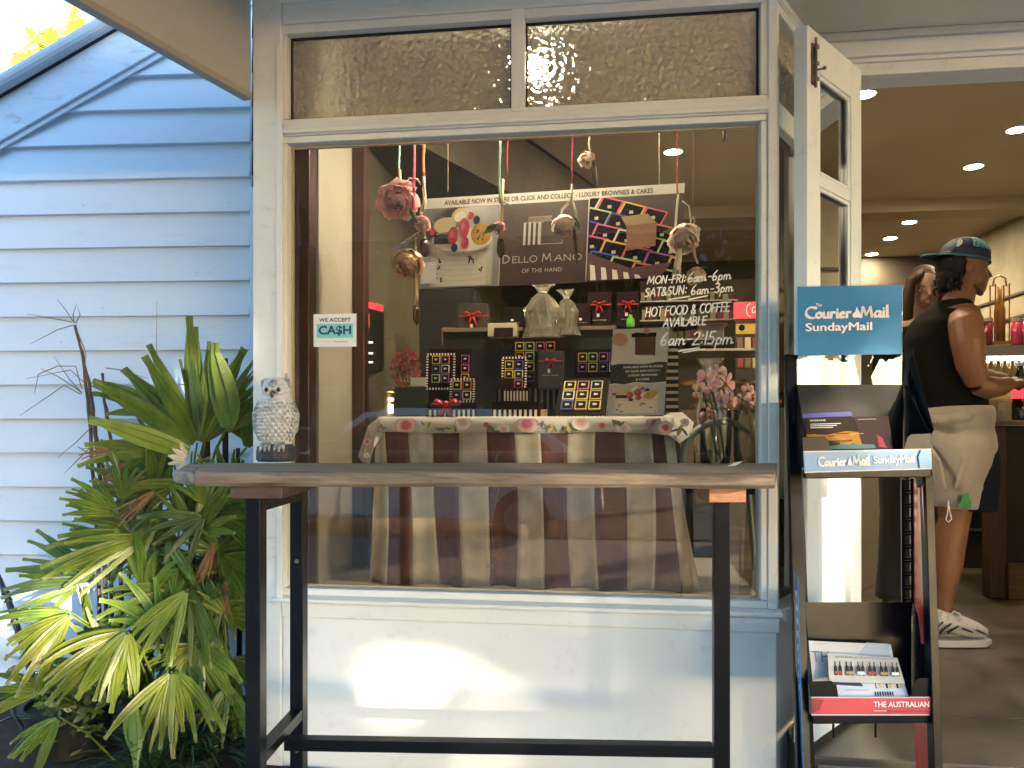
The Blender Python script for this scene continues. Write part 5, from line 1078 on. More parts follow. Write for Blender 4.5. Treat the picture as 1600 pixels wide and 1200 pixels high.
# cellophane wrapped baskets
CEL = glass_mat('cellophane', (0.97, 0.97, 0.93), ior=1.6, rough=0.10, dusty=.22, haze=(.75, .70, .55))
def cello(px, pyt, pyb, w, s, label, seed):
    rg = random.Random(seed); c = at(px, pyb, s); h = (pyb-pyt)*s/F_PX; w = w*s/F_PX; t = thing('cellophane_bag', c, label, 'cellophane bag', 'clear cellophane bags behind the display'); mb = MB(); n = 18; prof = [(1, 0), (1.0, .25), (.9, .5), (.55, .72), (.22, .8), (.5, .92), (.8, 1.0)]
    for (r, z) in prof:
        for j in range(n):
            a = 2*math.pi*j/n; q = r*(1+rg.uniform(-.38, .38))*w*.5; mb.v.append(c+Vector((q*math.cos(a), q*math.sin(a)*.6, z*h)))
    for i in range(len(prof)-1):
        for j in range(n): mb.f.append([i*n+j, i*n+(j+1) % n, (i+1)*n+(j+1) % n, (i+1)*n+j]); mb.m.append(0)
    mb.build('wrap', CEL, t); MB().tube([c+Vector((0, 0, h*.79)), c+Vector((0, 0, h*.81))], w*.13, 8).build('tie', CRM, t)
    MB().box(c.x-w*.26, c.x+w*.26, c.y-.02, c.y+.02, c.z+.003, c.z+h*.16).build('contents', BOXB, t)
cello(848, 440, 528, 54, 3.3, 'tall bright cellophane bag left of the centre, catching the light', 1); cello(885, 452, 524, 34, 3.28, 'narrow cellophane bag with a blue glint next to the tall one', 2); cello(1110, 560, 730, 44, 2.95, 'crinkled cellophane bag low behind the orchid', 4)
# lit counter fridge at the left, the red dried flowers, the dark crate
SIGNR = mat('fridge_red', (0.60, 0.02, 0.03), .4, emit=(1, .05, .06), estr=.25)
fg = thing('drinks_fridge', at(590, 600, 5.2), 'tall drinks fridge with red header seen at the far left through the glass', 'fridge')
def quad3(px, s_, nm, m, parent, th=.01):
    P_ = [at(a, b, c) for (a, b, c) in px]; n = (P_[1]-P_[0]).cross(P_[3]-P_[0]).normalized()
    if n.dot(C0-P_[0]) > 0: n = -n
    return MB().prism(P_, n*th).build(nm, m, parent)
fz = 3.55
quad3([(573,480,3.4), (604,489,3.9), (604,478,3.9), (573,471,3.4)], 0, 'header', SIGNR, fg); quad3([(573,512,3.4), (597,510,3.9), (597,491,3.9), (573,490,3.4)], 0, 'poster_panel', SIGNR, fg)
quad3([(573,580,3.42), (606,577,3.92), (606,489,3.92), (573,480.5,3.42)], 0, 'cabinet', mat('fridge_dark', (.02, .022, .02), .4), fg)
for y in (535, 552, 566): quad3([(574,y+1.5,3.39), (598,y+1,3.88), (598,y-1,3.88), (574,y-1.5,3.39)], 0, 'shelf', mat('lit_shelf', (.7, .8, .7), .4, emit=(.8, 1, .85), estr=.25), fg)
quad3([(600,578,3.88), (606,577,3.92), (606,489,3.92), (600,488,3.88)], 0, 'door_frame', MET, fg)
s2 = Sheet(at(574, 500, 3.385), (at(604,500,3.87)-at(574,500,3.385)).normalized(), UP, .0006); s2.use(CARDW); 
for rr in (.022,): s2.line([(.012+rr*math.cos(R(a)), rr*math.sin(R(a))) for a in range(-90, 91, 20)], .004); s2.line([(.0, -.008), (.014, 0), (.0, .008)], .005)
s2.build('emblem', fg)
gl = thing('glass_cake_case', at(592, 640, 3.7), 'glowing glass cake case low behind the left maroon post', 'display case')
GLOW = mat('case_lamp', (1, .8, .4), .5, emit=(1, .72, .30), estr=5)
pbox(573, 616, 606, 612, 3.8, .25, MET, 'case_top', gl); pbox(573, 612, 650, 690, 3.8, .25, DKW, 'case_base', gl); pbox(573, 615, 613, 649, 3.8, .004, GLASSC, 'case_glass', gl)
for a, b, c_, d_ in ((600,613,622,626), (598,612,632,645), (575,596,628,630), (582,594,634,645)): pbox(a, b, c_, d_, 3.9, .03, GLOW if a > 595 or c_ == 628 else mat('pastry', (.4, .22, .06), .6), 'lit_shelf', gl)
rf_ = MB(); rg = random.Random(4)
for k in range(420):
    a = rg.uniform(0, 6.28); r_ = rg.uniform(0, 1)**.5; c = at(634+24*r_*math.cos(a), 575+30*r_*math.sin(a), 3.45+rg.uniform(-.06, .06)); q = rg.uniform(.004, .010)
    d1 = Vector((rg.gauss(0, 1), rg.gauss(0, 1), rg.gauss(0, 1))).normalized(); d2 = d1.orthogonal().normalized(); rf_.add([c-d1*q, c+d2*q*.7, c+d1*q, c-d2*q*.7], [(0,1,2,3)])
t = thing('dried_flowers', at(634, 612, 3.45), 'bunch of dark red dried flowers standing left of the black panel', 'flowers'); rf_.build('blooms', mat('dried_red', (.22, .015, .02), .7, var=.5, vscale=20), t)
mb = MB()
for k in range(12): e = at(620+rg.uniform(0, 28), 560+rg.uniform(0, 40), 3.45); mb.tube([at(634+rg.uniform(-4, 4), 614, 3.45), e], .0015, 4)
mb.build('stems', DGR, t)
t = thing('white_carton', at(655, 604, 3.4), 'small white carton on the dark crate at the left', 'box'); pbox(641, 668, 590, 604, 3.38, .1, mat('dull_card', (.40, .37, .32), .6), 'carton', t, bevel=.002)
t = thing('dark_crate', at(645, 650, 3.3), 'dark green crate printed with a round RED stamp at the left of the display', 'crate'); pbox(616, 700, 605, 690, 3.3, .3, mat('crate_green', (.014, .020, .017), .6), 'crate', t)
c = at(662, 632, 3.297); s2 = Sheet(c, (1, 0, 0), (0, 0, 1), .0006); s2.use(LOGO)
for rr, ww in ((.062, .003), (.040, .002)): s2.line([(rr*math.cos(R(a)), rr*math.sin(R(a))) for a in range(0, 361, 15)], ww)
for ch, an_ in (('D', 105), ('E', 130), ('R', 158), ('O', 222), ('H', 40), ('A', 10), ('S', 252), ('C', 280)):
    cc_, ss_ = math.cos(R(an_)), math.sin(R(an_)); s3 = Sheet(c+Vector((cc_*.051, -.0012, ss_*.051)), (ss_, 0, -cc_), (cc_, 0, ss_), .0003); s3.use(LOGO); s3.strokes(ch, -.007, -.008, .014, .016, pen=.16); s3.build('letter', t)
s2.build('round_stamp', t)
# striped tall carton behind the small poster, the hoop for a reflected wheel arch, vases, orchids
t = thing('striped_carton', at(1052, 650, 2.85), 'tall black and cream striped carton edge right of the small poster', 'box'); pbox(1040, 1060, 530, 652, 2.85, .06, STK, 'carton', t)
s2 = Sheet(Vector((at(1040,652,2.85).x, at(1040,652,2.85).y-.001, at(1040,652,2.85).z)), (1, 0, 0), (0, 0, 1), .0003); s2.use(mat('stripe_dim', (.36, .33, .26), .6)); 
for i in range(11): s2.rect(.002, .008+.0262*i, .046, .019+.0262*i)
s2.build('stripes', t)
hp = thing('reflected_arch_hoop', at(1128, 730, 2.72), 'grey hoop chair standing in for a car wheel arch reflected in the glass', 'chair')  # hoop imitates a wheel arch mirrored in the pane; seat and legs added
HPM = mat('hoop_grey', (.22, .23, .19), .4, metal=.2); P_ = [at(1128+62*math.cos(R(a)), 722+64*math.sin(R(a))*-1, 2.66) for a in range(0, 181, 12)]
P_ = [P_[0]-UP*.25]+P_+[P_[-1]-UP*.25]; MB().tube(P_, .0125, 10).build('reflected_arch', HPM, hp, smooth=True); cse = at(1128, 760, 2.85)
MB().lathe([(.16, -.02), (.17, 0), (.16, .02)], cse, 20, 1, .8).build('seat', DKW, hp)
for sx in (-1, 1):
    for sy in (-1, 1): MB().tube([cse+Vector((sx*.11, sy*.08, -.02)), Vector((cse.x+sx*.14, cse.y+sy*.11, .403))], .011, 8).build('leg', HPM, hp)
OPK = mat('orchid_pink', (.66, .33, .42), .5, col2=(.76, .55, .52), var=.4, vscale=40, trans=.25); OYE = mat('orchid_lip', (.62, .30, .08), .5)
oc = thing('orchid', at(1125, 700, 2.62), 'spray of pale pink orchid blossoms in a tall glass vase, right of the small poster', 'orchid')
def blossom(px, py, r, s, seed, parent, m=OPK):
    rg = random.Random(seed); c = at(px, py, s); r = r*s/F_PX; rot = rg.uniform(-30, 30); mb = MB(); tn = (RT*rg.uniform(-.5, .5)-FW+UP*rg.uniform(-.3, .3)).normalized(); ax = tn.cross(UP).normalized(); ay = ax.cross(tn)
    for a, L, ww in ((90,1,.5), (210,.95,.5), (330,.95,.5), (10,1.05,.95), (170,1.05,.95)):
        d = ax*math.cos(R(a+rot))+ay*math.sin(R(a+rot)); s_ = tn.cross(d); g = []
        for q, w_, z_ in ((.05,.15,0), (.4,.9,.12), (.75,1,.14), (1,.4,.02)):
            for t_ in (-1, -.5, 0, .5, 1): g.append(c+d*L*r*q+s_*t_*w_*ww*r*.5+tn*(z_*r-abs(t_)*.10*r))
        mb.add(g, [(j*5+t_, j*5+t_+1, j*5+t_+6, j*5+t_+5) for j in range(3) for t_ in range(4)])
    o = mb.build('blossom', m, parent, smooth=True); MB().ball(c+tn*r*.15, (r*.2, r*.2, r*.25), 8, 6).build('lip', OYE, o, smooth=True)
for i, (px, py, r) in enumerate(((1103,590,16), (1124,583,15), (1133,600,20), (1092,604,10), (1110,608,11), (1127,620,11), (1141,625,14), (1157,628,14), (1176,618,13), (1168,607,9), (1180,632,9), (1108,650,14), (1088,616,6), (1216,584,13), (1218,597,10))):
    blossom(px, py, r, 2.60+.02*(i % 3), i, oc)
MB().tube([at(1118,720,2.64), at(1116,650,2.63), at(1104,600,2.63), at(1125,590,2.62), at(1150,618,2.61), at(1186,640,2.6)], .0022, 6).build('stem', LEAFS, oc, smooth=True)
for a, b, c_ in ((1098,612,1120), (1112,608,1132)): MB().tube([at(a,b,2.65), at((a+c_)/2,650,2.66), at(c_,715,2.66)], .004, 6).build('stem', LEAFS, oc)
vc = at(1118, 728, 2.66); MB().lathe([(.052, .0), (.055, .16), (.050, .20)], vc, 20).build('vase', GLASSC, oc, smooth=True)
for nm_, px, m_, lb in (('glass_jar', 1168, GLASSC, 'clear glass jar of dried stems right of the orchid vase'),):
    c = at(px, 728, 2.62); t = thing(nm_, c, lb, 'jar'); MB().lathe([(.045, 0), (.047, .15), (.045, .19)], c, 18).build('jar', m_, t, smooth=True)
    mb = MB()
    for k in range(22): q = c+Vector((rng.uniform(-.03, .03), rng.uniform(-.02, .02), .005)); mb.tube([q, q+Vector((rng.uniform(-.03, .03), 0, .10)), q+Vector((rng.uniform(-.05, .05), 0, rng.uniform(.14, .24)))], .0014, 4)
    mb.build('stems', mat('dry_grass_stem', (.28, .22, .10), .7), t)
dkc = thing('navy_tub', at(1105, 830, 2.8), 'dark navy tub on the sill behind the right bar leg', 'tub'); pbox(1080, 1130, 800, 872, 2.72, .2, mat('navy_plastic', (.01, .03, .06), .4), 'tub', dkc, bevel=.01)
# rear right: red drinks fridge header, shelves of stock, pastry counter
fr2 = thing('tall_fridge', at(1190, 600, 5.0), 'tall drinks fridge with a red Coca-Cola header behind the right window edge', 'fridge')
pbox(1148, 1238, 472, 497, 5.0, .05, SIGNR, 'header', fr2); pbox(1149, 1237, 498, 640, 5.02, .5, mat('fridge_dark2', (.045, .04, .03), .4), 'cabinet', fr2)
c = atY(1171, 484.5, at(1148, 497, 5.0).y-.004); s2 = Sheet(c, (1, 0, 0), (0, 0, 1), .001); s2.use(CARDW)
s2.line([(-.0+.03*math.cos(R(a))+.01, .042*math.sin(R(a))) for a in range(100, 261, 20)], .005); s2.strokes('Coca-Cola'.replace('-', '-'), .012, -.02, .135, .042, pen=.13, slant=.3); s2.line([(.155+.03*math.cos(R(a)), .042*math.sin(R(a))) for a in range(-80, 81, 20)], .005); s2.text('T', .20, -.012, .215, .008, bold=.03); s2.text('aste', .218, -.012, .25, .002, bold=.02); s2.build('lettering', fr2)
pbox(1150, 1186, 506, 522, 5.0, .01, ink('ad_yellow', (.42, .28, .06)), 'shelf_ad', fr2)
MB().tube([at(1159,512,4.99), at(1159,512,4.98)], .02, 14).build('ad_disc', STK, fr2)
stk = mat('stock_mix', (.16, .09, .05), .6, var=.5, vscale=30)
for row, y in enumerate((545, 575)):
    for k in range(7):
        px = 1152+k*12; pbox(px, px+9, y-18, y, 4.99, .01, (stk, mat('stock_red', (.2, .02, .02), .5), mat('stock_cream', (.4, .34, .22), .6))[(k*2+row) % 3], 'bottle_row', fr2)
cs = thing('pastry_counter', at(1110, 600, 4.2), 'brown pastry counter stacked with baked loaves behind the orchid', 'counter')
pbox(1062, 1236, 640, 760, 4.3, .6, mat('counter_wood', (.10, .06, .03), .5, var=.3), 'counter_body', cs); pbox(1062, 1232, 545, 549, 4.3, .5, MET, 'upper_shelf', cs); pbox(1066, 1228, 549.5, 556, 4.7, .04, mat('strip_lamp', (1, .85, .5), .4, emit=(1, .75, .35), estr=3), 'strip_light', cs)
PST = mat('baked_crust', (.30, .16, .06), .6, var=.5, vscale=18, bump=.5, bscale=40)
rg = random.Random(12)
for k in range(26):
    px = 1066+rg.uniform(0, 155); py = rg.choice((600, 620, 636)); c = at(px, py, 4.4+rg.uniform(0, .2)); MB().ball(c, (.05+rg.uniform(0, .03), .05, .028), 10, 6).build('loaf', PST, cs, smooth=True)
rb = thing('stock_shelves', at(1080, 500, 6.0), 'dim wall of stocked shelves beyond the pastry counter', 'shelves')
pbox(1000, 1236, 440, 660, 6.2, .1, mat('shelf_back', (.07, .055, .03), .7, var=.4, vscale=3), 'back_panel', rb)
for y in (470, 500, 530): pbox(1000, 1150, y, y+2.5, 5.95, .22, MET, 'shelf', rb)
for k in range(44):
    y = (470, 500, 530)[k % 3]; px = 1002+(k//3)*9.8+rg.uniform(-1, 1); hh = rg.uniform(10, 22)
    pbox(px, px+rg.uniform(5, 9), y-hh, y-.5, 6.0, .08, (stk, mat('stock_red', (.2, .02, .02), .5), mat('stock_cream', (.4, .34, .22), .6), mat('stock_olive', (.10, .12, .04), .6))[rg.randrange(4)], 'packet', rb, bevel=0)
pbox(1092, 1136, 502, 540, 6.0, .05, mat('framed_cream', (.42, .36, .24), .6), 'picture_frame', rb)
pbox(1099, 1129, 508, 536, 5.99, .008, mat('grey_glass', (.16, .17, .15), .3), 'picture', rb)
# ================================================================= NEWSPAPER STAND
ns = thing('newspaper_stand', (atZ(1355, 1200, GZ).x, 1.95, GZ), 'black metal two tier newspaper stand with blue and red price strips beside the doorway', 'newspaper stand')
def plate(pts, nm, m, parent, th=.002, bevel=0.0):
    P_ = [at(*p) for p in pts]; n = (P_[1]-P_[0]).cross(P_[2]-P_[0]).normalized()
    if n.dot(C0-P_[0]) > 0: n = -n
    return MB().prism(P_, n*th).build(nm, m, parent, bevel=bevel)
def ends(px, py, s, zmin=GZ+.001):
    p = at(px, py, s); return Vector((p.x, p.y, max(p.z, zmin)))
MB().bar(at(1236, 555, 2.14), ends(1259, 1335, 1.90), .034, .016, up=FW).build('leg', BLACKM, ns, bevel=.002)
MB().bar(at(1414, 549, 2.14), at(1446, 760, 2.00), .030, .034, up=FW).build('side_post', BLACKM, ns, bevel=.002)
MB().bar(at(1447, 742, 2.00), ends(1466, 1335, 1.90), .022, .030, up=FW).build('leg', BLACKM, ns, bevel=.002)
MB().bar(at(1243, 600, 2.16), ends(1270, 1235, 2.14), .010, .020, up=FW).build('leg', BLACKM, ns)
# slotted upright: two strips and the bridges between the slots
for px in (1409, 1423): MB().bar(at(px, 560, 2.12), at(px+2, 950, 2.12), .008, .006, up=FW).build('slotted_upright', BLACKM, ns)
for i in range(19):
    y = 750+i*10.6+ (6 if i % 2 else 0)
    MB().bar(at(1411.5+y*.0, y, 2.12), at(1423, y, 2.12), .007, .005).build('upright_bridge', BLACKM, ns)
REDP = mat('panel_red', (.42, .012, .018), .4); BLUP = mat('panel_blue', (.03, .17, .42), .3)
plate([(1426,748,2.12), (1441,748,1.99), (1451,1010,1.96), (1428,1000,2.12)], 'side_panel', REDP, ns)
plate([(1428,1126,2.12), (1451,1126,1.95), (1456,1300,1.92), (1432,1215,2.12)], 'side_panel', REDP, ns)
plate([(1241,890,1.975), (1246,905,1.935), (1257,1275,1.90), (1251,1230,1.96)], 'side_panel', BLUP, ns)
for i in range(12): plate([(1243.2+i*.72,922+i*21,1.948), (1245.2+i*.72,924+i*21,1.943), (1245.6+i*.72,934+i*21,1.942), (1243.6+i*.72,932+i*21,1.947)], 'side_letter', CARDW, ns, th=-.0005)
def tray(yb, yf, x0b, x1b, x0f, x1f, ear_y, nm):
    """yb top of the back panel, yf top of the price strip"""
    sb, sf = 2.07, 1.94
    plate([(x0b,yb,sb+.03), (x1b,yb,sb+.03), (x1b,yf+14,sb), (x0b,yf+14,sb)], 'tray_back', BLACKM, ns)
    plate([(x0b,yf+15,sb), (x1b,yf+15,sb), (x1f-3,yf+22,sf), (x0f+3,yf+22,sf)], 'tray_floor', BLACKM, ns)
    plate([(x1b+2,yb,sb+.03), (x1f-3,ear_y-2,sf+.005), (x1f-3,yf+28,sf+.005), (x1b+2,yf+18,sb)], 'tray_side', BLACKM, ns)
    plate([(x0b-2,yb,sb+.03), (x0f+2,ear_y,sf+.005), (x0f+2,yf+28,sf+.005), (x0b-2,yf+18,sb)], 'tray_side', BLACKM, ns)
    plate([(x0f-2,ear_y+4,sf-.002), (x0f+34,ear_y+3,sf-.002), (x0f+40,ear_y+9,sf-.002), (x0f+42,yf+1,sf-.002), (x0f,yf+1,sf-.002)], 'tray_ear', BLACKM, ns, .003, .001)
    plate([(x1f-38,ear_y+4,sf-.002), (x1f-32,ear_y-1,sf-.002), (x1f-2,ear_y-2,sf-.002), (x1f,yf+1,sf-.002), (x1f-46,yf+1,sf-.002)], 'tray_ear', BLACKM, ns, .003, .001)
    plate([(x0f+3,yf+29,sf-.004), (x1f-1,yf+27,sf-.004), (x1f-1,yf+41,sf-.004), (x0f+3,yf+43,sf-.004)], 'front_bar', BLACKM, ns, .02, .003)
tray(601, 705, 1246, 1411, 1255, 1456, 679, 'upper')
tray(941, 1089, 1258, 1424, 1266, 1468, 1061, 'lower')
plate([(1413,560,2.13), (1420,600,2.10), (1452,682,1.97), (1458,672,1.96), (1427,556,2.11)], 'side_wing', BLACKM, ns)
CLEARP = glass_mat('clear_plastic', (.95, .97, .97))
SILV = mat('strip_grey', (.55, .57, .58), .3)
BLU2 = mat('strip_blue', (.07, .27, .55), .25); RED2 = mat('strip_red', (.58, .085, .10), .25)
def strip(pts, m, nm):
    o = plate([(pts[0][0]-1,pts[0][1]-2,1.934), (pts[1][0]+1,pts[1][1]-2,1.934), (pts[2][0]+1,pts[2][1]+2,1.934), (pts[3][0]-1,pts[3][1]+2,1.934)], 'strip_holder', SILV, ns, .002)
    plate([(a, b, 1.932) for a, b in pts], nm, m, o, .0012)
    a = at(pts[3][0], pts[3][1], 1.930); ex = at(pts[2][0], pts[2][1], 1.930)-a; ez = at(pts[0][0], pts[0][1], 1.930)-a
    return Sheet(a, ex.normalized(), ez.normalized()), ex.length, ez.length, o
def courier(sh, x0, y0, w, h, sub=True, one=False):
    """blackletter masthead drawn with a broad nib, bold sans line beside or under it"""
    if not one:
        sh.strokes('The', x0+w*.115, y0+h*.98, w*.08, h*.17, pen=.12) if False else sh.text('The', x0+w*.125, y0+h*.97, x0+w*.2, y0+h*1.08, bold=.02)
        hh = h*.40; yb = y0+h*.57
        sh.strokes('C', x0, yb, w*.15, hh*.95, pen=.17, nib=(.115, .085)); sh.strokes('ourier', x0+w*.125, yb, w*.435, hh*1.0, pen=.15, nib=(.115, .085))
        sh.poly([(x0+w*.575, yb), (x0+w*.66, yb), (x0+w*.665, yb+hh*.3), (x0+w*.62, yb+hh*.95), (x0+w*.60, yb+hh*.5), (x0+w*.565, yb+hh*.25)])
        sh.strokes('M', x0+w*.67, yb, w*.16, hh*.9, pen=.17, nib=(.12, .085)); sh.strokes('ail', x0+w*.83, yb, w*.19, hh*1.05, pen=.15, nib=(.115, .085))
        sh.btext('SundayMail', x0, y0+h*.04, x0+w*.80, y0+h*.40)
    else:
        hh = h; yb = y0
        sh.strokes('C', x0, yb, w*.075, hh*.9, pen=.17, nib=(.11, .08)); sh.strokes('ourier', x0+w*.068, yb, w*.225, hh*.95, pen=.17, nib=(.115, .085))
        sh.poly([(x0+w*.30, yb), (x0+w*.35, yb), (x0+w*.33, yb+hh*.9), (x0+w*.31, yb+hh*.5)]); sh.strokes('M', x0+w*.36, yb, w*.085, hh*.9, pen=.18, nib=(.115, .085)); sh.strokes('ail', x0+w*.445, yb, w*.095, hh*1.0, pen=.17, nib=(.115, .085))
        sh.btext('SundayMail', x0+w*.575, yb-hh*.15, x0+w, yb+hh*.85)
sh, w, h, o = strip([(1256,707), (1454,703), (1455,731), (1258,737)], BLU2, 'price_strip'); sh.use(CARDW); courier(sh, w*.11, h*.27, w*.76, h*.50, one=True); sh.use(ink('pale_blue', (.30, .52, .72))); sh.poly([(w*.91, .001), (w-.001, .001), (w-.001, h-.001), (w*.93, h-.001), (w*.90, h*.6)]); sh.build('lettering', o)
sh, w, h, o = strip([(1268,1091), (1465,1091), (1466,1116), (1269,1116)], RED2, 'price_strip'); sh.use(CARDW)
sh.text('THE AUSTRALIAN', w*.49, h*.45, w*.93, h*.80, bold=.012); sh.rect(w*.49, h*.20, w*.59, h*.235); sh.ell(w*.962, h*.66, w*.017, h*.12, 8); sh.use(ink('deep_red', (.30, .03, .04))); sh.text('For the informed Australian', w*.60, h*.13, w*.92, h*.27, bold=.01); sh.poly([(.0, .001), (w*.06, h*.3), (w*.09, h*.9), (.0, h*.95)]) ; sh.build('lettering', o)
for px in (1302, 1368): MB().tube([at(px, 1122, 2.05), at(px, 1152, 2.05)], .003, 6).build('wire_foot', BLACKM, ns)
plate([(1270,1158,2.08), (1430,1158,2.08), (1430,1164,2.08), (1270,1164,2.08)], 'cross_rail', BLACKM, ns, .01) if False else None
# sign card in a clear holder
sg = thing('newspaper_sign', at(1328, 600, 2.10), 'square blue Courier Mail Sunday Mail card in a clear holder on top of the stand', 'sign')
plate([(1244,446,2.100), (1411,443,2.100), (1409,603,2.100), (1246,606,2.100)], 'holder', CLEARP, sg, .004)
SKB = mat('sign_blue', (.008, .20, .46), .45, var=.12, vscale=4, spec=.25)
plate([(1246,448,2.097), (1409,445,2.097), (1408,553,2.097), (1247,556,2.097)], 'card', SKB, sg, .002)
a = at(1247, 556, 2.0955); b = at(1408, 553, 2.0955); c = at(1246, 448, 2.0955); sh = Sheet(a, (b-a).normalized(), (c-a).normalized()); w, h = (b-a).length, (c-a).length
sh.use(CARDW); courier(sh, w*.075, h*.30, w*.80, h*.42); sh.build('lettering', sg)
# magazines
def paper(pts, m, nm, label, cat, th=.003):
    P_ = [at(*p) for p in pts]; t = thing(nm, (P_[0]+P_[2])/2, label, cat); n = (P_[1]-P_[0]).cross(P_[3]-P_[0]).normalized()
    if n.dot(C0-P_[0]) < 0: n = -n
    MB().prism(P_, -n*th).build('cover', m, t); ex = P_[2]-P_[3]; ez = P_[0]-P_[3]; return t, Sheet(P_[3], ex.normalized(), ez.normalized()), ex.length, ez.length
t, sh, w, h = paper([(1248,647,2.045), (1330,643,2.045), (1345,694,1.99), (1258,697,1.99)], ink('violet', (.16, .16, .50)), 'magazine', 'violet blue magazine at the back of the upper tray', 'magazine')
t, sh, w, h = paper([(1258,653,2.030), (1331,650,2.030), (1368,702,1.965), (1262,705,1.965)], ink('night_brown', (.04, .025, .015)), 'magazine', 'dark magazine with golden harbour picture, front left in the upper tray', 'magazine')
sh.use(ink('amber', (.42, .20, .04))); sh.poly([(0, h*.18), (w*.3, h*.26), (w*.97, h*.12), (w*.93, h*.48), (w*.6, h*.56), (w*.3, h*.46), (w*.0, h*.50)])
for i in range(16): sh.use((ink('amber2', (.55, .33, .08)), ink('night_brown', (.04, .025, .015)))[i % 2], .4); y = h*random.uniform(.14, .48); x = w*random.uniform(.02, .7); sh.rect(x, y, x+w*random.uniform(.05, .25), y+h*.022)
sh.use(ink('teal_sea', (.10, .22, .24))); sh.poly([(0, 0.001), (w, 0.001), (w*.98, h*.12), (w*.5, h*.16), (w*.2, h*.06), (0, h*.12)]); sh.use(CARDW); sh.text('BRISBANE', w*.06, h*.86, w*.3, h*.91, bold=.03)
for i in range(3): sh.rect(w*.06, h*(.76-.055*i), w*(.52-.06*i), h*(.785-.055*i))
sh.build('print', t)
t, sh, w, h = paper([(1334,651,2.028), (1388,650,2.028), (1396,703,1.962), (1350,704,1.962)], ink('plum_dark', (.06, .035, .035)), 'magazine', 'dim brown magazine leaning at the right in the upper tray', 'magazine')
sh.use(ink('pinkred', (.42, .07, .10))); sh.poly([(w*.55, h*.1), (w*.8, h*.05), (w*.75, h*.35), (w*.6, h*.45)]); sh.use(LOGO); sh.rect(w*.1, h*.90, w*.75, h*.915); sh.build('print', t)
NEWS = mat('newsprint', (.66, .68, .70), .7, var=.06, vscale=10)
t, sh, w, h = paper([(1262,1001,2.050), (1392,1007,2.045), (1404,1072,1.985), (1270,1070,1.985)], NEWS, 'newspaper', 'white newspaper with large thin letters TH at the back of the lower tray', 'newspaper')
sh.use(GREY); sh.text('TH', w*.02, h*.52, w*.24, h*.76); sh.text('A', w*.22, h*.14, w*.31, h*.36); sh.text('THE AUSTRALIAN', w*.05, h*.92, w*.24, h*.945); sh.use(ink('pale_wash', (.50, .56, .66))); sh.poly([(w*.5, h*.5), (w*.95, h*.4), (w*.98, h*.95), (w*.7, h*.97)]); sh.line([(w*.04, h*.08), (w*.09, h*.2), (w*.16, h*.06)], .001); sh.build('print', t)
t, sh, w, h = paper([(1293,1020,2.005), (1402,1028,2.005), (1414,1068,1.955), (1296,1065,1.955)], ink('flyer_grey', (.52, .52, .50)), 'wine_flyer', 'wine offer flyer with a row of dark bottles in the lower tray', 'flyer')
sh.use(GREY); sh.text('SAVE $285 on 12 award winning reds', w*.10, h*.80, w*.90, h*.89, bold=.015)
BT_ = ink('bottle_dark', (.03, .02, .02)); 
for i in range(6):
    for k in range(2):
        x = w*(.07+.152*i+.062*k); sh.use(BT_, .4); sh.rect(x, h*.22, x+w*.045, h*.50); sh.poly([(x, h*.5), (x+w*.045, h*.5), (x+w*.030, h*.58), (x+w*.015, h*.58)]); sh.rect(x+w*.015, h*.58, x+w*.030, h*.70)
    sh.use((ink('lab_red', (.42, .07, .05)), ink('lab_gold', (.36, .28, .12)), CARDW)[i % 3], .4); sh.rect(w*(.075+.152*i), h*.25, w*(.17+.152*i), h*.36)
sh.build('print', t)
t, sh, w, h = paper([(1306,1063,1.975), (1412,1064,1.972), (1420,1089,1.948), (1310,1089,1.948)], ink('leaflet_blue', (.52, .60, .70)), 'wine_leaflet', 'pale blue leaflet with small bottles, lowest in front of the tray', 'leaflet')
sh.use(NAVY); sh.poly([(0, h*.95), (w*.35, h*.86), (w*.38, h*.62), (0, h*.72)]);
for i in range(9): sh.use((LOGO, BT_, YEL)[i % 3], .4); sh.rect(w*(.50+.05*i), h*.5, w*(.53+.05*i), h*.88)
for i in range(8): sh.use(BT_, .4); sh.rect(w*(.52+.035*i), h*.05, w*(.538+.035*i), h*.3)
sh.use(ink('text_blue', (.25, .35, .5))); sh.rect(w*.1, h*.36, w*.45, h*.40); sh.build('print', t)

# ================================================================= COUNTER AND STOCK AT THE RIGHT
CW = wood_mat('counter_timber', (.06, .028, .012), (.13, .065, .03), .45, axis=2, scale=.8, bump=.2)
ct = thing('timber_counter', at(1580, 940, 3.7), 'dark timber serving counter at the right edge, in front of the man', 'counter')
pA = atZ(1546, 935, 0.0); 
MB().box(pA.x, pA.x+.09, pA.y, pA.y+.09, 0.001, .955).build('post', CW, ct, bevel=.004)
MB().box(pA.x+.091, pA.x+1.2, pA.y+.02, pA.y+.06, .12, .955).build('front_panel', mat('panel_dark', (.035, .018, .010), .5, var=.3), ct, bevel=.003)
MB().box(pA.x+.091, pA.x+1.2, pA.y-.02, pA.y+.0199, 0.001, .20).build('kick_board', wood_mat('kick_timber', (.10, .06, .015), (.18, .11, .03), .5, axis=0), ct, bevel=.003)
MB().box(pA.x-.03, pA.x+1.2, pA.y-.05, pA.y+.7, .956, .98).build('counter_top', mat('counter_stone', (.16, .14, .10), .3, var=.3), ct, bevel=.004)
cb = atZ(1600, 668, .981); bx_ = at(1594, 640, 3.55)
t = thing('cola_bottle', (bx_.x, bx_.y, .982), 'dark cola bottle with red label on the counter, cut by the right edge', 'bottle')
MB().lathe([(.030, .0), (.034, .01), (.034, .07), (.030, .10), (.034, .14), (.030, .18), (.014, .225), (.013, .25)], (bx_.x, bx_.y, .982), 16).build('bottle', mat('cola_glass', (.02, .008, .004), .1, coat=1), t, smooth=True)
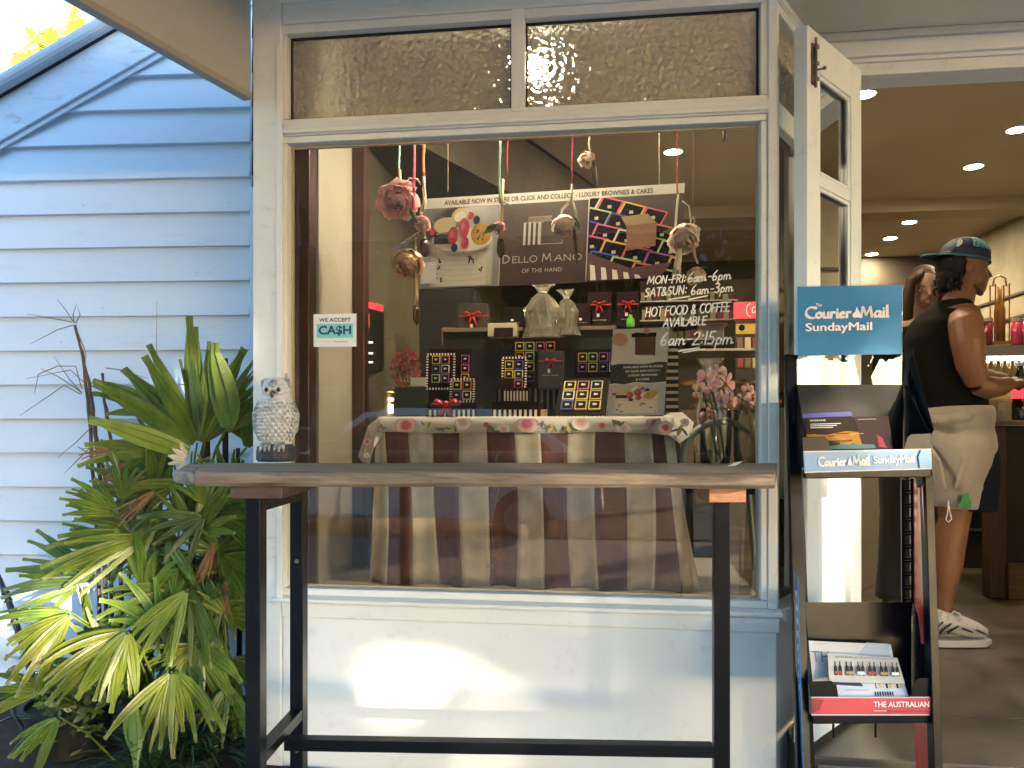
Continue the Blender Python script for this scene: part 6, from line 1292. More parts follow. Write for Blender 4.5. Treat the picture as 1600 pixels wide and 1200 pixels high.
MB().lathe([(.0345, .10), (.0345, .145)], (bx_.x, bx_.y, .982), 16).build('label', SIGNR, t, smooth=True); MB().lathe([(.015, .25), (.015, .268)], (bx_.x, bx_.y, .982), 12).build('cap', CARDW, t)
for px, w_, h_, m_, lb in ((1556, .05, .05, GLASSC, 'small clear glass on the counter by the man\'s forearm'), (1572, .07, .09, KRAFT, 'brown paper parcel on the counter between the glass and the cola bottle')):
    c = at(px, 655, 3.8); t = thing('counter_item', (c.x, c.y, .981), lb, 'parcel' if m_ is KRAFT else 'glass'); MB().lathe([(w_*.45, 0), (w_*.5, h_*.5), (w_*.46, h_)], (c.x, c.y, .982), 9).build('body', m_, t)
sh_ = thing('wall_shelf', at(1580, 550, 4.2), 'steel shelf with warm lit bottles below it at the right wall', 'shelf')
pbox(1536, 1640, 540, 556, 4.2, .4, mat('shelf_steel2', (.30, .28, .24), .3, metal=.8), 'shelf_board', sh_); pbox(1540, 1640, 562, 566, 4.4, .03, GLOW, 'strip_light', sh_)
pbox(1520, 1640, 558, 660, 4.66, .02, mat('shelf_back2', (.30, .20, .09), .6), 'back_board', sh_)
pbox(1530, 1640, 598, 604, 4.2, .4, mat('shelf_wood2', (.10, .05, .02), .5), 'lower_board', sh_)
MILK = mat('lit_bottle', (.70, .58, .34), .25); AMB = mat('amber_bottle', (.30, .12, .02), .2)
bl_ = ['round cream bottle nearest the man\'s arm under the lit shelf', 'second cream bottle from the man under the lit shelf', 'third cream bottle from the man under the lit shelf', 'fourth and widest cream bottle under the lit shelf', 'amber bottle right of the cream bottles', 'last amber bottle at the right edge under the shelf']
for i, px in enumerate((1549, 1560, 1570, 1582, 1592, 1601)):
    c = at(px, 597.5, 4.3); r = .021 if i < 4 else .018; t = thing('shelf_bottle', c, bl_[i], 'bottle', 'bottles under the lit shelf')
    MB().lathe([(r, 0), (r*1.1, .03), (r*1.05, .07), (r*.45, .10), (r*.42, .112)], c, 14).build('bottle', MILK if i < 4 else AMB, t, smooth=True); MB().lathe([(r*.5, .112), (r*.5, .122)], c, 10).build('cap', STK, t)
BRS = mat('brass', (.48, .28, .08), .3, metal=.8)
t = thing('brass_caddy', at(1562, 538, 4.3), 'brass framed caddy with a tall bottle on the steel shelf, behind the man\'s chin', 'caddy')
cq = at(1562, 539.5, 4.3)
for sx in (-.036, .036):
    for sy in (-.03, .03): MB().tube([cq+Vector((sx, sy, 0)), cq+Vector((sx, sy, .34))], .004, 6).build('rod', BRS, t)
MB().tube([cq+Vector((-.036, 0, .33)), cq+Vector((-.03, 0, .375)), cq+Vector((.0, 0, .39)), cq+Vector((.03, 0, .375)), cq+Vector((.036, 0, .33))], .005, 6).build('handle', BRS, t, smooth=True)
MB().box(cq.x-.042, cq.x+.042, cq.y-.036, cq.y+.036, cq.z, cq.z+.02).build('base', BRS, t); MB().lathe([(.028, .021), (.028, .20), (.012, .26), (.012, .33)], cq, 14).build('bottle', AMB, t, smooth=True)
for i, (px, m_, lb) in enumerate(((1543, mat('wine_red', (.20, .01, .02), .3), 'dark red packet on the steel shelf beside the man\'s shoulder'), (1588, mat('jam_red', (.42, .03, .08), .3), 'jar of pink red jam on the steel shelf right of the brass caddy'), (1600, mat('jam_red', (.42, .03, .08), .3), 'jar of pink red jam at the very right edge of the steel shelf'))):
    c = at(px, 539.5, 4.25); t = thing('shelf_jar', c, lb, 'jar'); MB().lathe([(.024, 0), (.026, .01), (.026, .045), (.026, .13)], c, 14).build('jar', m_, t, smooth=True); MB().lathe([(.027, .131), (.027, .15)], c, 14).build('lid', mat('jar_lid', (.45, .38, .28), .4), t)
dc = thing('deli_case', at(1520, 880, 4.6), 'low dark deli case with steel edges behind the man\'s legs', 'display case')
d0 = atZ(1478, 902, 0); d1 = atZ(1450, 840, 0)
def dpl(pts, nm, m): plate(pts, nm, m, dc, .01)
MB().box(d0.x+.12, d0.x+1.3, d0.y+.35, d0.y+2.6, .001, .80).build('case_body', mat('case_dark', (.03, .027, .02), .35, var=.3), dc, bevel=.01)
for z in (.25, .42, .78): MB().box(d0.x+.11, d0.x+.1195, d0.y+.34, d0.y+2.6, z, z+.015).build('steel_edge', MET, dc); MB().box(d0.x+.12, d0.x+1.3, d0.y+.338, d0.y+.3495, z, z+.015).build('steel_edge', MET, dc)
cx_ = thing('cream_partition', at(1360, 940, 3.2), 'cream end panel inside the doorway, seen between the two trays of the stand', 'partition')
e0, e1 = atZ(1332, 950, 0), atZ(1372, 905, 0)
MB().prism([Vector((e0.x-.12, e0.y+.02, 0.001)), Vector((e1.x+.12, e1.y+.1, 0.001)), Vector((e1.x+.12, e1.y+.14, 0.001)), Vector((e0.x-.12, e0.y+.06, 0.001))], (0, 0, 1.12)).build('panel', mat('cream_panel', (.48, .42, .30), .5, var=.1), cx_, bevel=.003)
MB().prism([Vector((e0.x-.13, e0.y, 1.122)), Vector((e1.x+.13, e1.y+.08, 1.122)), Vector((e1.x+.13, e1.y+.16, 1.122)), Vector((e0.x-.13, e0.y+.08, 1.122))], (0, 0, .02)).build('top_trim', MET, cx_)

# ================================================================= PEOPLE
SK = mat('tanned_skin', (.23, .10, .045), .5, var=.12, vscale=9, bump=.06, bscale=60); SKF = mat('fair_skin', (.20, .10, .055), .6)
HAIRD = mat('dark_hair', (.010, .006, .004), .6, spec=.25, var=.4, vscale=60, bump=.6, bscale=120, stretch=(1, 1, .2)); HAIRB = mat('brown_hair', (.045, .022, .010), .6, spec=.25, var=.4, vscale=50, bump=.6, bscale=110, stretch=(1, 1, .2))
def loft(mb, rings, n=22, ax=None, ay=None):
    """rings: (centre, half width, half depth) stacked along the body"""
    ax = ax or RT; ay = ay or FW; k = len(mb.v)
    for c, rx, ry in rings:
        for j in range(n): a = 2*math.pi*j/n; mb.v.append(c + ax*rx*math.cos(a) + ay*ry*math.sin(a))
    for i in range(len(rings)-1):
        for j in range(n): mb.f.append([k+i*n+j, k+i*n+(j+1) % n, k+(i+1)*n+(j+1) % n, k+(i+1)*n+j]); mb.m.append(0)
    mb.f.append([k+j for j in range(n)][::-1]); mb.m.append(0); mb.f.append([k+(len(rings)-1)*n+j for j in range(n)]); mb.m.append(0)
def fuse(o, vox, it=4):
    r = o.modifiers.new('fuse', 'REMESH'); r.mode = 'VOXEL'; r.voxel_size = vox; r.use_smooth_shade = True
    q = o.modifiers.new('soft', 'SMOOTH'); q.factor = .5; q.iterations = it; return o
def m_(px, py, ds=0.0): return at(px, py, 3.43+ds)
man = thing('person', Vector((m_(1490, 1000).x, m_(1490, 1000).y, 0)), 'man in dark sleeveless top and backwards blue cap, pale hoodie tied round his waist', 'person')
b = MB()
b.tube([m_(1492,486,.0), m_(1500,462), m_(1506,440)], [.072, .062, .058], 14)                     # neck
b.ball(m_(1507,412), (.094, .078, .108), 18, 14); b.ball(m_(1521,436,-.0), (.062, .056, .052), 14, 10); b.ball(m_(1529,452,0), (.030, .034, .022), 12, 8)
b.tube([m_(1538,418), m_(1545,428), m_(1548,434)], [.010, .011, .010], 8); b.ball(m_(1540,437), (.014, .014, .008), 8, 6); b.ball(m_(1537,410), (.014, .045, .012), 10, 6)
b.ball(m_(1539,445), (.012, .020, .006), 8, 6); b.ball(m_(1537,450), (.012, .018, .006), 8, 6); b.ball(m_(1531,425,-.035), (.022, .02, .016), 8, 6)
loft(b, [(m_(1488,474), .06, .08), (m_(1484,486), .10, .15), (m_(1480,505), .125, .165), (m_(1477,545), .135, .15), (m_(1478,590), .13, .125), (m_(1484,640), .125, .115), (m_(1488,690), .135, .13), (m_(1490,720), .12, .12)], 24)
def arm(pts, rs): b.tube(pts, rs, 14)
arm([m_(1500,497,-.13), m_(1508,506,-.17), m_(1512,535,-.19), m_(1517,570,-.19), m_(1528,600,-.18)], [.055, .068, .066, .058, .046])
b.ball(m_(1510,502,-.155), (.066, .058, .058), 14, 10)
arm([m_(1527,601,-.18), m_(1545,606,-.18), m_(1565,604,-.17), m_(1580,598,-.16)], [.046, .050, .040, .028])
def hand(base, d, up_, side, sc=1.0):
    b.ball(base+d*.035*sc, (.042*sc, .036*sc, .020*sc), 12, 8)
    for i, (L, o_) in enumerate(((.070, -.030), (.080, -.010), (.075, .010), (.060, .028))):
        p0 = base+d*.065*sc+side*o_*sc; p1 = p0+d*L*.45*sc-up_*.006; p2 = p1+d*L*.35*sc-up_*.018; p3 = p2+d*L*.15*sc-up_*.02
        b.tube([p0-d*.02, p0, p1, p2, p3], [.0095, .0095, .009, .008, .006], 8)
    p0 = base+d*.02*sc-side*.03*sc; b.tube([p0, p0+d*.03*sc-side*.02*sc-up_*.008, p0+d*.058*sc-side*.018*sc-up_*.02], [.012, .0105, .008], 8)
hand(m_(1582,598,-.16), (RT*.95-UP*.12+FW*.2).normalized(), UP, FW*-1)
arm([m_(1482,497,.13), m_(1485,510,.17), m_(1500,545,.2), m_(1520,585,.2)], [.055, .062, .055, .045]); arm([m_(1520,585,.2), m_(1548,592,.18), m_(1575,594,.14)], [.045, .042, .028]); hand(m_(1577,594,.13), (RT*.95-UP*.1-FW*.2).normalized(), UP, FW)
for ds, k_, an_ in ((-.085, (1491,800), (1473,957)), (.10, (1480,812), (1449,962))):
    hx = 1491; b.tube([m_(hx,700,ds), m_(hx+1,745,ds), m_(k_[0]+1,785,ds), m_(k_[0],812,ds), m_(k_[0]-7,850,ds), m_((k_[0]+an_[0])/2-3,890,ds), m_(an_[0]+1,935,ds), m_(*an_, ds), m_(an_[0]+4, 975, ds)], [.100, .095, .072, .062, .063, .060, .040, .036, .036], 16)
    b.tube([m_(an_[0], 978, ds), m_(an_[0]+30, 984, ds)], [.030, .020], 10)
fuse(b.build('body', SK, man, smooth=True), .0055)
MB().ball(m_(1515,418,-.080), (.016, .012, .027), 12, 8).build('ear', SK, man, smooth=True)
h_ = MB(); h_.ball(m_(1488,415), (.068, .078, .088), 18, 12); h_.ball(m_(1483,432), (.052, .066, .055), 14, 10); h_.tube([m_(1484,430), m_(1477,446), m_(1473,456)], [.05, .04, .02], 10); h_.ball(m_(1500,396), (.085, .083, .045), 14, 8)
rg = random.Random(6)
for k in range(46):
    a = rg.uniform(-.07, .075); p = m_(1476+rg.uniform(-3, 16), 438+rg.uniform(-6, 8), 0)+FW*a; h_.tube([p, p-UP*.018+RT*rg.uniform(-.012, .004), p-UP*rg.uniform(.028, .042)+RT*rg.uniform(-.016, .012)], [.010, .007, .002], 5)
h_.build('hair', HAIRD, man, smooth=True)
bd_ = MB(); bd_.tube([m_(1519,445,-.050), m_(1527,455,-.030), m_(1532,458,-.0), m_(1527,455,.030)], [.010, .013, .013, .012], 10); bd_.build('beard', mat('stubble', (.07, .033, .016), .8), man, smooth=True)
MB().ball(m_(1537,418,-.034), (.006, .004, .003), 8, 6).build('eye', mat('eye_white', (.5, .48, .45), .3), man); MB().tube([m_(1534,411,-.045), m_(1540,411,-.028)], [.003, .004], 6).build('eyebrow', HAIRD, man)
CAPN = mat('cap_navy', (.012, .022, .055), .7, bump=.2, bscale=200); CAPT = mat('cap_teal', (.035, .17, .22), .7)
cp = MB(); n = 24; prof = [(1.0, -.2), (1.03, 0), (1.0, .25), (.88, .55), (.62, .82), (.3, .96), (.02, 1.0)]
tilt = Matrix.Rotation(R(9), 3, FW)
cc0 = m_(1507,402)
def cap_pt(r, z, a, k=1.0): return cc0 + tilt @ (RT*(r*.103*math.cos(a)*k)+FW*(r*.089*math.sin(a)*k)+UP*(z*.088*k))
for (r, z) in prof:
    for j in range(n): cp.v.append(cap_pt(r, z, 2*math.pi*j/n))
for i in range(len(prof)-1):
    for j in range(n): cp.f.append([i*n+j, i*n+(j+1) % n, (i+1)*n+(j+1) % n, (i+1)*n+j]); cp.m.append(0)
cp.build('cap', CAPN, man, smooth=True)
m = MB()
for i in range(6):
    for j in range(9):
        def q_(i_, j_): z = .30+.55*i_/6; r = math.sqrt(max(0, 1-(z*.98)**2))*1.03; a = R(-100+92*j_/9*(1-.3*i_/6)); return cap_pt(r, z, a, 1.03)
        m.add([q_(i, j), q_(i, j+1), q_(i+1, j+1), q_(i+1, j)], [(0,1,2,3)])
o = m.build('cap_panel', CAPT, man, smooth=True); q = o.modifiers.new('t', 'SOLIDIFY'); q.thickness = .001
m = MB(); top = []; bot = []
for j in range(13):
    a = R(110+140*j/12); e = math.sin(math.pi*j/12)**.7; i0 = cap_pt(1.0, -.12, a); d = tilt @ (RT*math.cos(a)*.6-RT*.5); o1 = i0 + d.normalized()*.088*e - UP*(.014*e); top.append(i0); bot.append(o1)
m.add(top+bot, [(j, j+1, 14+j, 13+j) for j in range(12)]); o = m.build('cap_bill', CAPN, man, smooth=True); q = o.modifiers.new('t', 'SOLIDIFY'); q.thickness = .004
m = MB(); m.tube(bot, .0035, 6); m.build('bill_edge', CAPT, o, smooth=True)
m = MB(); m.tube([cap_pt(1.035, -.18, 2*math.pi*j/24) for j in range(25)], .0045, 6); m.build('cap_trim', CAPT, man, smooth=True)
MB().ball(cap_pt(.90, .42, R(228), 1.05), (.012, .004, .020), 8, 6, M=Matrix.Rotation(R(20), 3, FW)).build('cap_emblem', CARDW, man)
TANK = mat('black_cotton', (.006, .0058, .004), .9, bump=.6, bscale=14, spec=.15)
tk = MB(); loft(tk, [(m_(1487,470), .068, .082), (m_(1484,480), .088, .115), (m_(1481,490), .112, .150), (m_(1477,505), .140, .172), (m_(1473,530), .156, .168), (m_(1472,560), .160, .158), (m_(1476,600), .160, .148), (m_(1484,630), .154, .142), (m_(1488,652), .152, .142)], 30)
cut = MB(); cut.ball(m_(1500,545,-.165), (.075, .075, .175), 16, 12)
o = fuse(tk.build('tank_top', TANK, man, smooth=True), .009, 5)
# hoodie tied at the waist, shorts
HOOD = mat('pale_fleece', (.44, .39, .32), .9, var=.15, vscale=9, bump=.9, bscale=14, sheen=.4)
hd = MB(); loft(hd, [(m_(1489,634), .158, .150), (m_(1489,644), .168, .158), (m_(1489,658), .166, .156), (m_(1489,668), .160, .152), (m_(1488,680), .162, .185), (m_(1487,697), .160, .212), (m_(1484,725), .152, .212), (m_(1480,755), .132, .200), (m_(1480,780), .112, .190), (m_(1482,790), .102, .182)], 30)

hd.tube([m_(1438,652,-.08), m_(1468,657,-.155), m_(1510,650,-.16), m_(1540,640,-.06)], [.02, .022, .022, .02], 10)
hd.tube([m_(1440,680,-.12), m_(1466,720,-.20), m_(1478,770,-.195)], [.012, .014, .008], 8); hd.tube([m_(1530,676,-.13), m_(1508,715,-.20), m_(1492,765,-.19)], [.012, .013, .008], 8)
fuse(hd.build('hoodie', HOOD, man, smooth=True), .008, 4)
lp = [m_(1482,782,-.21), m_(1481,800,-.215), m_(1478,812,-.215), m_(1482,816,-.215), m_(1487,811,-.215), m_(1484,798,-.215), m_(1482,784,-.21)]
MB().tube(lp, .0022, 6).build('draw_cord', CARDW, man, smooth=True)
SHN = mat('shorts_navy', (.006, .009, .014), .8, bump=.3, bscale=30, spec=.2)
st2 = MB(); loft(st2, [(m_(1492,672), .150, .146), (m_(1500,710), .142, .190), (m_(1502,750), .130, .192), (m_(1502,780), .118, .185), (m_(1504,794), .112, .180)], 26); fuse(st2.build('shorts', SHN, man, smooth=True), .008, 2)
MB().prism([m_(1497,793,-.195), m_(1518,793,-.19), m_(1518,766,-.19), m_(1506,774,-.195)], FW*.003).build('shorts_patch', mat('shorts_green', (.03, .30, .09), .7), man)
MB().tube([m_(1525,762,-.165), m_(1525,762,-.176)], .028, 18).build('shorts_emblem', mat('emblem_green', (.30, .38, .25), .7), man); MB().tube([m_(1525,762,-.177), m_(1525,762,-.179)], .017, 16).build('shorts_emblem_ring', mat('emblem_teal', (.05, .12, .10), .7), man)
SHW = mat('shoe_white', (.52, .50, .46), .5, bump=.3, bscale=90); SHB = mat('shoe_black', (.02, .02, .02), .5)
def shoe(ax, ds):
    c = lambda px, py, e=0: m_(ax+px, py+4, ds+e)
    s1 = MB(); rings = []
    so_ = MB(); prof_s = [(-22, 980, .038), (-10, 977, .046), (5, 975, .048), (22, 974, .050), (40, 977, .050), (58, 982, .044), (70, 989, .028)]
    for dx, py, hw in prof_s: rings.append((m_(ax+dx, 991, ds), hw))
    vs = []; 
    for (cc, hw), (dx, py, _) in zip(rings, prof_s):
        for sg in (-1, 1): vs += [Vector((cc.x, cc.y, .003+(.012 if dx > 60 else 0)))+FW*sg*hw, Vector((cc.x, cc.y, .034))+FW*sg*hw]
    fs = []
    for i in range(len(rings)-1):
        a = i*4; b4 = a+4; fs += [(a, a+1, b4+1, b4), (a+2, b4+2, b4+3, a+3), (a+1, a+3, b4+3, b4+1), (a, b4, b4+2, a+2)]
    fs += [(0,2,3,1), (len(vs)-4, len(vs)-3, len(vs)-1, len(vs)-2)]; so_.add(vs, fs); sole = so_.build('sole', SHW, man, bevel=.004)
    u_ = MB(); 
    u_.tube([c(-20,972), c(-8,968), c(10,968), c(30,974), c(50,981), c(66,985)], [.036, .048, .048, .044, .038, .022], 14); u_.tube([c(-8,972), c(-4,955), c(-2,949)], [.046, .046, .044], 12)
    fuse(u_.build('shoe_upper', SHW, man, smooth=True), .005, 3)
    for a_, b_ in (((-16,983),(0,968)), ((-6,985),(12,970)), ((6,985),(24,974)), ((30,978),(46,984)), ((52,980),(68,988)), ((-20,966),(-10,975))):
        MB().tube([c(*a_, -.050), c((a_[0]+b_[0])/2, (a_[1]+b_[1])/2, -.054), c(*b_, -.046)], [.0045, .005, .004], 6, flat=.5).build('shoe_stripe', SHB, man, smooth=True)
    for a_ in (12, 20, 28): MB().tube([c(a_-4, 957+(a_-12)*.6, -.03), c(a_+2, 954+(a_-12)*.6, 0), c(a_+5, 957+(a_-12)*.6, .03)], .0035, 6).build('lace', CARDW, man, smooth=True)
    MB().tube([c(10,958,-.02), c(16,951,-.05), c(26,955,-.055), c(30,965,-.05), c(22,966,-.045)], .0028, 6).build('lace', CARDW, man, smooth=True)
shoe(1474, -.085); shoe(1449, .10)
# woman behind him
wm = lambda px, py, ds=0.0: at(px, py, 4.0+ds)
wo_ = thing('person', Vector((wm(1435, 950).x, wm(1435, 950).y, 0)), 'woman with long brown hair in dark clothes, half hidden behind the man', 'person')
b = MB(); b.ball(wm(1446,452), (.072, .088, .105), 18, 14); b.ball(wm(1448,470,-.03), (.05, .06, .05), 12, 8); b.tube([wm(1440,500), wm(1443,480)], [.05, .046], 12); b.tube([wm(1452,452,-.080), wm(1454,461,-.098), wm(1454,464,-.094)], [.009, .011, .010], 8); b.ball(wm(1450,474,-.078), (.02, .01, .005), 8, 6)
loft(b, [(wm(1438,500), .09, .07), (wm(1434,512), .17, .10), (wm(1432,560), .155, .11), (wm(1430,620), .125, .10), (wm(1430,680), .16, .12), (wm(1428,720), .15, .12)], 22)
for sx in (-1, 1): b.tube([wm(1434+sx*45,515), wm(1434+sx*54,570), wm(1434+sx*52,630,-.03), wm(1434+sx*34,660,-.18)], [.05, .042, .036, .026], 12); b.ball(wm(1434+sx*30,662,-.21), (.03, .045, .018), 10, 8)
for sx, fx in ((-1, 1398), (1, 1448)): b.tube([wm(1428+sx*20,700), wm((1428+sx*20+fx)/2,820), wm(fx,930)], [.09, .06, .04], 12); b.tube([wm(fx,944), wm(fx-4,950,-.12)], [.038, .03], 8)
fuse(b.build('body', SKF, wo_, smooth=True), .008)
h_ = MB(); h_.ball(wm(1444,446,.02), (.086, .09, .108), 18, 12)
for sx in (-1, 1): h_.tube([wm(1445+sx*6,424,-.04), wm(1444+sx*21,440,-.05), wm(1444+sx*25,475,-.03), wm(1444+sx*26,530,-.02)], [.020, .026, .028, .018], 10)
h_.build('hair', HAIRB, wo_, smooth=True)
for px in (1440, 1459): e = MB().ball(wm(px, 454, -.080), (.013, .006, .006), 10, 6).build('eye', mat('eye_white', (.5, .48, .45), .3), wo_, smooth=True); MB().ball(wm(px, 454, -.086), (.005, .003, .005), 8, 6).build('iris', HAIRD, e); MB().tube([wm(px-5,448,-.082), wm(px,446,-.086), wm(px+5,448,-.082)], .003, 6).build('eyebrow', HAIRB, wo_)
tp = MB(); loft(tp, [(wm(1438,506), .10, .085), (wm(1434,516), .185, .115), (wm(1432,560), .172, .125), (wm(1430,620), .142, .118), (wm(1430,690), .172, .135)], 24)
for sx in (-1, 1): tp.tube([wm(1434+sx*42,517), wm(1434+sx*54,570), wm(1434+sx*52,628,-.03)], [.062, .056, .050], 12)
fuse(tp.build('top', TANK, wo_, smooth=True), .012, 2)
tr = MB(); 
for sx, fx in ((-1, 1398), (1, 1448)): tr.tube([wm(1428+sx*20,685), wm((1428+sx*20+fx)/2,800), wm(fx-1,880), wm(fx,934)], [.115, .088, .080, .096], 16)
fuse(tr.build('trousers', mat('black_trousers', (.010, .012, .012), .8, sheen=.2), wo_, smooth=True), .010, 2)
for fx in (1398, 1448): 
    c = wm(fx-2, 948, -.05); MB().ball((c.x, c.y, .04), (.045, .11, .038), 12, 8).build('shoe', SHB, wo_, smooth=True)
# ================================================================= PLANTS AT THE WALL
def leaf_mat(name, c, c2, vs=16):
    m = mat(name, c, 0.36, col2=c2, var=.4, vscale=vs, trans=.32, obvar=.22, bump=.25, bscale=60, stretch=(1, 1, .5), spec=.6); return m
LG = leaf_mat('palm_leaf', (.19, .285, .055), (.10, .185, .038)); LY = leaf_mat('palm_leaf_yellow', (.24, .30, .05), (.14, .21, .035)); LBR = mat('dry_leaf', (.28, .17, .08), .8, var=.4, vscale=20, trans=.2); LB_ = leaf_mat('palm_leaf_bluish', (.14, .23, .10), (.08, .15, .055))  # one leaf green is yellower than the others
def blade(mb, base, d0, L, W_, side, droop, seed, pleats=3):
    """one pleated lance shaped blade: starts along d0, bends down by droop"""
    rg = random.Random(seed); n = 9; p = Vector(base); d = Vector(d0).normalized(); rows = []; tw = rg.uniform(-.3, .3); cols_ = 2*pleats+1
    for i in range(n+1):
        q = i/n; w_ = W_*.5*(math.sin(math.pi*min(1, q*.93+.07)**.82)**.75+.03) if i < n else W_*.22
        s_ = (side - d*side.dot(d)).normalized(); s_ = (Matrix.Rotation(tw*q, 3, d) @ s_); up_ = s_.cross(d).normalized()
        rows.append([p + s_*w_*(2*j/(cols_-1)-1) + up_*(.006 if j % 2 else -.002)*min(1, 4*q*(1-q)+.15)*(W_/.05) + up_*(-.25*w_*abs(2*j/(cols_-1)-1)) for j in range(cols_)])
        p = p + d*L/n; d = (d + Vector((0, 0, -1))*droop/n*(.4+1.5*q) + Vector((rg.uniform(-1, 1), rg.uniform(-1, 1), 0))*.02).normalized()
    vs = [v for r_ in rows for v in r_]; mb.add(vs, [(i*cols_+j, i*cols_+j+1, (i+1)*cols_+j+1, (i+1)*cols_+j) for i in range(n) for j in range(cols_-1)])
def fan(parent, px, py, s_, size, ang, spread, nb, droop, m, seed, wid=.26, toward=.25, stem_to=None, name='leaf'):
    rg = random.Random(seed); hub = at(px, py, s_); mb = MB(); L0 = size*s_/F_PX; wid = wid*(.66 if nb > 2 else 1)*(1 if name == 'leaf' else 1.4); nb = nb+2 if nb > 3 else nb
    for k in range(nb):
        a = R(ang + spread*((k+.5)/nb-.5)*2 + rg.uniform(-5, 5)); tw_ = toward+rg.uniform(-.45, .45)
        d = (RT*math.cos(a)+UP*math.sin(a)-FW*tw_).normalized(); side = d.cross((-FW+RT*rg.uniform(-.7, .7)+UP*.5).normalized())
        L = L0*rg.uniform(.82, 1.12)*(1-.12*abs((k+.5)/nb-.5)*2); blade(mb, hub+d*.008, d, L, L*wid*rg.uniform(.75, 1.15), side, droop*rg.uniform(.7, 1.3), seed*31+k, 2 if size < 80 else 3)
    if stem_to: st_p = at(*stem_to); mb.tube([hub, (hub+st_p)/2+UP*.02, st_p], [.003, .0035, .004], 5)
    return mb.build(name, m, parent, smooth=False)
lp_ = thing('lady_palm', at(290, 1180, 2.75), 'bushy lady palm with pleated fan leaves between the house wall and the bar table', 'palm')
STM = mat('fibrous_stem', (.045, .032, .022), .9, var=.5, vscale=40, bump=1.0, bscale=80)
for (x0, y0, x1, y1, s0, s1, r) in ((318,1200,322,610,2.95,2.95,.016), (290,1200,300,760,2.85,2.85,.013), (345,1200,352,560,2.98,2.98,.013), (250,1200,255,850,2.75,2.72,.012), (225,1200,205,985,2.7,2.6,.010), (370,1200,372,700,3.0,3.0,.010), (270,1200,240,870,2.9,2.85,.010)):
    MB().tube([at(x0, y0+60, s0), at((x0+x1)/2+4, (y0+y1)/2, (s0+s1)/2), at(x1, y1, s1)], [r*1.1, r, r*.8], 9).build('stem', STM, lp_, smooth=True)
KEY = [ # px,py,s,size,angle,spread,blades,droop,mat,width,toward
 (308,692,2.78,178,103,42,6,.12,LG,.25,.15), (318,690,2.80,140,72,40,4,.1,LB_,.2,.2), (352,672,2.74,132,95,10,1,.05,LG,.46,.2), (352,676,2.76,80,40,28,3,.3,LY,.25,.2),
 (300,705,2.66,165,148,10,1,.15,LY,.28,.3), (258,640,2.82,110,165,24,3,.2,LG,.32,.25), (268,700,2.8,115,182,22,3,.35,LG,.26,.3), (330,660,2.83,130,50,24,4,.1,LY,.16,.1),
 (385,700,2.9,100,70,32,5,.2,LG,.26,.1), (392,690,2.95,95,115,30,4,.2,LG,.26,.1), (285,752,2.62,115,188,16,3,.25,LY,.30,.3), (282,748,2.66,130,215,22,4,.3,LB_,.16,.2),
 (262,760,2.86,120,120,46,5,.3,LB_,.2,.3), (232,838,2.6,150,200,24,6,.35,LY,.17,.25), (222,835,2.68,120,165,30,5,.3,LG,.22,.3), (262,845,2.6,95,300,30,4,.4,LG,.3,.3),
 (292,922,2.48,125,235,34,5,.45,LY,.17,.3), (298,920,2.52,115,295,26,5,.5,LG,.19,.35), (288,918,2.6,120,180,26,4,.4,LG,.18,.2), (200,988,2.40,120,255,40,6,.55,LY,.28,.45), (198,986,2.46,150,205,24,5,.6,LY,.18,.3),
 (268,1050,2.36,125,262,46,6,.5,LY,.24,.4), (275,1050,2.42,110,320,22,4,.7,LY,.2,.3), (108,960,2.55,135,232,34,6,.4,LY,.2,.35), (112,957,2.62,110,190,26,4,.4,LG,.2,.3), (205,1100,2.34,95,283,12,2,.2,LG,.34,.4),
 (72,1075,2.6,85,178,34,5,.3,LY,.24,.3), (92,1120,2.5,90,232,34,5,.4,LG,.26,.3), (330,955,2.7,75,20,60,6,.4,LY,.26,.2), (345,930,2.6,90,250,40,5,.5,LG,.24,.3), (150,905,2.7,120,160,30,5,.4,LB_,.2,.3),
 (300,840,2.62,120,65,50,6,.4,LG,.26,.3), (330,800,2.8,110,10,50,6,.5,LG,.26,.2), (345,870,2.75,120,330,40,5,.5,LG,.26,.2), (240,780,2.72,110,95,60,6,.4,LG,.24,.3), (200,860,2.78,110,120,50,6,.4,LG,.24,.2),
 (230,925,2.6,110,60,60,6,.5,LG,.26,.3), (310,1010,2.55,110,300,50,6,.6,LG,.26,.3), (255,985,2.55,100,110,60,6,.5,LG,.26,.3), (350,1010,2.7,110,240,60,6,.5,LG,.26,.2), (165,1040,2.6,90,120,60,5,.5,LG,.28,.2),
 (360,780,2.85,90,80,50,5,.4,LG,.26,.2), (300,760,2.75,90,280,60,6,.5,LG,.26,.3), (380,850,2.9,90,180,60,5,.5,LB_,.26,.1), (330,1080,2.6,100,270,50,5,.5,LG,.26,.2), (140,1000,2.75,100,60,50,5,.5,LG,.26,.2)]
for i, (px, py, s_, size, ang, spr, nb, dr_, m, wd_, tw_) in enumerate(KEY):
    fan(lp_, px, py, s_, size, ang, spr, nb, dr_, m, 100+i, wd_, tw_, stem_to=(px*.55+290*.45, py+70, s_+.12))
rg = random.Random(21)
for i in range(34):
    px = rg.uniform(215, 385); py = rg.uniform(760, 1150); s_ = rg.uniform(2.78, 3.02)
    fan(lp_, px, py, s_, rg.uniform(70, 110), rg.uniform(150, 390), rg.uniform(30, 55), rg.randrange(4, 7), rg.uniform(.3, .6), rg.choice((LG, LB_, LG)), 300+i, .25, .1, stem_to=(px+rg.uniform(-15, 15), py+60, s_+.05))
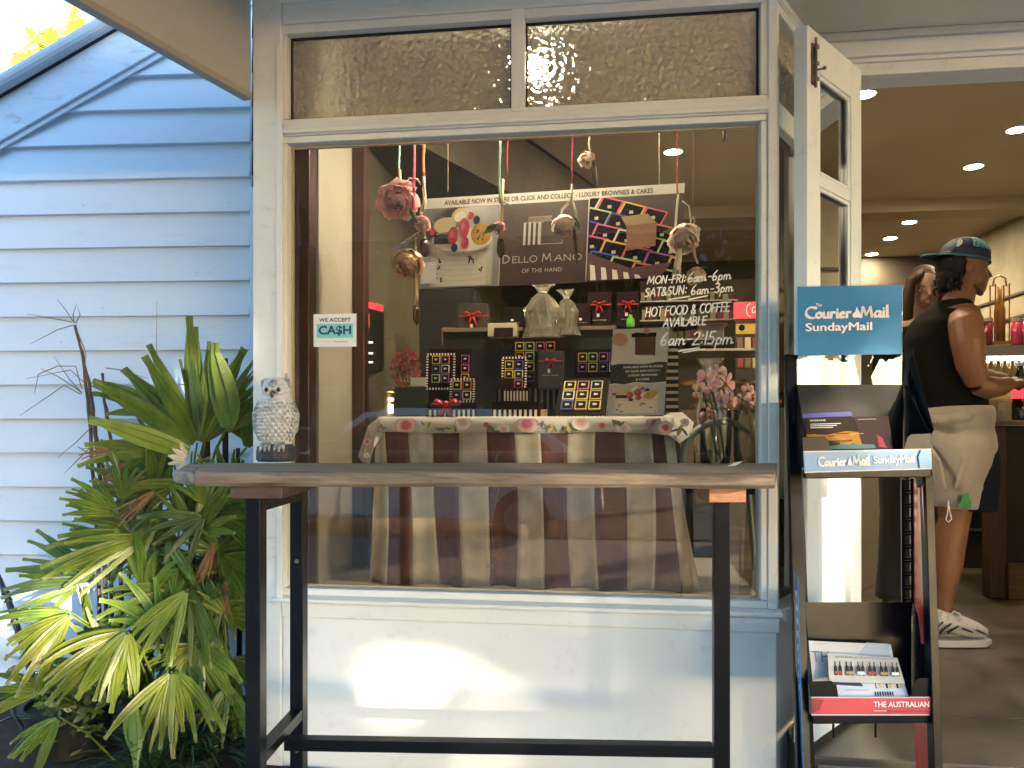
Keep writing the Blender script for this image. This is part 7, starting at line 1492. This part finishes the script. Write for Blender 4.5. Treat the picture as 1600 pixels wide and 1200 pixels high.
for i in range(34):
    py = rg.uniform(690, 1120); lo_ = 170+max(0, 900-py)*.10 if py < 900 else 110; px = rg.uniform(lo_, 380); s_ = rg.uniform(2.5, 2.75)
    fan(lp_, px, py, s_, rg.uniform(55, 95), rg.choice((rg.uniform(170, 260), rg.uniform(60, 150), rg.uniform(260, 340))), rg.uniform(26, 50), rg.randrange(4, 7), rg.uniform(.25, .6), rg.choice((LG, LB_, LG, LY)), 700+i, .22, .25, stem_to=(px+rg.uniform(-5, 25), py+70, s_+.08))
for i, (px, py, sz, an_) in enumerate(((205,722,55,200), (245,765,75,215), (340,835,75,262), (336,845,70,250), (318,1010,80,275), (180,700,45,190), (352,905,60,270), (230,745,60,190))):
    fan(lp_, px, py, 2.6 if i != 2 else 2.75, sz, an_, 12, 5, .2, LBR, 500+i, .10, .1, name='dead_leaf')
for k in range(3):
    c = at(268+k*14, 718-k*3, 2.5); 
fan(lp_, 292, 718, 2.45, 24, 180, 90, 4, .1, mat('cream_spathe', (.5, .46, .34), .7), 77, .5, .3, name='dead_leaf')
# dry cane stalks in front of the wall
CN = mat('dry_cane', (.13, .085, .075), .7, var=.4, vscale=30); TWG = mat('dry_frond', (.24, .20, .17), .8)
cn = thing('dry_cane', at(160, 1100, 2.95), 'clump of bare leafless brown canes with drooping dead fronds before the weatherboards', 'plant')
for pts in ([(160,1120,2.95),(150,800,2.95),(138,640,2.95),(130,560,2.95),(117,508,2.95)], [(172,1120,2.92),(158,760,2.92),(146,660,2.92),(140,600,2.92),(118,512,2.92)], [(178,1120,2.97),(172,780,2.97),(150,680,2.97),(143,612,2.97)], [(196,1100,2.9),(184,750,2.9),(165,640,2.9),(160,583,2.9)]):
    P_ = [at(*p) for p in pts]; fine = []
    for i in range(len(P_)-1):
        for k in range(5): fine.append(P_[i].lerp(P_[i+1], k/5)+RT*rg.uniform(-.003, .003))
    fine.append(P_[-1]); n_ = len(fine); MB().tube(fine, [.0085*(1-.55*i/n_)*(1.35 if i % 5 == 0 else 1) for i in range(n_)], 7).build('cane', CN, cn, smooth=True)
MB().tube([at(245,700,2.98), at(244,600,2.98), at(245,470,2.98)], [.003, .0022, .001], 5).build('cane', DGR, cn)
for pts in ([(116,505),(104,486),(90,468)], [(116,505),(114,492),(120,474)], [(118,505),(125,492),(122,481)], [(112,503),(80,497),(42,490)], [(114,508),(90,515),(48,537)], [(118,512),(132,545),(135,560)], [(128,614),(108,592),(84,556)], [(128,614),(112,602),(90,588),(64,576)], [(128,608),(118,572),(90,572),(60,585),(54,614)], [(126,616),(100,602),(74,620),(30,650)], [(132,598),(110,578),(40,592)], [(145,665),(120,690),(90,715)], [(122,698),(150,716),(180,740),(200,758)], [(140,700),(118,722),(100,740)], [(150,760),(140,780),(130,752)], [(165,575),(190,578),(232,592)]):
    P_ = [at(a, b, 2.93) for a, b in pts]; MB().tube(P_, [.0022]*(len(P_)-1)+[.0008], 5).build('dead_frond', TWG, cn, smooth=True)
# fine strappy clump in front of the palm
gm = leaf_mat('strappy_leaf', (.045, .10, .035), (.02, .05, .02), 20)
def strappy(nm, px, py, s_, size, n_, seed, label, m=gm):
    rg = random.Random(seed); base = at(px, py, s_); t = thing(nm, base, label, 'plant'); mb = MB()
    for k in range(n_):
        a = rg.uniform(0, 2*math.pi); el = rg.uniform(.5, 1.35); d = Vector((math.cos(a)*math.cos(el), math.sin(a)*math.cos(el), math.sin(el))); L = size*s_/F_PX*rg.uniform(.6, 1.1); p = base+Vector((math.cos(a), math.sin(a), 0))*rg.uniform(0, .03); rows = []
        side = d.cross(UP).normalized(); w_ = rg.uniform(.003, .0055)
        for i in range(8):
            q = i/7; ww = w_*(1-q**2.2)+.0004; rows.append((p-side*ww, p+UP*ww*-.4, p+side*ww)); p = p+d*L/7; d = (d-UP*.26*(.4+q*1.6)).normalized()
        vs = [v for r_ in rows for v in r_]; mb.add(vs, [(i*3+j, i*3+j+1, i*3+j+4, i*3+j+3) for i in range(7) for j in range(2)])
    o = mb.build('foliage', m, t); o['kind'] = 'stuff'; return t
strappy('grass_clump', 300, 1190, 2.45, 135, 150, 1, 'strappy grass clump at the bottom beside the black leg of the bar')
strappy('grass_clump', 235, 1215, 2.35, 115, 110, 2, 'strappy grass clump low in front of the pot, left of the other clump')
strappy('grass_clump', 370, 1160, 2.7, 120, 80, 3, 'thin strappy plant squeezed between the palm stems and the bar leg')
strappy('spiky_seedling', 325, 935, 2.5, 42, 34, 4, 'small bright green spiky tuft growing on the palm stem', leaf_mat('tuft_green', (.09, .20, .04), (.05, .12, .03)))
def pot(px, py, s_, r, h, label, m=mat('black_pot', (.015, .017, .02), .5, var=.3)):
    c = at(px, py, s_); z = -.198; t = thing('plant_pot', (c.x, c.y, z), label, 'pot', None)
    MB().lathe([(r*.78, 0), (r, h*.94), (r*1.08, h*.94), (r*1.08, h), (r*.95, h), (r*.93, h*.9)], (c.x, c.y, z), 26).build('pot', m, t, smooth=False); MB().lathe([(r*.90, h*.86), (r*.90, h*.885)], (c.x, c.y, z), 20).build('soil', SOIL, t); return c
pot(285, 1180, 2.62, .17, .23, 'black plastic pot half hidden under the lady palm'); pot(110, 1190, 2.75, .15, .17, 'dark pot at the far left under the variegated shrub')
t = thing('leafy_shrub', at(110, 1150, 2.75), 'small variegated leafy shrub at the foot of the palm, lower left', 'shrub'); mb = MB(); rg = random.Random(8); mb2 = MB()
for k in range(620):
    c = at(105+rg.gauss(0, 34), 1090+rg.gauss(0, 34), 2.72+rg.uniform(-.16, .16)); r = rg.uniform(.012, .024); a = Vector((rg.gauss(0, 1), rg.gauss(0, 1), rg.gauss(0, .5))).normalized(); b_ = a.cross(Vector((rg.gauss(0, 1), rg.gauss(0, 1), rg.gauss(0, 1)))).normalized()
    (mb if k % 3 else mb2).add([c-a*r, c-a*r*.3+b_*r*.55, c+a*r*.5+b_*r*.4, c+a*r*1.2, c+a*r*.5-b_*r*.4, c-a*r*.3-b_*r*.55], [(0,1,2,3,4,5)])
mb.build('foliage', LG, t)['kind'] = 'stuff'; mb2.build('pale_foliage', leaf_mat('variegated', (.30, .30, .14), (.10, .16, .05), 60), t)['kind'] = 'stuff'
mb = MB()
for k in range(14): e = at(105+rg.gauss(0, 30), 1070+rg.gauss(0, 30), 2.72); b0_ = at(108, 1165, 2.75); mb.tube([b0_, b0_.lerp(e, .5)+UP*.02, e], [.005, .003, .0015], 5)
mb.build('branches', STM, t)
# black pole and hooked stick
BP = mat('black_hose', (.02, .022, .03), .45, var=.4, vscale=30)
t = thing('black_pole', at(40, 1060, 2.7), 'thin black jointed pole leaning on the weatherboards at the left edge', 'pole')
MB().tube([at(-8,890,3.0), at(12,935,2.96), at(30,990,2.9), at(52,1062,2.8), at(66,1190,2.72)], [.010, .011, .012, .012, .012], 10).build('pole', BP, t, smooth=True)
for q in ((8,925,2.965), (12,937,2.955), (22,968,2.92), (37,1015,2.86)): c = at(*q); MB().tube([c, c-UP*.008+RT*.003], .0145, 10).build('joint', BP if q[1] != 1015 else CARDW, t)
t = thing('hooked_stick', at(30, 1120, 2.7), 'short black forked stick at the lower left before the base board', 'stick')
MB().tube([at(20,1105,2.75), at(26,1125,2.75), at(36,1140,2.74), at(48,1180,2.73)], [.009, .010, .011, .010], 8).build('stick', BP, t, smooth=True); MB().tube([at(-10,1132,2.75), at(14,1122,2.75), at(32,1114,2.75)], [.004, .005, .003], 6).build('prong', BP, t, smooth=True)
